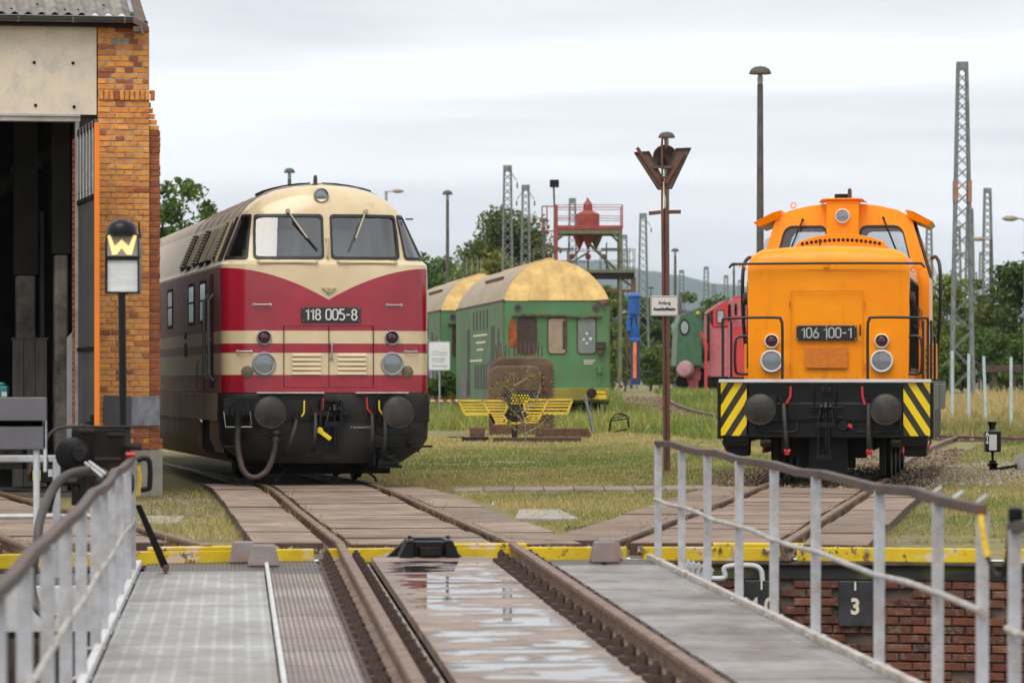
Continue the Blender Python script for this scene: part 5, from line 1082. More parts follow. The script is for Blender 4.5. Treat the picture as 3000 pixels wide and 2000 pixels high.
# hood
q = MB(); vs = []; sec = [(-1.14, 1.42), (-1.155, 2.9), (-1.15, 3.10), (-1.10, 3.22), (-.95, 3.30), (-.5, 3.34), (0, 3.355), (.5, 3.34), (.95, 3.30), (1.10, 3.22), (1.15, 3.10), (1.155, 2.9), (1.14, 1.42)]
stn = [(1.40, 0.0, 1), (1.405, .01, .995), (1.43, .05, .985), (1.50, .10, .99), (1.6, .12, 1), (5.6, .12, 1)]
H0 = 1.40
def hpt(x_, z_, k_):                                # front edge of the roof rolls over
    y_, _, _ = stn[k_]; dz = {0: .34, 1: .24, 2: .14, 3: .05, 4: .0, 5: 0}[k_]
    zr_ = z_-dz*max(0, (z_-2.9)/.45); return (x_, y_+.035*(x_/1.15)**2*(1 if k_ < 3 else 0), zr_)
vs = [hpt(x_, z_, k_) for k_ in range(6) for x_, z_ in sec]; n = len(sec)
q.add(vs, [(k_*n+i, k_*n+i+1, (k_+1)*n+i+1, (k_+1)*n+i) for k_ in range(5) for i in range(n-1)])
# front face as a grid
q.add([hpt(x_, z_, 0) for x_, z_ in sec], [tuple(range(n))]); hood = q.build('engine_hood', ORG, og, smooth=35)
q = MB(); q.box(-1.15, 1.15, 1.38, 5.6, 1.416, 1.44); q.build('hood_sill', BLACK, og)
def strip(name, x0, x1, z0, z1, m_, y_=1.392, t=.012, bev=.003, par=None):
    q = MB(); q.box(x0, x1, y_-t, y_, z0, z1); return q.build(name, m_, par or hood, bevel=bev)
strip('panel_edge', -.53, .50, 2.695, 2.705, ORP); strip('panel_edge', -.535, -.527, 1.47, 2.70, ORP); strip('panel_edge', .497, .504, 1.47, 2.70, ORP)
strip('covered_plate', -.33, .28, 1.60, 1.90, ORP, t=.006)
pl_ = strip('number_plate', -.45, .41, 2.0-.005, 2.21, mat('plate_gloss', (.014, .014, .016), .3, var=.2, bump=.1), t=.022, bev=.006)
stroke_text('106 100-1', .152, mat('plate_digits_grey', (.42, .41, .40), .45, var=.08, bump=.05), pl_, (-.02, 1.37, 2.102), 1.06, .13)
for sx in (-.435, -.02, .395):
    for sz in (2.015, 2.19):
        q = MB(); q.lathe([(.012, 0), (.012, .006), (0, .007)], (sx, 1.37, sz), (0, -1, 0), 8); q.build('screw', STEEL, pl_)
strip('latch', .45, .47, 2.06, 2.22, BLACKG, t=.03); strip('latch', .445, .475, 1.99, 2.045, mat('latch_orange', (.8, .35, .01), .4, bump=0), t=.035)
for zc in (1.62, 2.5):
    for xc in (-.545, .52): strip('hinge', xc-.012, xc+.012, zc-.05, zc+.05, ORP, t=.02)
for i in range(14):
    q = MB(); q.lathe([(.011, 0), (.009, .008), (0, .009)], (-1.08+i*.166, 1.395, 1.475), (0, -1, 0), 8); q.build('bolt', ORP, hood)
strip('hatch_clip', -.06, .02, 3.03, 3.09, ORG, y_=1.41, t=.03)
LW = mat('lamp_ring_white', (.70, .70, .71), .35, var=.06, bump=.05)
for s in (-1, 1):
    lamp(og, (-.02+s*.785, 1.405, 1.985), .105, 'r', LW); lamp(og, (-.02+s*.785, 1.405, 1.70), .165, 'g', LW)
RAILB = mat('handrail_black', (.015, .015, .016), .35, var=.2, bump=.05)
def hrail(pts, r=.018, nm='handrail', m_=RAILB): q = MB(); q.tube(pts, r, 8); return q.build(nm, m_, og, smooth=50)
hrail(catmull([(-1.42, 1.55, 3.05), (-1.36, 1.40, 3.085), (-1.2, 1.34, 3.09), (0, 1.30, 3.095), (1.2, 1.34, 3.09), (1.32, 1.40, 3.085), (1.36, 1.7, 3.05)], 5))
for s in (-1, 1):
    xa, xb = s*1.44, s*.60
    hrail(catmull([(xa, .62, 1.42), (xa, .62, 2.1), (xa, .62, 2.26), (s*1.36, .62, 2.30), (s*.70, .62, 2.31), (s*.62, .62, 2.27), (xb, .62, 2.15), (xb, .62, 1.42)], 5), .02)
    hrail([(s*1.36, 1.1, 1.42), (s*1.36, 1.1, 2.27)], .018)
    hrail(catmull([(s*1.10, 1.5, 2.05), (s*1.28, 1.48, 2.05), (s*1.33, 1.46, 1.95), (s*1.33, 1.46, 1.45+.15), (s*1.28, 1.48, 1.42+.1), (s*1.1, 1.5, 1.52)], 4), .02)
    hrail([(s*1.46, 1.6, 1.42), (s*1.46, 1.6, 2.28)], .018) if s > 0 else None
    if s > 0: hrail([(s*1.46, 3.6, 1.42), (s*1.46, 3.6, 2.1)], .018); hrail([(s*1.46, 1.6, 2.08), (s*1.46, 3.6, 2.08)], .014)
    hrail(catmull([(s*1.42, 5.2, 1.42), (s*1.50, 5.1, 2.4), (s*1.50, 5.1, 3.1), (s*1.44, 5.3, 3.3), (s*1.36, 5.6, 3.3)], 5), .028)
    q = MB(); x0, x1 = sorted((s*1.15, s*1.165)); q.box(x0, x1, 1.75, 5.4, 1.55, 2.9); w = q.build('hood_door', BLACK, og, bevel=.01)
    for k_ in range(5):
        q = MB(); x0, x1 = sorted((s*1.165, s*1.19)); q.box(x0, x1, 1.8+k_*.72, 1.83+k_*.72, 1.6, 2.85); q.build('hinge_bar', SOOT, w)
    q = MB(); q.lathe([(.0, 0), (.09, 0), (.09, .07), (0, .09)], (s*1.15, 1.62, 2.60), (s, 0, 0), 14); q.build('hood_catch', RUBBER, og)
    q = MB(); x0, x1 = sorted((s*1.22, s*1.46)); q.box(x0, x1, 4.8, 5.2, 1.44, 1.98); w = q.build('perforated_box', ORG, og, bevel=.01)
    for i in range(2):
        for j in range(4):
            q = MB(); q.lathe([(.014, 0), (.014, .006), (0, .006)], (s*(1.30+i*.09), 4.80, 1.58+j*.10), (0, -1, 0), 10); q.build('hole', BLACK, w)
# cab
CZ = [(1.44, 1.32), (2.95, 1.32), (3.02, 1.315), (3.88, 1.06), (3.96, 1.0), (4.05, .84), (4.12, .55), (4.155, .25), (4.16, .0)]
def cw(z_):
    for a, b in zip(CZ, CZ[1:]):
        if z_ <= b[0]: return a[1]+(b[1]-a[1])*(z_-a[0])/(b[0]-a[0])
    return 0
Y0, Y1 = 5.62, 7.6
def cyf(z_): return Y0+max(0, z_-3.0)*.16
wz0, wz1 = 3.05, 3.85
xsF = [-1, -.86, -.20, .20, .86, 1]
q = MB(); zl = [1.44, 2.95, wz0, wz1, 3.88, 3.96, 4.05, 4.12, 4.155]
def fx(t, z_): 
    w = cw(z_); return t*w
for yy_, hol in ((0, True), (1, True)):
    vs = [Vector((fx(t, z_), cyf(z_) if yy_ == 0 else Y1-(cyf(z_)-Y0)*.5, z_)) for z_ in zl for t in xsF]
    fs = []
    for j in range(len(zl)-1):
        for i in range(5):
            if hol and zl[j] == wz0 and i in (1, 3): continue
            fs.append((j*6+i, j*6+i+1, (j+1)*6+i+1, (j+1)*6+i))
    q.add(vs, fs)
for s in (-1, 1):                                     # flanks with a window opening, then the roof
    ys = (0., .25, .8, 1.)
    vs = [Vector((s*cw(z_), cyf(z_)+(Y1-(cyf(z_)-Y0)*.5-cyf(z_))*k_, z_)) for z_ in zl for k_ in ys]
    fs = [(j*4+i, j*4+i+1, (j+1)*4+i+1, (j+1)*4+i) for j in range(len(zl)-1) for i in range(3) if not (zl[j] == wz0 and i == 1)]
    q.add(vs, fs)
a = len(q.v); q.add([(-cw(4.155), cyf(4.155), 4.155), (cw(4.155), cyf(4.155), 4.155), (cw(4.155), Y1-.1, 4.155), (-cw(4.155), Y1-.1, 4.155)], [(0, 1, 2, 3)])
cabm = MB(); cabm.v, cabm.f, cabm.mi = q.v, q.f, q.mi
cab = cabm.build('cab', ORG, og, smooth=30)
q = MB(); q.box(-1.25, 1.25, 5.75, 7.5, 2.6, 2.63); q.build('cab_floor', SOOT, cab)
OGL = glassmat('cab_glass_clear', (.80, .84, .86), .30)
def cab_window(yf, i0, i1, nm, back=False):
    P = [Vector((fx(t, z_), yf(z_), z_)) for t, z_ in ((i0, wz0), (i1, wz0), (i1, wz1), (i0, wz1))]
    q = MB(); q.add([p+Vector((0, .02 if not back else -.02, 0)) for p in P], [(0, 1, 2, 3)]); w = q.build(nm, OGL, cab)
    sg = -1 if not back else 1
    def mp_(a_, b_): lo = P[0].lerp(P[1], a_); hi = P[3].lerp(P[2], a_); return lo.lerp(hi, b_)
    wd_ = (P[1]-P[0]).length; hg = (P[3]-P[0]).length; rx = .10
    O = [(a_, b_) for a_, b_ in rect_match(-.03, 1.03, -.03, 1.03)]; I_ = rrect(.045, .955, .05, .95, .16)
    q = MB(); q.ring([mp_(a_, b_)+Vector((0, sg*.006, 0)) for a_, b_ in O], [mp_(a_, b_)+Vector((0, sg*.006, 0)) for a_, b_ in I_], (0, -sg*.03, 0)); q.build('window_surround', ORG, w)
    O = rrect(.035, .965, .04, .96, .16); I_ = rrect(.065, .935, .075, .925, .15)
    q = MB(); q.ring([mp_(a_, b_)+Vector((0, sg*.016, 0)) for a_, b_ in O], [mp_(a_, b_)+Vector((0, sg*.016, 0)) for a_, b_ in I_], (0, -sg*.02, 0)); q.build('gasket', GASK, w)
for i0, i1 in ((-.86, -.20), (.20, .86)):
    cab_window(cyf, i0, i1, 'front_window'); cab_window(lambda z_: Y1-(cyf(z_)-Y0)*.5, i0, i1, 'rear_window', True)
for s in (-1, 1):
    P = [Vector((s*(cw(z_)-.01), cyf(z_)+(Y1-(cyf(z_)-Y0)*.5-cyf(z_))*k_, z_)) for k_, z_ in ((.25, wz0), (.8, wz0), (.8, wz1), (.25, wz1))]
    q = MB(); q.add(P, [(0, 1, 2, 3)]); w = q.build('side_window', OGL, cab)
    q = MB()
    for i in range(4): q.beam(P[i]+Vector((s*.02, 0, 0)), P[(i+1) % 4]+Vector((s*.02, 0, 0)), .035, .035)
    q.build('gasket', GASK, w)
    # slanted glass wind deflector and visor wing
    q = MB(); q.prism([(s*1.24, 5.9, 3.05), (s*1.46, 5.75, 3.02), (s*1.20, 5.85, 3.62), (s*1.12, 5.9, 3.66)], (0, .008, 0)); q.build('wind_deflector', glassmat('thin_glass', (.86, .9, .9), .2), cab)
    q = MB(); tip = [Vector((s*1.38, 5.55, 3.86)), Vector((s*1.08, 5.62, 4.02)), Vector((s*.95, 5.70, 4.06)), Vector((s*1.0, 5.72, 3.92)), Vector((s*1.30, 5.62, 3.80))]
    q.prism(tip, (0, 1.75, .0)); q.build('visor', ORG, cab, bevel=.006)
q = MB(); q.box(-.25, .25, 5.50, 5.95, 3.05, 4.20); hb = q.build('lamp_housing', ORG, cab, bevel=.02)
q = MB(); q.hexa([(-.28, 5.44, 4.20), (.28, 5.44, 4.20), (.30, 6.4, 4.20), (-.30, 6.4, 4.20), (-.28, 5.44, 4.225), (.28, 5.44, 4.225), (.30, 6.4, 4.235), (-.30, 6.4, 4.235)]); q.prism([(-.30, 5.45, 4.20), (-.36, 5.45, 4.17), (-.30, 5.45, 4.225)], (0, .9, 0)); q.prism([(.30, 5.45, 4.20), (.36, 5.45, 4.17), (.30, 5.45, 4.225)], (0, .9, 0)); q.build('housing_cap', ORG, hb, bevel=.006)
lamp(og, (-.0, 5.49, 3.95), .115, 'g', LW)
q = MB(); q.box(-.125, .125, 5.492, 5.499, 3.32, 3.50); q.build('covered_plate', mat('dark_orange_patch', (.45, .10, .004), .5, var=.1, bump=0), hb)
q = MB(); q.cyl((-.02, 6.0, 4.22), (-.02, 6.0, 4.31), .13, n=20); q.build('vent_pipe', SOOT, cab, smooth=40)
q = MB(); q.lathe([(.035, 0), (.03, .16), (.0, .18)], (.09, 5.9, 4.22), (0, 0, 1), 10); q.build('horn', RUSTD, cab, smooth=40)
def ringl(p, r=.04, par=cab, m_=ORG):
    q = MB(); q.tube([Vector(p)+Vector((r*math.cos(t_), 0, r*math.sin(t_))) for t_ in [i*math.pi/6 for i in range(13)]], .009, 6); return q.build('lifting_eye', m_, par)
ringl((-.78, 5.9, 4.14)); ringl((1.22, 3.0, 3.10), .05, og); ringl((1.24, 3.6, 3.12), .05, og); ringl((1.2, 1.9, 3.02), .04, og)
hrail([(-1.2, 1.9, 3.02), (-1.24, 1.9, 3.09), (-1.28, 1.9, 3.10), (-1.31, 1.9, 3.06)], .012, 'hook', ORG)
# perforated air intake bar at the back of the hood
q = MB(); top = [(-.72, 3.45), (-.64, 3.54), (-.45, 3.61), (-.2, 3.655), (.0, 3.665), (.2, 3.655), (.45, 3.61), (.64, 3.54), (.72, 3.45)]
q.prism([(x_, 5.0, z_) for x_, z_ in top]+[(.70, 5.0, 3.2), (-.70, 5.0, 3.2)], (0, .35, 0)); vb = q.build('intake_bar', ORG, og, bevel=.008)
for i in range(18):
    x_ = -.585+i*.0688; z_ = 3.535-.06*(abs(x_)/.6)**2; q = MB(); q.lathe([(.026, 0), (.026, .008), (0, .008)], (x_, 5.0, z_+.03), (0, -1, 0), 14); q.build('hole', SOOT, vb, smooth=40)
q = MB(); q.tube([(-.32, 4.9, 3.25), (-.315, 4.9, 3.52)], .012, 6); q.lathe([(.0, 0), (.022, .01), (.022, .05), (0, .06)], (-.315, 4.9, 3.52), (0, 0, 1), 10); q.build('aerial', RUBBER, og)
for p, e in (((-.62, 5.62, 3.90), (-.90, 5.62, 3.22)), ((.62, 5.62, 3.92), (.90, 5.62, 3.22))):
    p = Vector(p); e = Vector(e); q = MB(); q.cyl(p+Vector((0, .1, 0)), p+Vector((0, -.03, 0)), .022); q.tube([p, p.lerp(e, .6), e], .014, 6); w = q.build('wiper', GASK, cab)
    q = MB(); q.tube([p.lerp(e, .45), e], .012, 5); q.build('wiper_blade', GASK, w)
for i in range(3): hrail([(1.17+i*.02, 1.95+i*.3, 2.50-i*.03), (1.26+i*.02, 1.95+i*.3, 2.50-i*.03), (1.26+i*.02, 1.95+i*.3, 2.22-i*.02), (1.17+i*.02, 1.95+i*.3, 2.22-i*.02)], .008, 'cable_loop')
# ================================================================== GREEN DOUBLE-DECK COACHES
ch_slope = -.108
def coach(label, p, damage):
    r = thing('double_deck_coach', label, 'railway coach', p, math.atan(-ch_slope), 'double deck coaches')
    GR = mat('coach_green', (.075, .215, .085), .55, var=.18, scale=1.2, bump=.2, dirt=(.15, .13, .06), damt=.45, dscale=3.5, dst=(1, 1, .15))
    GRS = mat('coach_green_faded', (.085, .18, .085), .7, var=.25, scale=1.0, bump=.2, st=(1, 1, .3), dirt=(.16, .13, .08), damt=.55, dscale=3.5, dst=(1, 1, .15))
    RY = mat('roof_end_ochre', (.60, .40, .14), .75, var=.2, scale=2.5, bump=.7, bscale=7, dirt=(.40, .27, .12), damt=.65, dscale=3.5)
    RT = mat('roof_taupe', (.36, .29, .215), .8, var=.15, scale=1.0, bump=.3, dirt=(.26, .21, .16), damt=.5)
    Wd, Ln, ZE = 1.40, 13.4, 3.29
    q = MB(); q.box(-Wd+.002, Wd-.002, .03, .06, .60, ZE-.01); fr = q.build('end_wall', GR, r)
    lv = [(ZE, 1.40, 0.), (3.55, 1.30, .16), (3.82, 1.13, .38), (4.05, .92, .60), (4.22, .68, .78), (4.33, .42, .90), (4.38, .2, .97), (4.39, .0, 1.0)]
    q = MB(); vs = []
    for z_, w, f in lv: vs += [(-w, f, z_), (w, f, z_)]
    q.add(vs, [(2*i, 2*i+1, 2*i+3, 2*i+2) for i in range(len(lv)-1)]); q.build('roof_end', RY, r, smooth=50)
    q = MB(); vs = []
    for z_, w, f in lv: vs += [(-w-.004, f-.01, z_), (-w-.004, Ln, z_), (w+.004, f-.01, z_), (w+.004, Ln, z_)]
    q.add(vs, sum([[(4*i, 4*i+1, 4*i+5, 4*i+4), (4*i+2, 4*i+6, 4*i+7, 4*i+3)] for i in range(len(lv)-1)], [])); q.build('roof', RT, r, smooth=50)
    for xr in (-.75, -.27, .25, .72):
        q = MB(); P_ = [Vector((xr*(1-.35*(i_/7)), f-.012, z_)) for i_, (z_, w, f) in enumerate(lv[:-1]) if w > abs(xr)*(1-.35*(i_/7))]
        for a, b in zip(P_, P_[1:]): q.beam(a, b, .03, .02)
        q.build('roof_seam', RY, r)
    for i in range(9):
        q = MB(); q.box(-.12, .12, 1.4+i*1.25, 2.35+i*1.25, 4.37, 4.45); q.build('roof_ventilator', RY, r, bevel=.03)
    for s in (-1, 1):
        q = MB(); q.box(s*Wd-.02, s*Wd+.02, .03, Ln, .55, ZE-.01); q.build('side_wall', GRS, r)
        q = MB(); q.box(s*Wd-.03, s*Wd+.03, .0, Ln, ZE-.03, ZE+.02); q.build('eaves', RUSTD, r)
    X = -Wd-.022; DK = mat('coach_opening', (.012, .014, .013), .5, var=.2, bump=0)
    def pane(y0, y1, z0, z1, nm='window', m_=DK): q = MB(); q.box(X-.006, X+.01, y0, y1, z0, z1); return q.build(nm, m_, r)
    for i in range(5): pane(4.0+i*.95, 4.35+i*.95, 2.60, 3.12)
    for i in range(6):
        z0 = lv[1]; q = MB(); q.beam((-1.34, 4.0+i*.8, 3.44), (-1.03, 4.0+i*.8, 3.94), .12, .04, up=(0, 0, 1)); q.build('roof_slat', mat('roof_slat', (.55, .42, .2), .7, var=.2, bump=.2), r)
    q = MB(); q.box(-1.06, -.98, 3.8, 8.3, 3.95, 4.02); q.build('roof_lip', RUSTD, r)
    for i in range(5): pane(4.0+i*.8, 4.42+i*.8, .95, 1.62)
    pane(2.2, 3.1, .75, 2.65, 'doorway'); pane(9.1, 9.9, .75, 2.65, 'doorway'); pane(1.0, 1.4, .9, 2.55)
    for z_, y0, y1 in ((2.42, 4.2, 8.0), (2.22, 4.6, 7.2), (2.02, 5.2, 7.0), (1.72, 5.6, 9.0)): pane(y0, y1, z_, z_+.05, 'painted_line', PAINTW)
    for y0, y1, z1, col in ((3.2, 3.6, 1.9, (.05, .13, .30)), (3.65, 3.95, 1.75, (.40, .05, .05)), (2.6, 3.1, 1.6, (.28, .22, .34)), (10.2, 11.4, 1.5, (.2, .13, .2))):
        q = MB(); q.prism([(X-.012, y0, .62), (X-.012, y1, .62), (X-.012, y1, z1-.2), (X-.012, (y0+y1)/2, z1), (X-.012, y0, z1-.4)], (.006, 0, 0)); q.build('graffiti', mat('graffiti_%d' % int(y0*10), col, .6, var=.4, scale=3, bump=0), r)
    q = MB(); q.box(-1.25, 1.25, Ln, Ln+1.2, .8, 3.2); q.build('gangway', mat('bellows', (.06, .06, .055), .8, var=.3, bump=.3), r)
    # end wall fittings
    cw_ = 1.395
    for i, (x0, x1) in enumerate(((-1.02, -.55), (-.22, .247), (.563, 1.03))):
        P = rrect(x0, x1, 1.90, 2.82, .09); O = rrect(x0-.03, x1+.03, 1.87, 2.85, .11)
        q = MB(); q.ring([(a, .012, b) for a, b in O], [(a, .012, b) for a, b in P], (0, .02, 0)); w = q.build('window', RUSTD, r)
        mm = [mat('broken_pane', (.05, .03, .025), .4, var=.3, bump=0), mat('boarded_pane', (.34, .255, .18), .7, var=.25, scale=2, bump=.1), mat('dusty_glass', (.20, .215, .205), .25, var=.2, scale=2, bump=0)][i]
        q = MB(); q.prism([(a, .02, b) for a, b in P], (0, .008, 0)); q.build('pane', mm, w)
    if damage:
        q = MB(); q.box(.16, .24, .012, .018, 2.0, 2.75); q.build('torn_edge', RUSTD, fr)
        for x_, z_, s_ in ((.80, 2.42, .04), (.72, 2.26, .035), (.90, 2.28, .045), (.80, 2.16, .035)):
            q = MB(); q.lathe([(s_, 0), (s_*.6, .004), (0, .004)], (x_, .016, z_), (0, -1, 0), 7); q.build('bullet_hole', WHITE, fr)
        q = MB(); q.prism([(-1.28, .01, 2.1), (-1.05, .01, 2.05), (-1.06, .01, 2.5), (-1.1, .01, 2.75), (-1.2, .01, 2.82), (-1.27, .01, 2.6)], (0, .015, 0)); q.build('rust_patch', mat('bright_rust', (.30, .07, .015), .8, var=.5, scale=6, bump=.3), fr)
    q = MB(); pts = [(-1.18, 2.88), (-.9, 2.91), (-.5, 2.895), (0, 2.90), (.4, 2.88), (.62, 2.84), (.9, 2.87), (1.2, 2.88)]
    for a, b in zip(pts, pts[1:]): q.beam((a[0], -.02, a[1]), (b[0], -.02, b[1]), .08, .05)
    q.build('rusty_lip', mat('flaking_rust', (.12, .085, .05), .85, var=.5, scale=8, bump=.5), r)
    for x_ in (-1.03, 1.05):
        q = MB(); q.lathe([(.07, .0), (.09, .01), (.10, .0), (.10, .03), (.0, .03)], (x_, .03, 3.10), (0, -1, 0), 18); w = q.build('marker_lamp', mat('lamp_ring_dark', (.09, .08, .10), .6, bump=.1), r, smooth=40)
        q = MB(); q.lathe([(.07, .032), (0, .04)], (x_, .03, 3.10), (0, -1, 0), 16); q.build('lens', RUSTD, w)
    q = MB(); q.prism([(1.05, -.03, 3.30), (1.40, -.03, 3.33), (1.40, -.03, 3.24), (1.25, -.05, 3.2), (1.3, -.06, 3.02), (1.16, -.05, 3.2)], (0, .04, 0)); q.build('torn_roof_edge', RUST, r)
    q = MB(); q.box(1.06, 1.30, -.12, .03, 2.02, 2.2); q.cyl((1.15, -.08, 1.98), (1.15, -.08, 1.86), .08); q.build('lamp_bracket', RUSTD, r, bevel=.01)
    q = MB(); q.box(1.08, 1.18, -.08, .03, 1.36, 1.56); q.tube([(1.13, -.05, 1.36), (1.13, -.06, 1.1)], .02, 6); q.build('cable_socket', GR, r, bevel=.01)
    for i in range(3): q = MB(); q.box(.72, 1.02-.03*i, .014, .03, 1.70-.045*i, 1.72-.045*i); q.build('lettering_line', PAINTW, r)
    q = MB(); q.box(-1.38, 1.38, -.10, .06, .66, .98); q.build('buffer_beam', mat('weathered_yellow', (.34, .27, .025), .6, var=.35, scale=2.5, bump=.2, dirt=(.09, .075, .03), damt=.8, dscale=1.2), r, bevel=.01)
    q = MB(); q.box(.95, 1.30, -.108, -.1, .70, .80); q.box(1.0, 1.28, -.108, -.1, .84, .90); q.build('yellow_patch', YELP, r)
    for s in (-1, 1):
        q = MB(); q.cyl((s*.9, -.1, .85), (s*.9, -.22, .85), .09); q.lathe([(.0, -.02), (.13, 0), (.13, .03), (0, .03)], (s*.9, -.24, .85), (0, 1, 0), 20); q.build('buffer', SOOT, r, smooth=40)
        for yb in (2.0, 4.2):
            q = MB(); q.lathe([(.1, -.05), (.42, -.05), (.42, .05), (.46, .06), (.46, .08), (.1, .08)], (s*.75, yb, .46-.0), (-s, 0, 0), 22); q.build('wheel', SOOT, r, smooth=40)
        q = MB(); q.box(s*1.02-.05, s*1.02+.05, .8, 5.2, .35, .7); q.build('bogie_frame', SOOT, r)
    q = MB(); q.tube(catmull([(.9, -.1, .62), (.86, -.16, .3), (1.05, -.18, .12), (1.25, -.16, .3), (1.25, -.1, .6)], 6), .03, 7); q.build('hose', RUBBER, r, smooth=50)
    q = MB(); q.box(-1.2, 1.2, .3, Ln-.5, .4, .75); q.build('underframe', SOOT, r)
    return r
cY = 98.0; cX = ((1475+1787)/2-1500)/F*cY
c1 = coach('nearer green double deck coach with ochre roof end and rusted window', (cX, cY, .26), True)
c2 = coach('farther green double deck coach behind the white information sign', (cX+14.8*ch_slope-.35, cY+14.7, .28), False)
# ================================================================== BOILER, EMBLEM, TIMBERS
by = 83.0; K = F/by; zb = gz(by)
bo = thing('boiler_firebox', 'rusty riveted boiler firebox with stay rods and tube holes on the lawn', 'boiler', W(1500, 1119, by)); bo.location.z = zb; TM[bo.name] = Matrix.Translation(bo.location)
bx = lambda rx: (1240+rx*.37-1500)/K
bz = lambda ry: EYE+(1119-(780+ry*.37))/K-zb
BRU = mat('boiler_rust', (.10, .055, .042), .9, var=.4, scale=4, bump=.5, bscale=15, dirt=(.18, .155, .075), damt=.55, dscale=1.6)
def ffront(x0, x1, z0, z1, r, n=6):
    return [(x0, z0), (x1, z0)]+[(x1-r+r*math.cos(t), z1-r+r*math.sin(t)) for t in [math.pi/2*i/n for i in range(n+1)]]+[(x0+r+r*math.cos(t), z1-r+r*math.sin(t)) for t in [math.pi/2+math.pi/2*i/n for i in range(n+1)]]
O = ffront(bx(520), bx(935), .0, bz(785), .22)
q = MB(); q.prism([(a, 0, b) for a, b in O], (0, .22, 0)); q.build('front_plate', BRU, bo, bevel=.05)
O2 = ffront(bx(535), bx(1030), .0, bz(715), .26)
q = MB(); q.prism([(a, .24, b) for a, b in O2], (0, 1.7, 0)); q.build('wrapper', BRU, bo, bevel=.05)
q = MB(); q.box(bx(545), bx(1000), -.05, 1.8, -.05, bz(1250)); q.build('foundation_ring', RUST, bo, bevel=.02)
hole_ = ffront(bx(640), bx(925), bz(1215), bz(985), .12)
q = MB(); q.prism([(a, -.006, b) for a, b in hole_], (0, .004, 0)); w = q.build('firehole', mat('firehole_black', (.008, .007, .006), .9, var=.2, bump=0), bo)
k_ = 0
for j in range(5):
    for i in range(12):
        rx = 655+i*23+(11 if j % 2 else 0); ry = 1000+j*21
        if rx > 915: continue
        q = MB(); q.lathe([(.022, 0), (.022, .006), (.0, .006)], (bx(rx), -.006, bz(ry)), (0, -1, 0), 10); q.build('painted_tube_hole', YELP if 690 < rx < 840 and 1 <= j <= 4 else mat('tube_grey', (.10, .115, .12), .6, bump=0), w)  # light showing through the tubes is painted as yellow discs, the rest grey
for i, rx in enumerate((582, 615, 648, 685, 718, 745, 775, 808, 840, 875, 908, 940)):
    q = MB(); h = (.52, .6, .55, .45, .5, .42, .62, .64, .6, .6, .62, .56)[i]*.78; y_ = .3+.25*(i % 3)
    q.tube([(bx(rx), y_, bz(770)), (bx(rx)+random.uniform(-.03, .03), y_, bz(770)+h)], .02, 6, .016); q.build('stay_rod', RUST, bo)
for i in range(16):
    for s, x_ in ((1, bx(1030)), (-1, bx(535))):
        q = MB(); zz_ = .15+i*.085; q.cyl((x_-s*.02, .35, zz_), (x_+s*.05, .35, zz_), .014, n=6); q.build('stay_bolt', RUST, bo)
for i in range(9):
    for j in range(7):
        x_ = bx(545)+i*.125; z_ = .25+j*.17
        if z_ > bz(815) or (bx(640) < x_ < bx(925) and z_ < bz(970)): continue
        q = MB(); q.lathe([(.013, 0), (.009, .01), (0, .012)], (x_, 0, z_), (0, -1, 0), 7); q.build('rivet', RUSTD, bo)
# yellow winged emblem
wy = 79.6; KW = F/wy; em = thing('winged_emblem', 'yellow slatted winged wheel emblem in front of the boiler', 'emblem', W(1500, 1119, wy)); em.location.z = gz(wy); TM[em.name] = Matrix.Translation(em.location)
wx = lambda rx: (1240+rx*.37-1500)/KW
wz_ = lambda ry: EYE+(1119-(780+ry*.37))/KW-gz(wy)
YW = mat('emblem_yellow', (.70, .50, .05), .5, var=.12, bump=.1, dirt=(.45, .32, .08), damt=.4, dscale=3)
for i, (ry, a, b) in enumerate(((1068, 280, 630), (1090, 292, 655), (1112, 305, 662), (1135, 318, 655), (1162, 330, 640), (1182, 530, 640), (1202, 540, 650), (1219, 550, 662), (1238, 560, 675))):
    q = MB(); q.box(wx(a), wx(b), -.012, .012, wz_(ry+7), wz_(ry-7)); q.build('slat', YW, em)
for i, (ry, a, b) in enumerate(((1060, 830, 1180), (1082, 806, 1172), (1104, 800, 1163), (1130, 806, 1152), (1158, 820, 1140), (1180, 820, 935), (1198, 812, 925), (1215, 805, 915), (1235, 795, 905))):
    q = MB(); q.box(wx(a), wx(b), -.012, .012, wz_(ry+7), wz_(ry-7)); q.build('slat', YW, em)
for pts in (((280, 1062), (332, 1172), (528, 1172)), ((470, 1062), (565, 1242)), ((630, 1064), (655, 1080), (664, 1112), (650, 1150), (630, 1170), (672, 1240)), ((528, 1172), (565, 1242), (790, 1240)), ((1180, 1055), (1140, 1165), (940, 1165)), ((990, 1060), (900, 1240)), ((830, 1060), (806, 1078), (798, 1106), (812, 1150), (845, 1165), (795, 1240)), ((280, 1062), (630, 1064)), ((830, 1056), (1180, 1054))):
    q = MB()
    for a, b in zip(pts, pts[1:]): q.beam((wx(a[0]), -.016, wz_(a[1])), (wx(b[0]), -.016, wz_(b[1])), .045, .02, up=(0, 1, 0))
    q.build('rim', YW, em)
q = MB(); q.box(wx(700), wx(745), 0, .1, -.05, wz_(1165)); q.build('post', SOOT, em); 
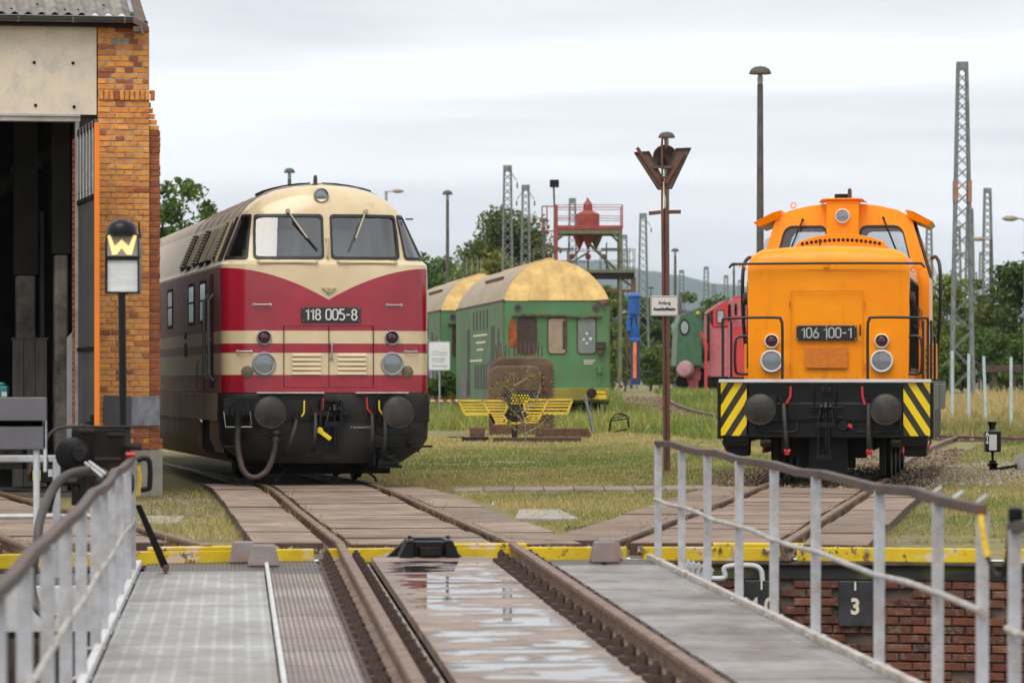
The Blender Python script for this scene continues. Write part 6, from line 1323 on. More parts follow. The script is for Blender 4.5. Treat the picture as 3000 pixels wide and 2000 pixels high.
# timbers and rails lying on the lawn
def lying(name, label, cat, px0, px1, py0, py1, Y, h, dp, m_):
    a = W(px0, py0, Y); b = W(px1, py1, Y); z0 = gz(Y); a.z = z0+h/2-.02; b.z = z0+h/2-.02; q = MB(); q.beam(a, b, dp, h); o = q.build(name, m_, bevel=.012); return tag(o, label, cat)
lying('steel_beam', 'long dark steel beam lying in front of the yellow emblem', 'beam', 1445, 1703, 0, 0, 77.4, .13, .18, RUSTD)
lying('steel_beam', 'short dark beam lying left of the sapling', 'beam', 1354, 1432, 0, 0, 78.0, .12, .2, SOOT)
lying('timber_baulk', 'brown timber stack top beam right of the boiler foot', 'timber', 1568, 1725, 0, 0, 80.6, .24, .3, RUST)
lying('timber_baulk', 'brown timber end sticking out beside the boiler on the right', 'timber', 1690, 1730, 0, 0, 81.2, .15, .5, RUST)
lying('timber_baulk', 'rusty beam end propped at the left of the boiler', 'timber', 1376, 1420, 0, 0, 80.5, .26, .25, RUST)
lying('timber_baulk', 'thin grey plank lying far left of the emblem', 'timber', 1308, 1360, 0, 0, 80.5, .07, .15, SOOT)
q = MB(); q.beam(W(1740, 1274, 84.0), W(1714, 1162, 85.0), .13, .05, up=(1, 0, 0)); tag(q.build('leaning_post', mat('slate_post', (.10, .11, .13), .6, var=.3, bump=.3), bevel=.006), 'slate grey plank leaning against the yellow buffer beam of the coach', 'plank')
cg = thing('wire_cage', 'tipped wire basket with round bow in the long grass', 'wire basket', GP(1815, 1268)); 
for pts in ([(-.25, 0, 0), (.22, 0, .1)], [(-.25, 0, 0), (-.2, 0, .3), (-.1, 0, .42), (.05, 0, .45), (.12, 0, .38)], [(.22, 0, .1), (.2, 0, .38), (.12, 0, .42), (-.05, .1, .43)], [(-.2, 0, .28), (.2, 0, .34)], [(-.22, .2, .05), (-.18, .2, .33), (.15, .2, .4), (.22, .2, .12)]):
    q = MB(); q.tube(pts, .016, 5); q.build('wire', SOOT, cg)
# information sign and tape
sY = 100.0; sg = thing('information_sign', 'white information board with faded text on a grey pole', 'sign', W(1288, 1119, sY)); sg.location.z = gz(sY)-.05; TM[sg.name] = Matrix.Translation(sg.location)
z_ = lambda py: EYE+(1119-py)/F*sY-gz(sY)+.05
q = MB(); q.cyl((0, .03, 0), (0, .03, z_(996)), .03); q.build('pole', GALV, sg, smooth=50)
q = MB(); q.prism([(a, -.012, b) for a, b in rrect(-.30, .285, z_(1085), z_(1000), .04)], (0, .02, 0)); bd = q.build('board', mat('sign_grey_edge', (.40, .42, .43), .4, var=.08, bump=0), sg)
q = MB(); q.prism([(a, -.015, b) for a, b in rrect(-.275, .26, z_(1082), z_(1003), .03)], (0, .002, 0)); q.build('face', mat('sign_white', (.72, .74, .76), .35, var=.04, bump=0), bd)
FADE = mat('faded_print', (.45, .47, .49), .5, var=.2, bump=0)
for i, (py, w0) in enumerate(((1028, .2), (1033, .42), (1039, .44), (1049, .36), (1054, .38), (1060, .34))):
    q = MB(); q.box(-.22, -.22+w0, -.0175, -.016, z_(py)-.012, z_(py)+.012); q.build('faded_line', FADE, bd)
put_text('ban', FADE, bd, (-.0, -.0175, z_(1071)))
tp = thing('barrier_tape', 'red and white barrier tape strung beside the information sign', 'tape', W(1288, 1172, sY))
x0 = -.35
for i in range(9):
    q = MB(); q.box(x0+i*.11, x0+i*.11+.11, -.045, -.04, -.03-.01*math.sin(i*.4)+.0, .02-.01*math.sin(i*.4)); q.build('tape_piece', REDP if i % 2 == 0 else WHITE, tp)
# ================================================================== SAND TOWER
tY = 150.0; tw = thing('sand_tower', 'red and green steel sanding tower with hopper above the green coach', 'tower', W(1720, 1119, tY)); tw.location.z = gz(tY); TM[tw.name] = Matrix.Translation(tw.location)
tx = lambda rx: (1240+rx*.3188-1720)/F*tY
tz = lambda ry: EYE+(1119-(450+ry*.3188))/F*tY-gz(tY)
TR = mat('tower_red', (.33, .06, .045), .6, var=.25, bump=.2, dirt=(.16, .06, .045), damt=.5, dscale=1.5); TG = mat('tower_green', (.13, .15, .09), .7, var=.25, bump=.2, dirt=(.16, .09, .05), damt=.5, dscale=1.5)
def tb2(name, m_, *segs, w=.08, h=.08, dy=0.):
    for a, b in segs:
        q = MB(); q.beam((tx(a[0]), dy, tz(a[1])), (tx(b[0]), dy, tz(b[1])), w, h, up=(0, 1, 0)); q.build(name, m_, tw)
for dy in (0, 2.2):
    tb2('leg', TR if dy == 0 else TG, ((1220, 470), (1220, 2100)), w=.15, h=.15, dy=dy); tb2('leg', TG, ((1812, 700), (1812, 2100)), w=.13, h=.13, dy=dy)
    tb2('beam', TG, ((1220, 720), (1830, 720)), w=.16, h=.14, dy=dy); tb2('brace', TG, ((1235, 780), (1290, 730)), ((1745, 730), (1805, 790)), dy=dy)
    tb2('guard_rail', TR, ((1220, 472), (1832, 470)), ((1220, 492), (1832, 492)), ((1220, 575), (1832, 572)), ((1220, 592), (1832, 595)), w=.025, h=.025, dy=dy)
    tb2('rail_post', TR, ((1830, 470), (1830, 690)), w=.05, h=.05, dy=dy)
    tb2('lower_rail', TG, ((1000, 880), (1945, 877)), ((1000, 985), (1945, 980)), ((1945, 875), (1945, 1060)), ((1895, 880), (1895, 1060)), ((1635, 880), (1635, 1060)), ((1330, 880), (1330, 1060)), ((1015, 880), (1015, 1060)), ((1850, 880), (1850, 1060)), w=.03, h=.03, dy=dy-.1)
    tb2('brace', TG, ((1270, 1050), (1530, 895)), ((1540, 830), (1775, 1060)), w=.06, h=.06, dy=dy*.5+.4)
q = MB(); q.box(tx(1215), tx(1830), -.05, 2.3, tz(695), tz(660)); q.build('upper_platform', TR, tw)
q = MB(); q.box(tx(1000), tx(1945), -.2, 2.4, tz(1095), tz(1068)); q.build('lower_platform', TG, tw); q = MB(); q.box(tx(1000), tx(1940), -.15, 2.3, tz(1140), tz(1097)); q.build('platform_girder', SOOT, tw)
tb2('bracket', RUST, ((1930, 1140), (1930, 1275)), w=.2, h=.16); tb2('bracket_strut', SOOT, ((1820, 1145), (1930, 1230)), w=.06, h=.06); tb2('bracket_bar', RUST, ((1590, 1255), (1930, 1262)), w=.1, h=.1)
hx = (tx(1410)+tx(1625))/2; hr = (tx(1625)-tx(1410))/2
q = MB(); q.lathe([(hr, tz(740)), (hr, tz(545)), (.45*hr+.02, tz(515)), (.39*hr, tz(510)), (.39*hr, tz(462)), (.44*hr, tz(460)), (.03, tz(405)), (.03, tz(395))], (hx, 1.1, 0), (0, 0, 1), 22); hp = q.build('hopper', TR, tw, smooth=40)
for x_, m_ in ((1440, TR), (1520, TR), (1595, TG)):
    q = MB(); q.lathe([(.02, tz(880)), (.28, tz(745)), (.28, tz(735))], (tx(x_), .9 if x_ == 1520 else 1.2, 0), (0, 0, 1), 12); q.tube([(tx(x_), 1.0, tz(880)), (tx(x_+(x_-1520)*.9), 1.0, tz(950)), (tx(x_+(x_-1520)*1.6), 1.0, tz(1060))], .04, 6); q.lathe([(.0, 0), (.11, .02), (.11, .2), (0, .22)], (tx(x_+(x_-1520)*.9), 1.0, tz(965)), (0, 0, 1), 10); q.build('outlet', m_, hp)
tb2('hook', RUST, ((1518, 405), (1500, 398)), w=.03, h=.03, dy=1.1)
tb2('ladder_cage', TR, ((1092, 485), (1210, 485)), ((1092, 485), (1092, 712)), ((1137, 490), (1137, 712)), ((1092, 712), (1210, 712)), w=.05, h=.05)
tb2('crossbar', TG, ((1240, 860), (1390, 860)), ((1650, 860), (1800, 860)), w=.09, h=.09, dy=2.2); tb2('crossbar', SOOT, ((1350, 790), (1350, 870)), ((1697, 800), (1697, 1060)), w=.05, h=.05, dy=2.2)
q = MB(); q.tube([(tx(1205), .2, tz(480)), (tx(1200), .2, tz(300))], .04, 6); q.build('lamp_pole', RUST, tw)
q = MB(); q.box(tx(1163), tx(1248), .1, .3, tz(308), tz(238)); q.build('floodlight', SOOT, tw, bevel=.02)
# ================================================================== MASTS AND LAMPS
GAL2 = mat('weathered_lattice', (.20, .215, .215), .65, metal=.2, var=.3, bump=.1)
def lattice(px, ptop, Y, label, wt=.32, wb=.78, arm=0, lean=0., red=False, z0=None):
    k = Y/F; z0 = gz(Y) if z0 is None else z0; h = EYE+(HY-ptop)*k-z0; p = W(px, HY, Y)
    r = thing('lattice_mast', label, 'mast', (p.x, p.y, z0), 0, 'lattice masts')
    wd_ = lambda z_: (wb+(wt-wb)*z_/h)/2
    for sx in (-1, 1):
        for sy in (-1, 1):
            q = MB(); q.beam((sx*wd_(0), sy*wd_(0), 0), (sx*wd_(h), sy*wd_(h), h), .075, .075); q.build('leg', GAL2, r)
    q = MB(); z_ = .3; s = 1
    while z_ < h-.3:
        st_ = max(.35, wd_(z_)*2*.95); z2 = min(h-.05, z_+st_)
        for sy in (-1, 1):
            q.beam((-s*wd_(z_), sy*wd_(z_), z_), (s*wd_(z2), sy*wd_(z2), z2), .03, .03); q.beam((sy*wd_(z_), -s*wd_(z_), z_), (sy*wd_(z2), s*wd_(z2), z2), .03, .03)
            if h-z_ < h*.62: q.beam((s*wd_(z_), sy*wd_(z_), z_), (-s*wd_(z2), sy*wd_(z2), z2), .03, .03)
        z_ = z2; s = -s
    o = q.build('bracing', GAL2, r); o['kind'] = 'stuff'
    q = MB(); q.box(-wt/2-.03, wt/2+.03, -wt/2-.03, wt/2+.03, h-.28, h); q.build('head_plate', GAL2, r)
    if arm:
        for s in ((-1, 1) if arm == 2 else (arm if arm in (1, -1) else 1,)):
            q = MB(); q.tube([(s*.1, 0, h-.25), (s*.45, 0, h-.75)], .02, 5); q.lathe([(.0, 0), (.05, .03), (.03, .12), (.05, .2), (0, .3)], (s*.47, 0, h-1.1), (0, 0, 1), 8); q.build('insulator', mat('insulator', (.08, .13, .09), .4, bump=0), r)
    if red:
        for s in (-1, 1):
            q = MB(); q.box(s*wd_(h*.6)-.07, s*wd_(h*.6)+.07, -wd_(h*.6)-.06, wd_(h*.6)+.06, h*.58, h*.645); q.build('splice_plate', mat('splice_rust', (.32, .17, .12), .8, bump=.2), r)
    return r
lattice(2819, 182, 140, 'tallest lattice mast, close behind the orange locomotive on the right', red=True, wb=.80)
lattice(1487, 485, 180, 'tall lattice mast left of the sanding tower, with arm on its right', arm=1, wb=.62)
lattice(1540, 542, 195, 'lattice mast next to the sanding tower with two drooping insulators', arm=2, wb=.60)
lattice(1677, 581, 225, 'lattice mast seen through the frame of the sanding tower')
lattice(1884, 625, 215, 'lattice mast between the blue column and the rusty sign post', arm=1, wb=.72)
lattice(1829, 688, 270, 'lattice mast just right of the sanding tower platform')
lattice(2893, 551, 210, 'second tallest lattice mast on the far right')
lattice(2841, 611, 230, 'lattice mast half hidden by the tallest mast')
lattice(2805, 662, 265, 'lattice mast seen through the bracing of the tallest mast')
lattice(2722, 662, 262, 'lattice mast showing behind the orange cab visor')
lattice(2876, 738, 330, 'small far mast between the two right hand masts')
lattice(2857, 798, 420, 'smallest far mast at the right edge trees')
lattice(1997, 791, 330, 'far lattice mast directly right of the rusty sign post')
lattice(2069, 781, 320, 'far lattice mast above the green steam locomotive')
lattice(2092, 831, 430, 'low far mast right of the green locomotive cab')
lattice(2127, 806, 370, 'far mast above the pink red locomotive')
lattice(2168, 820, 400, 'far mast beside the orange hood')
q_ = None
LPM = mat('lamp_post_wood', (.085, .075, .066), .85, var=.35, bump=.4, dirt=(.16, .13, .11), damt=.5); LPC = mat('lamp_cap', (.055, .053, .05), .6, var=.3, bump=.2, dirt=(.14, .09, .06), damt=.5)
def lamp_post(px, ptop, Y, label, capd=.56, rp=.10):
    k = Y/F; z0 = gz(Y); h = EYE+(HY-ptop)*k-z0; p = W(px, HY, Y); r = thing('lamp_post', label, 'lamp post', (p.x, p.y, z0), 0, 'mushroom lamps')
    q = MB(); q.cyl((0, 0, 0), (0, 0, h-.45), rp*1.15, rp*.75, n=12); q.build('pole', LPM, r, smooth=50)
    q = MB(); q.lathe([(capd*.5, h-.20), (capd*.5, h-.17), (capd*.42, h-.08), (capd*.25, h-.02), (0, h)], (0, 0, 0), (0, 0, 1), 20); q.build('lamp_cap', LPC, r, smooth=50)
    q = MB(); q.lathe([(.05, h-.47), (.075, h-.4), (.075, h-.3), (.05, h-.2)], (0, 0, 0), (0, 0, 1), 12); q.build('lamp_glass', mat('lamp_bulb_glass', (.34, .36, .36), .3, bump=0), r, smooth=50)
lamp_post(2227, 194, 94, 'tall wooden mushroom lamp directly left of the orange cab', .56)
lamp_post(1953, 386, 120, 'mushroom lamp right behind the rusty V sign post', .55)
lamp_post(1311, 557, 165, 'slim mushroom lamp standing over the far green coach', .45, .09)
lamp_post(848, 492, 150, 'mushroom lamp sticking up over the crimson locomotive roof', .45)
lamp_post(1978, 727, 225, 'small dark mushroom lamp right of the rusty sign post', .48)
lamp_post(2150, 769, 250, 'small mushroom lamp left of the orange hood', .48)
lamp_post(1594, 638, 184, 'red capped lamp in front of the tree left of the sanding tower', .5)
lamp_post(1907, 839, 315, 'small far lamp left of the rusty sign post', .5)
def street_lamp(px, ptop, Y, label, s, wood=False):
    k = Y/F; z0 = gz(Y); h = EYE+(HY-ptop)*k-z0; p = W(px, HY, Y); r = thing('street_lamp', label, 'street lamp', (p.x, p.y, z0))
    q = MB(); q.cyl((0, 0, 0), (0, 0, h), .1, .07, n=10); q.build('pole', LPM if wood else GALV, r, smooth=50)
    q = MB(); q.tube([(0, 0, h-.1), (s*.2, 0, h), (s*.5, 0, h)], .03, 6); q.build('arm', GALV, r)
    q = MB(); q.lathe([(.03, -.3), (.10, -.15), (.11, .1), (.04, .3)], (s*.6, 0, h), (1, 0, 0), 10); q.build('lamp_head', mat('lamp_head_tan', (.30, .26, .19), .5, bump=0), r, smooth=50)
street_lamp(1131, 560, 190, 'modern street lamp over the right roof shoulder of the crimson locomotive', 1)
street_lamp(3006, 640, 140, 'street lamp head reaching in at the right edge', -1)
street_lamp(2903, 700, 175, 'brown wooden lamp pole with arm in front of the right hand mast', -1, True)
street_lamp(2846, 742, 190, 'thin brown wooden pole right of the tallest mast', -1, True)
# brick chimney block
cb_ = thing('brick_chimney', 'small red brick building with bare rods above the far coach', 'brick building', W(1388, HY, 190)); cb_.location.z = 1.0; TM[cb_.name] = Matrix.Translation(cb_.location)
q = MB(); h = EYE+(HY-806)/F*190-1; q.box(-.44, .44, 0, .9, 0, h); q.build('wall', mat('far_brick', (.20, .055, .035), .9, var=.3, scale=5, bump=.3, dirt=(.10, .04, .03), damt=.5), cb_)
q = MB(); q.box(-.46, .46, -.02, .92, h-.22, h+.02); q.build('coping', RUSTD, cb_)
for x_ in (-.38, -.1, .2, .36):
    q = MB(); q.cyl((x_, .3, h), (x_, .3, h+.9), .018, n=6); q.build('rod', GALV, cb_)
q = MB(); q.beam((-.25, -.03, h-.6), (.35, -.03, h-1.3), .06, .06); q.build('brace', TR, cb_)
# ================================================================== BLUE COLUMN, STEAM LOCOMOTIVE, RED LOCOMOTIVE
bY = 140.0; bl = thing('blue_pump_column', 'bright blue pump column with orange lower panel in the tall grass', 'pump column', W(1857, HY, bY)); bl.location.z = gz(bY); TM[bl.name] = Matrix.Translation(bl.location)
cx = lambda rx: (1780+rx*.2423-1857)/F*bY
cz = lambda ry: EYE+(1119-(820+ry*.2423))/F*bY-gz(bY)
BLU = mat('pump_blue', (.01, .10, .38), .45, var=.25, bump=.2, dirt=(.02, .05, .15), damt=.4)
q = MB(); q.lathe([(.0, cz(1260)), (.2, cz(1260)), (.2, cz(1195)), (.17, cz(1190)), (.17, cz(745))], (cx(335), .2, 0), (0, 0, 1), 14); q.build('column', mat('pump_navy', (.02, .04, .13), .5, bump=.1), bl, smooth=40)
q = MB(); q.box(cx(308), cx(350), -.01, .02, cz(1185), cz(748)); q.build('orange_panel', mat('pump_orange', (.75, .19, .05), .6, var=.3, scale=5, bump=.1), bl)
q = MB(); q.lathe([(.24, cz(742)), (.24, cz(715)), (.19, cz(700)), (.21, cz(600)), (.22, cz(565)), (.17, cz(520)), (.17, cz(420)), (.23, cz(410)), (.23, cz(215)), (.26, cz(205)), (.26, cz(190)), (.16, cz(165)), (.0, cz(150))], (cx(322), .2, 0), (0, 0, 1), 18); q.build('pump_body', BLU, bl, smooth=40)
q = MB(); q.box(cx(228), cx(285), .0, .3, cz(625), cz(485)); q.box(cx(240), cx(275), .0, .2, cz(485), cz(440)); q.build('switch_box', BLU, bl, bevel=.02)
q = MB(); q.tube([(cx(240), .1, cz(625)), (cx(240), .1, cz(1130))], .03, 6); q.build('pipe', RUST, bl)
q = MB(); q.tube([(cx(290), -.04, cz(560)), (cx(290), -.05, cz(480)), (cx(322), -.06, cz(430)), (cx(352), -.05, cz(480)), (cx(352), -.04, cz(560))], .02, 6); q.build('hose_loop', SOOT, bl, smooth=50)
lY = 152.0
def lc(rx, ry, x0, Y=lY): return ((1780+rx*.2423-x0)/F*Y, EYE+(1119-(820+ry*.2423))/F*Y-gz(Y))
gs = thing('steam_locomotive', 'green tank steam locomotive with round cab window behind the sign post', 'locomotive', W(2010, HY, lY)); gs.location.z = gz(lY); TM[gs.name] = Matrix.Translation(gs.location)
P2 = lambda rx, ry, y_=0.: Vector((lc(rx, ry, 2010)[0], y_, lc(rx, ry, 2010)[1]))
SG1 = mat('steamer_green', (.055, .16, .085), .5, var=.18, bump=.15, dirt=(.13, .20, .13), damt=.4); SR = mat('steamer_red', (.33, .07, .085), .6, var=.25, bump=.15, dirt=(.18, .07, .07), damt=.5); PK = mat('faded_red', (.48, .12, .14), .6, var=.2, bump=.1, dirt=(.45, .20, .21), damt=.5); RD2 = mat('fresh_red', (.58, .045, .05), .45, var=.12, bump=.1)
q = MB(); q.prism([P2(*p) for p in ((835, 1040), (1140, 1040), (1140, 340), (1060, 345), (930, 400), (885, 440), (850, 560), (830, 720))], (0, 2.6, 0)); cb2 = q.build('cab', SG1, gs, bevel=.03)
q = MB(); q.prism([P2(*p, -.02) for p in ((1180, 300), (1060, 345), (930, 398), (885, 425), (890, 440), (1060, 365), (1190, 330))], (0, 2.7, 0)); q.build('cab_roof', mat('cab_roof_grey', (.16, .22, .16), .7, bump=.1), cb2)
q = MB(); q.prism([P2(*p, -.03) for p in ((800, 1030), (832, 1040), (850, 560), (885, 430), (860, 430), (825, 560))], (0, 2.6, 0)); q.build('cab_front', mat('steamer_pale', (.2, .27, .2), .6, bump=.1), cb2)
wv = lambda a, b, y_: [P2(930+a*math.cos(t), 570+b*math.sin(t), y_) for t in [2*math.pi*i/16 for i in range(16)]]
q = MB(); q.ring(wv(62, 100, -.03), wv(46, 80, -.03), (0, .03, 0)); q.build('window_frame', SOOT, cb2); q = MB(); q.prism(wv(46, 80, -.012), (0, .008, 0)); q.build('window_pane', mat('far_pane', (.33, .38, .40), .15, var=.2, bump=0), cb2)
q = MB(); a = P2(1000, 740, 1.2); q.lathe([(.0, -.3), (.75, -.3), (.82, -.2), (.82, .4), (.80, .5), (.86, .55), (.86, 1.2)], a, (1, -.25, 0), 28); q.build('boiler', SG1, gs, smooth=40)
q = MB(); q.lathe([(.05, 0), (.07, .0), (.07, .12), (0, .13)], P2(1088, 398, -.02), (0, -1, 0), 12); q.build('yellow_lamp', YELP, gs)
q = MB(); q.prism([P2(*p, .1) for p in ((845, 945), (955, 945), (955, 905), (845, 905))], (0, .8, 0)); q.build('running_board', SR, gs)
q = MB(); q.lathe([(.0, -.05), (.28, 0), (.36, .12), (.36, .8)], P2(925, 1075, -.1), (.25, 1, 0), 18); q.build('cylinder', mat('cyl_pink', (.50, .28, .30), .5, var=.2, bump=.1), gs, smooth=40)
for pts in (((885, 960), (1120, 960), (1120, 1100), (1000, 1340), (960, 1180), (900, 1150)), ((1000, 1120), (1135, 1110), (1120, 1220), (1010, 1180)), ((985, 1200), (1100, 1200), (1100, 1340), (1000, 1340))):
    q = MB(); q.prism([P2(*p, .05+.1*len(pts)*.2) for p in pts], (0, .6, 0)); q.build('frame_plate', SR, gs)
q = MB(); q.lathe([(.0, 0), (.42, 0), (.42, .1), (0, .1)], P2(1150, 1190, .6), (0, 1, 0), 20); q.build('wheel', SOOT, gs); q = MB(); q.lathe([(.0, 0), (.3, 0), (.3, .1), (0, .1)], P2(920, 1230, .6), (0, 1, 0), 20); q.build('wheel', SOOT, gs)
rl2 = thing('red_locomotive', 'faded pink red rail vehicle with angled cab left of the orange locomotive', 'locomotive', W(2140, HY, lY-4)); rl2.location.z = gz(lY-4); TM[rl2.name] = Matrix.Translation(rl2.location)
P3 = lambda rx, ry, y_=0.: Vector((lc(rx, ry, 2140, lY-4)[0], y_, lc(rx, ry, 2140, lY-4)[1]))
q = MB(); q.prism([P3(*p) for p in ((1455, 1180), (2100, 1180), (2100, 190), (1680, 215), (1455, 245))], (0, 2.4, 0)); q.build('body', PK, rl2, bevel=.02)
q = MB(); q.prism([P3(*p, -.03) for p in ((1275, 570), (1455, 560), (1455, 250), (1275, 370))], (0, 2.3, 0)); fc = q.build('cab_front', RD2, rl2, bevel=.02)
q = MB(); q.prism([P3(*p, .0) for p in ((1240, 1170), (1455, 1170), (1455, 575), (1275, 575), (1200, 420), (1195, 700))], (0, 2.2, 0)); q.build('nose_panel', PK, rl2, bevel=.02)
q = MB(); q.prism([P3(*p, -.04) for p in ((1200, 405), (1275, 365), (1455, 245), (1400, 250), (1230, 360))], (0, 2.3, 0)); q.build('slanted_roof', PK, rl2)
q = MB(); q.prism([P3(*p, -.015) for p in ((1500, 1170), (1690, 1170), (1690, 560), (1500, 560))], (0, .02, 0)); q.build('red_door', RD2, rl2)
q = MB(); q.prism([P3(*p, .3) for p in ((1540, 235), (1670, 225), (1670, 185), (1540, 195))], (0, 1., 0)); q.build('roof_box', RD2, rl2)
def rw(x0, x1, y0, y1, y_, m_): 
    O = [(P3(a, b, y_)) for a, b in rrect(x0, x1, y0, y1, 18)]; I_ = [(P3(a, b, y_)) for a, b in rrect(x0+10, x1-10, y0+10, y1-10, 14)]
    q = MB(); q.ring(O, I_, (0, .02, 0)); w = q.build('window', SOOT, rl2); q = MB(); q.prism([p+Vector((0, .01, 0)) for p in I_], (0, .006, 0)); q.build('pane', m_, w)
rw(1318, 1410, 360, 525, -.06, mat('far_pane')); rw(1458, 1490, 290, 495, -.03, SOOT); rw(1535, 1565, 285, 485, -.03, SOOT); rw(1632, 1665, 265, 485, -.03, mat('tan_pane', (.5, .3, .12), .5, bump=0))
for pts in ([(1120, 640), (1165, 720), (1190, 850), (1185, 1360)], [(1215, 430), (1215, 980)], [(1490, 430), (1550, 450), (1550, 500)], [(1150, 760), (1200, 780), (1210, 850)]):
    q = MB(); q.tube([P3(*p, -.2) for p in pts], .06, 7); q.build('pipe', RD2 if len(pts) > 2 else SOOT, rl2, smooth=50)
q = MB(); q.box(P3(1210, 0).x, P3(2100, 0).x, .1, 2.2, .35, P3(0, 1180).z); q.build('underframe', SOOT, rl2)
for rx in (1330, 1560, 1900): q = MB(); q.lathe([(.1, 0), (.42, 0), (.42, .1), (.1, .1)], (P3(rx, 0).x, .3, .45), (0, 1, 0), 20); q.build('wheel', SOOT, rl2, smooth=40)
# ================================================================== RUSTY V SIGN POST
vY = 60.5; vs_ = thing('signal_post', 'rusty steel post carrying V shaped sign arms and a white notice', 'signal post', W(1965, HY, vY)); vs_.location.z = gz(vY)-.03; TM[vs_.name] = Matrix.Translation(vs_.location)
vx = lambda rx: (1800+rx*.4145-1965)/F*vY
vz = lambda ry: EYE+(1119-(350+ry*.4145))/F*vY-vs_.location.z
RP = mat('post_rust', (.15, .055, .04), .75, var=.3, scale=6, bump=.35, st=(1, 1, .3), dirt=(.10, .055, .04), damt=.6, dscale=3)
for x0, x1 in ((330, 347), (358, 378)):
    q = MB(); q.hexa([(vx(x0)+.04, -.05, 0), (vx(x1)+.04, -.05, 0), (vx(x1)+.04, .06, 0), (vx(x0)+.04, .06, 0), (vx(x0), -.05, vz(632)), (vx(x1), -.05, vz(632)), (vx(x1), .06, vz(632)), (vx(x0), .06, vz(632))]); q.build('post', RP, vs_, bevel=.006)
q = MB(); q.hexa([(vx(345)+.04, -.03, 0), (vx(360)+.04, -.03, 0), (vx(360)+.04, .04, 0), (vx(345)+.04, .04, 0), (vx(345), -.03, vz(632)), (vx(360), -.03, vz(632)), (vx(360), .04, vz(632)), (vx(345), .04, vz(632))]); q.build('web', RUSTD, vs_)
for x0, x1 in ((330, 343), (355, 367)): q = MB(); q.box(vx(x0), vx(x1), -.03, .03, vz(632), vz(470)); q.build('post', RP, vs_)
q = MB(); q.tube([(vx(347), -.06, vz(440)), (vx(348), -.06, vz(520)), (vx(358), -.06, vz(570)), (vx(357), -.06, vz(625))], .012, 6); q.build('frayed_cable', mat('frayed', (.62, .5, .36), .8, bump=.1), vs_)
for a, b, y_ in (((243, 664), (328, 655), -.0), ((372, 654), (470, 652), .02)): q = MB(); q.beam((vx(a[0]), y_, vz(a[1])), (vx(b[0]), y_, vz(b[1])), .06, .06, up=(0, 1, 0)); q.build('stub_arm', RP, vs_, bevel=.006)
PAN = mat('sign_back', (.14, .10, .08), .75, var=.3, scale=5, bump=.25, dirt=(.21, .17, .14), damt=.6, dscale=3)
for pts, hi in ((((142, 235), (245, 228), (335, 405), (372, 488), (310, 495)), 0), (((435, 207), (540, 203), (405, 488), (345, 488), (390, 320)), .01)):
    q = MB(); q.prism([(vx(a), .02+hi, vz(b)) for a, b in pts], (0, .03, 0)); w = q.build('sign_arm', PAN, vs_, bevel=.004)
    q = MB()
    for a, b in zip(pts, pts[1:]+pts[:1]): q.beam((vx(a[0]), .012+hi, vz(a[1])), (vx(b[0]), .012+hi, vz(b[1])), .02, .05, up=(0, 1, 0))
    q.build('rim', RUSTD, w)
for a, b in (((160, 200), (330, 455)), ((490, 235), (362, 455))): q = MB(); q.beam((vx(a[0]), -.01, vz(a[1])), (vx(b[0]), -.01, vz(b[1])), .055, .04, up=(0, 1, 0)); q.build('stiffener', RP, vs_, bevel=.004)
for y0 in (338, 413): q = MB(); q.beam((vx(265 if y0 == 338 else 305), -.016, vz(y0)), (vx(425 if y0 == 338 else 375), -.016, vz(y0-2)), .045, .03, up=(0, 1, 0)); q.build('cross_bar', RUST, vs_)
q = MB(); q.lathe([(.10, .0), (.19, -.05), (.2, -.04), (.2, .02), (.06, .12), (0, .12)], (vx(360), .12, vz(262)), (0, 1, .2), 22); q.build('lamp_reflector', RUSTD, vs_, smooth=40)
q = MB(); q.prism([(vx(315), .05, vz(325)), (vx(380), .05, vz(325)), (vx(352), .05, vz(262))], (0, .1, 0)); q.build('lamp_cone', SOOT, vs_)
q = MB(); q.tube(catmull([(vx(338), -.04, vz(400)), (vx(335), -.04, vz(220)), (vx(338), -.04, vz(140)), (vx(348), -.04, vz(125)), (vx(360), -.02, vz(150)), (vx(363), .0, vz(210))], 5), .018, 7); q.build('lamp_pipe', RUST, vs_, smooth=50)
sx0, sx1, sz0, sz1 = vx(255), vx(449), vz(1389), vz(1247)
q = MB(); q.box(vx(448), vx(480), .05, .06, vz(1378), vz(1240)); q.build('rear_board', mat('board_back_grey', (.13, .14, .16), .5, bump=0), vs_)
q = MB(); q.box(sx0, sx1, -.08, -.06, sz0, sz1); nb = q.build('notice_board', mat('enamel_white', (.72, .72, .71), .3, var=.03, bump=0), vs_, bevel=.004)
q = MB(); O = [(sx0+.01, sz0+.01), (sx1-.01, sz0+.01), (sx1-.01, sz1-.01), (sx0+.01, sz1-.01)]; I_ = [(sx0+.016, sz0+.016), (sx1-.016, sz0+.016), (sx1-.016, sz1-.016), (sx0+.016, sz1-.016)]
q.ring([(a, -.083, b) for a, b in O], [(a, -.083, b) for a, b in I_], (0, .002, 0)); q.build('border_line', BLACKG, nb)
put_text('an1', BLACKG, nb, ((sx0+sx1)/2, -.083, sz0+(sz1-sz0)*.65)); put_text('an2', BLACKG, nb, ((sx0+sx1)/2, -.083, sz0+(sz1-sz0)*.34))
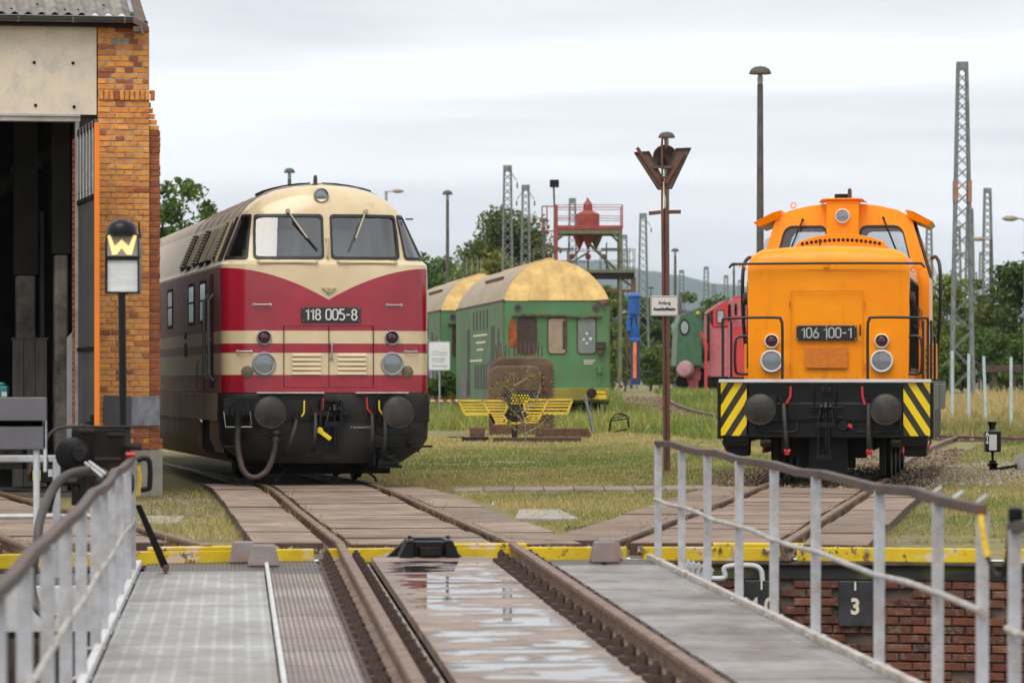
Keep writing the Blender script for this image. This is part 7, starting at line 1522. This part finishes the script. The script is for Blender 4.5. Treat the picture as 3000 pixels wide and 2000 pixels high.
# ================================================================== POINT LANTERN, POSTS, BARRIER
pl2 = thing('point_lantern', 'black point lantern with white pane and lever weight beside the track', 'point indicator', W(2908, 1397, 60.5)); pl2.location.z = gz(60.5); TM[pl2.name] = Matrix.Translation(pl2.location)
k = 60.5/F; qx = lambda rx: (rx-545)*.3827*k; qz = lambda ry: (1300-ry)*.3827*k
q = MB(); q.box(qx(485), qx(603), -.12, .12, qz(1150), qz(990)); bd = q.build('lantern_case', BLACKG, pl2, bevel=.012)
q = MB(); q.lathe([(qx(545+28), qz(985)), (qx(545+26), qz(980)), (qx(545+24), qz(960)), (qx(545+36), qz(925)), (qx(545+36), qz(918)), (0, qz(912))], (qx(542), 0, 0), (0, 0, 1), 18); q.build('chimney', BLACKG, bd, smooth=35)
q = MB(); q.box(qx(511), qx(569), -.128, -.121, qz(1136), qz(1016)); q.build('white_pane', mat('opal_glass', (.58, .58, .59), .4, var=.06, bump=0), bd)
for key, ry in (('A', 1014), ('1a', 1045), ('a', 1072)): put_text(key, mat('white_letters', (.75, .75, .74), .5, bump=0), bd, (qx(497), -.124, qz(ry)))
q = MB(); q.cyl((0, 0, 0), (0, 0, qz(1150)), .022); q.box(-.05, .05, -.05, .05, .02, qz(1215)); q.build('stem', SOOT, pl2)
q = MB(); q.prism([(qx(500), -.05, qz(1240)), (qx(585), -.05, qz(1235)), (qx(575), -.05, qz(1265)), (qx(612), -.05, qz(1300)), (qx(510), -.05, qz(1302)), (qx(530), -.05, qz(1270))], (0, .12, 0)); q.beam((qx(580), 0, qz(1282)), (qx(730), -.05, qz(1255)), .035, .05); q.build('lever', SOOT, pl2)
q = MB(); q.lathe([(.0, 0), (.16, 0), (.16, .09), (0, .09)], (qx(775), -.05, qz(1240)), (.1, 1, 0), 20); q.build('weight', mat('weight_white', (.5, .49, .47), .6, var=.3, bump=.2, dirt=(.06, .05, .05), damt=.8, dscale=4), pl2, smooth=40)
CY = mat('post_cyan', (.42, .55, .57), .6, var=.12, bump=.2, dirt=(.3, .25, .2), damt=.4, dscale=6)
for (px, pt, pb), lab in zip(((2790, 1028, 1239), (2838, 1036, 1244), (2889, 1043, 1248), (2962, 1046, 1260)), ('pale blue post beside the orange locomotive, first of four', 'second pale blue post, in front of the tallest mast leg', 'third pale blue post, leaning slightly behind the point lantern', 'fourth pale blue post, nearest the right edge')):
    p = GP(px, pb); h = (pb-pt)/F*p.y; q = MB(); ln = .06 if px == 2889 else .0
    q.hexa([(p.x-.035, p.y-.035, p.z-.1), (p.x+.035, p.y-.035, p.z-.1), (p.x+.035, p.y+.035, p.z-.1), (p.x-.035, p.y+.035, p.z-.1), (p.x-.035-ln, p.y-.035, p.z+h), (p.x+.035-ln, p.y-.035, p.z+h), (p.x+.035-ln, p.y+.035, p.z+h), (p.x-.035-ln, p.y+.035, p.z+h)])
    tag(q.build('marker_post', CY, bevel=.006), lab, 'post', 'pale blue marker posts')
wb_ = thing('timber_barrier', 'low brown timber barrier behind the pale blue posts', 'barrier', W(2930, 1110, 138)); 
q = MB(); q.beam((-.7, 0, .38), (.8, 0, .42), .15, .26); q.build('rail', RUSTD, wb_)
for x_ in (-.2, .5): q = MB(); q.box(x_-.08, x_+.08, .02, .2, -.5, .3); q.build('post', RUSTD, wb_)
# ================================================================== HILLS, TREES, GRASS, HAZE
prof = [(-3000, 850), (-500, 810), (600, 790), (900, 775), (1160, 757), (1230, 770), (1300, 775), (1450, 792), (1560, 800), (1620, 790), (1700, 762), (1780, 768), (1860, 786), (1903, 795), (2007, 810), (2090, 831), (2185, 839), (2400, 862), (2800, 905), (3300, 950), (6000, 1000)]
q = MB(); HYd = 8000.; cols_ = []
xs = np.linspace(-3000, 6000, 420); ys_ = np.interp(xs, [p[0] for p in prof], [p[1] for p in prof]); rr = np.random.default_rng(5)
ys_ = ys_+rr.normal(0, 1.2, len(xs))
vs = []
for x_, y_ in zip(xs, ys_):
    hgt = EYE+(HY-y_)/F*HYd
    for f, dy in ((0, -900), (.25, -620), (.55, -380), (.8, -190), (.94, -60), (1, 0), (.9, 120), (.4, 500), (0, 900)):
        Y = HYd+dy; X = (x_-1500)/F*HYd
        vs.append((X, Y, .5+hgt*f*(1+.03*math.sin(X*.02+dy*.01)*(f < .99))+ (rr.normal(0, .8) if 0 < f < .99 else 0)))
n = 9; q.add(vs, [(i*n+j, (i+1)*n+j, (i+1)*n+j+1, i*n+j+1) for i in range(len(xs)-1) for j in range(n-1)])
struct(q.build('hills', mat('wooded_hill', (.030, .055, .022), .95, var=.5, scale=.015, bump=1., bscale=.04), smooth=80))
BARK = mat('bark', (.10, .08, .065), .9, var=.35, scale=6, bump=.5, st=(3, 3, .6))
LEAF = leafmat('leaves', .25)
def tree(name, label, px, ptop, Y, rad, hz=None, cols=((.05, .10, .015), (.10, .16, .03)), n=3200, ls=.22, seed=1, z0=None, trunk=True, cat='tree', k=26, squash=1., low=.30):
    r = np.random.default_rng(seed); z0 = gz(Y) if z0 is None else z0; p = W(px, HY, Y); h = EYE+(HY-ptop)/F*Y-z0
    root = thing(name, label, cat, (p.x, p.y, z0-.05), 0, 'trees and bushes')
    zc = h*(low+1)/2; hz = h*(1-low)/2
    cc = []
    while len(cc) < k:
        v = r.normal(size=3); v /= np.linalg.norm(v); v *= r.uniform(.35, .86)
        cc.append((v[0]*rad, v[1]*rad*.8, zc+v[2]*hz*(1 if v[2] > 0 else squash)))
    cc = np.array(cc); cr_ = r.uniform(.22, .42, k)*min(rad, hz)
    idx = r.integers(0, k, n); d = r.normal(size=(n, 3)); d /= np.linalg.norm(d, axis=1)[:, None]; rad_ = r.random(n)**.45
    P = cc[idx]+d*(cr_[idx]*rad_)[:, None]*np.array((1.1, 1.1, .85))
    t_ = np.percentile(P[:, 2], 99.5); P[:, 2] = h*low+(P[:, 2]-h*low)*(h*(1-low))/(t_-h*low); P[:, :2] *= rad/np.percentile(np.abs(P[:, 0]), 98)
    P[:, 2] = np.maximum(P[:, 2], .1)
    a = r.normal(size=(n, 3)); a /= np.linalg.norm(a, axis=1)[:, None]; b = np.cross(a, r.normal(size=(n, 3))); b /= np.linalg.norm(b, axis=1)[:, None]
    sz = ls*r.uniform(.5, 1.15, n)[:, None]; a *= sz; b *= sz*.6
    V = np.stack([P-a, P+b*.8, P+a, P-b*.8], 1).reshape(-1, 3)
    tone = r.uniform(0, 1, k)[idx]*.6+r.random(n)*.4; c0, c1 = np.array(cols[0]), np.array(cols[1]); C = c0+(c1-c0)*tone[:, None]
    if len(cols) > 2: mk = r.random(n) < .18; C[mk] = np.array(cols[2])*r.uniform(.7, 1.1, mk.sum())[:, None]
    o = bpy.data.objects.new('crown', vcol_mesh('crown', V, 4, C, LEAF)); COL.objects.link(o); o.parent = root
    q = MB(); th = h*(low+.25); tr_ = max(.05, rad*.055)
    q.tube([(0, 0, 0), (r.normal(0, .03), 0, th*.5), (r.normal(0, .06), 0, th), (0, 0, h*.8)], tr_*1.2, 8, tr_*.25)
    for i in range(0, k, 2):
        t0 = r.uniform(.45, .95); q.tube([(0, 0, th*t0), tuple(cc[i]*np.array((.5, .5, .0))+np.array((0, 0, (th*t0+cc[i][2])/2))), tuple(cc[i])], tr_*.4, 5, tr_*.08)
    q.build('trunk', BARK, root, smooth=60); return root
G1 = ((.045, .09, .014), (.13, .20, .04)); G2 = ((.045, .075, .012), (.13, .17, .035), (.22, .19, .04)); G3 = ((.07, .11, .015), (.19, .23, .045)); G4 = ((.03, .062, .014), (.09, .145, .035))
tree('leafy_tree', 'bright leafy tree between the shed and the crimson locomotive roof', 500, 528, 125, 1.25, cols=((.04, .085, .013), (.12, .19, .035)), n=3000, ls=.15, seed=2, low=.35, k=30)
tree('leafy_tree', 'small treetop just above the crimson locomotive roof', 610, 592, 130, .75, cols=G1, n=1800, ls=.15, seed=3, low=.35)
tree('leafy_tree', 'tree crown partly hidden by the shed pier', 420, 600, 128, 1.5, cols=G1, n=2400, ls=.16, seed=4, low=.2)
tree('leafy_tree', 'large olive tree with airy crown behind the lattice masts', 1485, 622, 235, 2.7, cols=G2, n=12000, ls=.21, seed=5, low=.34, k=60)
tree('leafy_tree', 'dark round tree right beside the crimson locomotive nose', 1270, 752, 210, 2.3, cols=((.05, .10, .015), (.15, .22, .04)), n=7000, ls=.2, seed=6, low=.05)
tree('leafy_tree', 'green tree behind the slim lamp over the far coach', 1350, 785, 205, 1.9, cols=((.07, .12, .015), (.2, .25, .045)), n=6000, ls=.19, seed=7, low=.05)
tree('leafy_tree', 'yellowish tree behind the small brick building', 1430, 748, 215, 1.6, cols=((.09, .11, .014), (.24, .24, .05)), n=5000, ls=.2, seed=8, low=.1)
tree('leafy_tree', 'dense tree behind the coach roof ridge', 1520, 800, 220, 2.2, cols=G2, n=6000, ls=.2, seed=9, low=.02)
tree('leafy_tree', 'tree filling the gap under the sanding tower', 1620, 850, 215, 1.9, cols=G1, n=2600, ls=.2, seed=10, low=.02)
tree('leafy_tree', 'light green tree between the green coach and the blue column', 1795, 840, 200, 1.0, cols=G3, n=2600, ls=.18, seed=11, low=.05)
tree('leafy_tree', 'dark tree behind the blue column', 1850, 880, 230, 1.5, cols=G1, n=3000, ls=.2, seed=12, low=.0)
tree('leafy_tree', 'broad dark tree behind the white notice', 1935, 900, 240, 1.6, cols=G4, n=3000, ls=.2, seed=13, low=.0)
tree('leafy_tree', 'round tree above the green steam locomotive cab', 2040, 860, 270, 1.5, cols=G1, n=2800, ls=.22, seed=14, low=.0)
tree('leafy_tree', 'low tree between the far masts left of the orange hood', 2110, 868, 280, 1.4, cols=G1, n=2400, ls=.22, seed=15, low=.0)
tree('leafy_tree', 'lime willow like tree behind the orange cab on the right', 2775, 805, 165, 1.25, cols=((.10, .14, .012), (.24, .28, .05)), n=3600, ls=.15, seed=16, low=.0, k=34)
tree('leafy_tree', 'dark tree between the tallest and second mast', 2868, 822, 185, .8, cols=G4, n=2200, ls=.16, seed=17, low=.0)
tree('leafy_tree', 'olive feathery tree in the right background', 2925, 830, 160, 1.25, cols=((.06, .08, .015), (.15, .17, .05)), n=3600, ls=.15, seed=18, low=.0, k=34)
tree('leafy_tree', 'dark broad tree cut by the right edge', 3010, 745, 150, 1.25, cols=G4, n=4200, ls=.15, seed=19, low=.0, k=40)
tree('leafy_tree', 'tree glimpsed through the orange locomotive handrails on the right', 2720, 850, 175, 1.2, cols=G3, n=2600, ls=.16, seed=20, low=.0)
for i, (px, pt, Y, rad, cs, lab) in enumerate(((1330, 1010, 118, .9, G1, 'low bush left of the information sign'), (1830, 985, 160, .8, G3, 'bright bush at the foot of the blue column'), (1905, 1015, 165, .9, G1, 'bush between the blue column and the rusty post'), (1960, 1010, 175, .8, G3, 'pale bush just behind the rusty post'), (2760, 985, 150, 1.0, G3, 'bright bush behind the perforated orange box'), (2820, 1010, 148, 1.0, G1, 'bush at the foot of the tallest mast'), (2880, 960, 152, 1.1, G1, 'bush behind the third pale blue post'), (2950, 985, 148, 1.0, G4, 'dark bush behind the timber barrier'), (3000, 960, 146, .9, G1, 'bush at the right edge above the main line'), (2690, 1000, 155, 1.0, G1, 'bush hidden behind the orange locomotive side'), (1256, 1085, 112, .8, G1, 'bush low beside the crimson buffer'), (1745, 1000, 165, 1.2, G4, 'dark bush behind the coach end'))):
    tree('bush', lab, px, pt, Y, rad, cols=cs, n=1700, ls=.13, seed=40+i, low=0., cat='bush', k=18)
# far woodland as one mass
r = np.random.default_rng(77); V = []; C = []
n = 15000; X = r.uniform(-140, 240, n); Yw = r.uniform(430, 560, n); top = 5.5+2.2*np.sin(X*.13)+1.5*np.sin(X*.41+1)+1.2*np.sin(X*.9); Z = 1+r.random(n)**.7*np.maximum(top, 1.5)
a = r.normal(size=(n, 3)); a /= np.linalg.norm(a, axis=1)[:, None]; b = np.cross(a, r.normal(size=(n, 3))); b /= np.linalg.norm(b, axis=1)[:, None]
P = np.stack([X, Yw, Z], 1); s = r.uniform(.6, 1.3, n)[:, None]; V = np.stack([P-a*s, P+b*s*.8, P+a*s, P-b*s*.8], 1).reshape(-1, 3); t = r.random(n)[:, None]
o = bpy.data.objects.new('distant_woodland', vcol_mesh('distant_woodland', V, 4, np.array((.03, .055, .015))*(1-t)+np.array((.07, .11, .03))*t, LEAF)); COL.objects.link(o); tag(o, 'distant band of dark green woodland under the hills', 'woodland', None, 'stuff')
# sapling in front of the emblem
sp = thing('sapling', 'thin birch sapling with sparse reddening leaves before the emblem', 'sapling', GP(1540, 1302)); r = np.random.default_rng(9); k = sp.location.y/F
mx_ = lambda px, py: Vector(((px-1540)*k, r.uniform(-.15, .15), (1302-py)*k))
br_ = [[(1540, 1302), (1538, 1240), (1528, 1200), (1507, 1150), (1506, 1090)], [(1538, 1240), (1490, 1190), (1460, 1150)], [(1528, 1210), (1570, 1170), (1585, 1120)], [(1540, 1270), (1580, 1245), (1600, 1225)], [(1540, 1275), (1500, 1250), (1480, 1245)], [(1510, 1160), (1480, 1130), (1450, 1140)], [(1507, 1130), (1540, 1110), (1560, 1095)]]
q = MB(); tips = []
for pts in br_:
    P3_ = [mx_(*p) for p in pts]; P3_ = catmull(P3_, 4); q.tube(P3_, .016, 5, .004); tips += P3_[2:]
q.build('stem', mat('birch_bark', (.33, .29, .25), .8, var=.4, scale=20, bump=.2), sp, smooth=60)
tips = np.array([tuple(t) for t in tips]); n = 1100; P = tips[r.integers(0, len(tips), n)]+r.normal(size=(n, 3))*np.array((.09, .09, .07)); P[:, 2] = np.maximum(P[:, 2], .05)
a = r.normal(size=(n, 3)); a /= np.linalg.norm(a, axis=1)[:, None]; b = np.cross(a, r.normal(size=(n, 3))); b /= np.linalg.norm(b, axis=1)[:, None]; s = r.uniform(.014, .03, n)[:, None]
C = np.array((.10, .13, .025))*r.uniform(.6, 1.5, n)[:, None]; mk = r.random(n) < .35; C[mk] = np.array((.30, .12, .03)); mk = r.random(n) < .15; C[mk] = np.array((.34, .26, .05))
o = bpy.data.objects.new('foliage', vcol_mesh('foliage', np.stack([P-a*s, P+b*s*.7, P+a*s, P-b*s*.7], 1).reshape(-1, 3), 4, C, LEAF)); COL.objects.link(o); o.parent = sp
# ---- grass
GRASSM = leafmat('grass_blades', .3)
def inpoly(X, Y, poly):
    c = np.zeros(len(X), bool); n = len(poly)
    for i in range(n):
        x0, y0 = poly[i][:2]; x1, y1 = poly[(i+1) % n][:2]
        m_ = ((y0 > Y) != (y1 > Y)) & (X < (x1-x0)*(Y-y0)/((y1-y0) if y1 != y0 else 1e-9)+x0); c ^= m_
    return c
def gzv(Y): return np.array([gz(y) for y in Y])
def fbm(X, Y, s, seed):
    rr = np.random.default_rng(seed); v = 0
    for i in range(5):
        a, b, p1, p2 = rr.uniform(-1, 1, 4); f = s*(1.8**i); v = v+np.sin((X*a+Y*b)*f+p1*9)*np.cos((Y*a-X*b)*f*.8+p2*9)/(1.4**i)
    return v
def grass(name, label, poly, n, h, cols, seed, w=.006, thresh=-9, avoid=(), tall=0., flowers=0):
    r = np.random.default_rng(seed); P = [(p.x, p.y) for p in poly]; xs = [p[0] for p in P]; ys = [p[1] for p in P]
    X = r.uniform(min(xs), max(xs), n*2); Y = r.uniform(min(ys), max(ys), n*2)
    near = (1/Y**1.0); keep = inpoly(X, Y, P) & (r.random(len(X)) < near/near.max()); f = fbm(X, Y, .9, seed); keep &= f > thresh
    for path, lat, t1 in avoid:
        pts = np.array([(p.x, p.y) for p in path.p if True]); 
        keep &= np.abs(X-np.interp(Y, *(pts[np.argsort(pts[:, 1])].T[::-1]))) > lat
    if name == 'lawn_grass':
        pa, pb = GP(1330, 1433, .03), GP(2120, 1427, .03); keep &= ~((X > pa.x) & (X < pb.x) & (np.abs(Y-pa.y-(pb.y-pa.y)*(X-pa.x)/(pb.x-pa.x)) < .8+.25*fbm(X, Y, 3., 9)))
    X = X[keep][:n]; Y = Y[keep][:n]; n = len(X); f = fbm(X, Y, .9, seed); f2 = fbm(X, Y, .25, seed+1)
    hh = h*r.uniform(.4, 1.2, n)*(1+tall*np.clip(f2, 0, 2)); a = r.uniform(0, 2*math.pi, n); ww = w*r.uniform(.7, 1.4, n)*(Y/50)
    base = np.stack([X, Y, gzv(Y)-.005], 1); sx = np.stack([np.cos(a), np.sin(a), np.zeros(n)], 1)*ww[:, None]
    tip = base+np.stack([r.normal(0, .5, n)*hh, r.normal(0, .5, n)*hh, hh], 1)
    V = np.stack([base-sx, base+sx, tip], 1).reshape(-1, 3)
    t = np.clip(.52+.25*f+.32*f2+r.normal(0, .22, n), 0, 1)[:, None]; C = np.array(cols[0])*(1-t)+np.array(cols[1])*t; C *= r.uniform(.7, 1.25, n)[:, None]
    if flowers:
        mk = r.random(n) < flowers; C[mk] = np.where(r.random((mk.sum(), 1)) < .5, np.array((.75, .75, .7)), np.array((.7, .5, .02)))
    o = bpy.data.objects.new(name, vcol_mesh(name, V, 3, C, GRASSM)); COL.objects.link(o); return tag(o, label, 'grass', None, 'stuff')
DRY = ((.14, .20, .03), (.55, .43, .19)); LUSH = ((.09, .18, .025), (.33, .34, .09)); HAY = ((.20, .21, .05), (.56, .43, .2))
G = lambda *pts: [GP(*p) for p in pts]
av = ((PRED, 1.44, 0), (PORA, 1.48, 0))
grass('lawn_grass', 'mown yellow green lawn between the two locomotives', G((900, 1300), (1800, 1262), (2500, 1300), (2500, 1420), (2060, 1460), (1880, 1560), (1720, 1590), (1600, 1575), (1480, 1490), (1330, 1445), (900, 1420)), 190000, .05, DRY, 1, avoid=av, flowers=.004, tall=.45, thresh=-1.0)
grass('lawn_grass', 'greener grass strip left of the crimson locomotive track', G((470, 1440), (640, 1405), (760, 1440), (720, 1530), (760, 1590), (420, 1592), (400, 1500)), 18000, .06, ((.11, .19, .03), (.50, .40, .18)), 2, thresh=.0, avoid=av, tall=.5, flowers=.01)
grass('lawn_grass', 'grass at the right of the orange locomotive track', G((2350, 1592), (2500, 1450), (2640, 1300), (3850, 1290), (3850, 1594), (2350, 1596)), 150000, .06, DRY, 3, thresh=-.9, avoid=av, flowers=.004)
grass('meadow_grass', 'tall meadow grass in front of the coaches and boiler', G((1200, 1262), (1500, 1262), (1800, 1265), (2150, 1300), (2300, 1290), (2300, 1150), (1780, 1150), (1500, 1165), (1200, 1175)), 60000, .26, LUSH, 4, w=.008, avoid=((Pb, .9, 0),), tall=.7, flowers=.02)
grass('meadow_grass', 'straw coloured tall grass around the pale blue posts', G((2690, 1290), (3900, 1300), (3900, 1180), (2690, 1180)), 62000, .30, HAY, 5, w=.008, avoid=(), tall=.8, thresh=-.9)
grass('weed_tufts', 'dry weed tufts along the pit rim and slab edges', G((560, 1600), (1000, 1594), (1500, 1596), (1900, 1596), (2640, 1594), (2640, 1550), (1900, 1560), (1640, 1552), (1300, 1586), (760, 1560), (560, 1560)), 5200, .12, HAY, 6, w=.004, thresh=.25, tall=.6)
def rail_weeds(P, label, seed, t1):
    r = np.random.default_rng(seed); V = []; C = []
    for _ in range(150):
        t = r.uniform(.3, t1); lat = r.choice((-.86, -.65, .65, .86))+r.normal(0, .02); p = P.at(t, lat, -.1)
        for k_ in range(r.integers(2, 7)):
            h = r.uniform(.05, .2); b = np.array(p)+np.append(r.normal(0, .03, 2), 0); w = r.uniform(.003, .006); a = r.uniform(0, 6.3); s_ = np.array((math.cos(a), math.sin(a), 0))*w
            V += [b-s_, b+s_, b+np.array((r.normal(0, .4)*h, r.normal(0, .4)*h, h))]; C.append(np.array((.42, .30, .13))*r.uniform(.5, 1.2) if r.random() < .7 else np.array((.16, .17, .04)))
    o = bpy.data.objects.new('rail_weeds', vcol_mesh('rail_weeds', np.array(V), 3, np.array(C), GRASSM)); COL.objects.link(o); tag(o, label, 'weeds', None, 'stuff')
rail_weeds(PRED, 'dry weeds growing along the rails of the crimson locomotive track', 21, 17)
rail_weeds(PORA, 'dry weeds growing along the rails of the orange locomotive track', 22, 17)
rail_weeds(PSHED, 'dry weeds growing along the rails of the shed track', 23, 12)
# gravel heap near the lantern
def gravel(label, poly, n, seed, c0, c1, s0=.018, s1=.05):
    r = np.random.default_rng(seed); P = [(p.x, p.y) for p in poly]; xs = [p[0] for p in P]; ys = [p[1] for p in P]; X = r.uniform(min(xs), max(xs), n); Y = r.uniform(min(ys), max(ys), n); k_ = inpoly(X, Y, P); X = X[k_]; Y = Y[k_]; n = len(X)
    B = np.stack([X, Y, gzv(Y)], 1); s = r.uniform(s0, s1, n)[:, None]; d = [r.normal(size=(n, 3)) for _ in range(3)]; d = [v/np.linalg.norm(v, axis=1)[:, None]*s*np.array((1, 1, .5)) for v in d]; up_ = B+np.array((0, 0, 1))*s*.9
    V = np.stack([B+d[0], B+d[1], up_, B+d[1], B+d[2], up_, B+d[2], B+d[0], up_], 1).reshape(-1, 3); t = np.repeat(r.random(n), 3)[:, None]
    o = bpy.data.objects.new('gravel', vcol_mesh('gravel', V, 3, np.array(c0)*(1-t)+np.array(c1)*t, leafmat('stone_chips', 0))); COL.objects.link(o); tag(o, label, 'gravel', None, 'stuff')
gravel('pale gravel around the point lantern', G((2680, 1425), (2760, 1370), (2960, 1350), (3020, 1400), (2960, 1420)), 9000, 31, (.22, .18, .14), (.52, .47, .40))
gravel('brown stones beside the orange locomotive rail', G((2660, 1440), (2700, 1360), (2800, 1310), (2830, 1350), (2760, 1400)), 5000, 32, (.12, .08, .06), (.34, .25, .19))
gravel('brown chippings left of the orange locomotive wheels', G((2040, 1430), (2080, 1385), (2250, 1370), (2250, 1420)), 5000, 33, (.10, .075, .055), (.30, .22, .16))
gravel('dark cinders between the tracks at the pit rim', G((1640, 1600), (1660, 1545), (1800, 1545), (1880, 1560), (1800, 1600)), 3500, 34, (.02, .018, .016), (.09, .08, .07), .015, .035)
gravel('small gravel left of the crimson locomotive track', G((400, 1500), (480, 1450), (660, 1465), (690, 1500), (560, 1530)), 6000, 35, (.18, .14, .10), (.42, .34, .26), .012, .03)
# ---- hazy air
q = MB(); q.box(-9800, 9800, -9600, 10200, -3.5, 290); hz_ = q.build('haze', mat('unused_tmp'))
m = bpy.data.materials.new('hazy_air'); m.use_nodes = True; nt = m.node_tree; nt.nodes.clear(); ou = nt.nodes.new('ShaderNodeOutputMaterial'); pv = nt.nodes.new('ShaderNodeVolumePrincipled')
pv.inputs['Color'].default_value = (.72, .86, 1, 1); pv.inputs['Density'].default_value = .00008; pv.inputs['Anisotropy'].default_value = .2; nt.links.new(pv.outputs[0], ou.inputs['Volume'])
hz_.data.materials.clear(); hz_.data.materials.append(m); tag(hz_, 'thin bluish haze over the yard and far hills', 'haze', None, 'stuff')
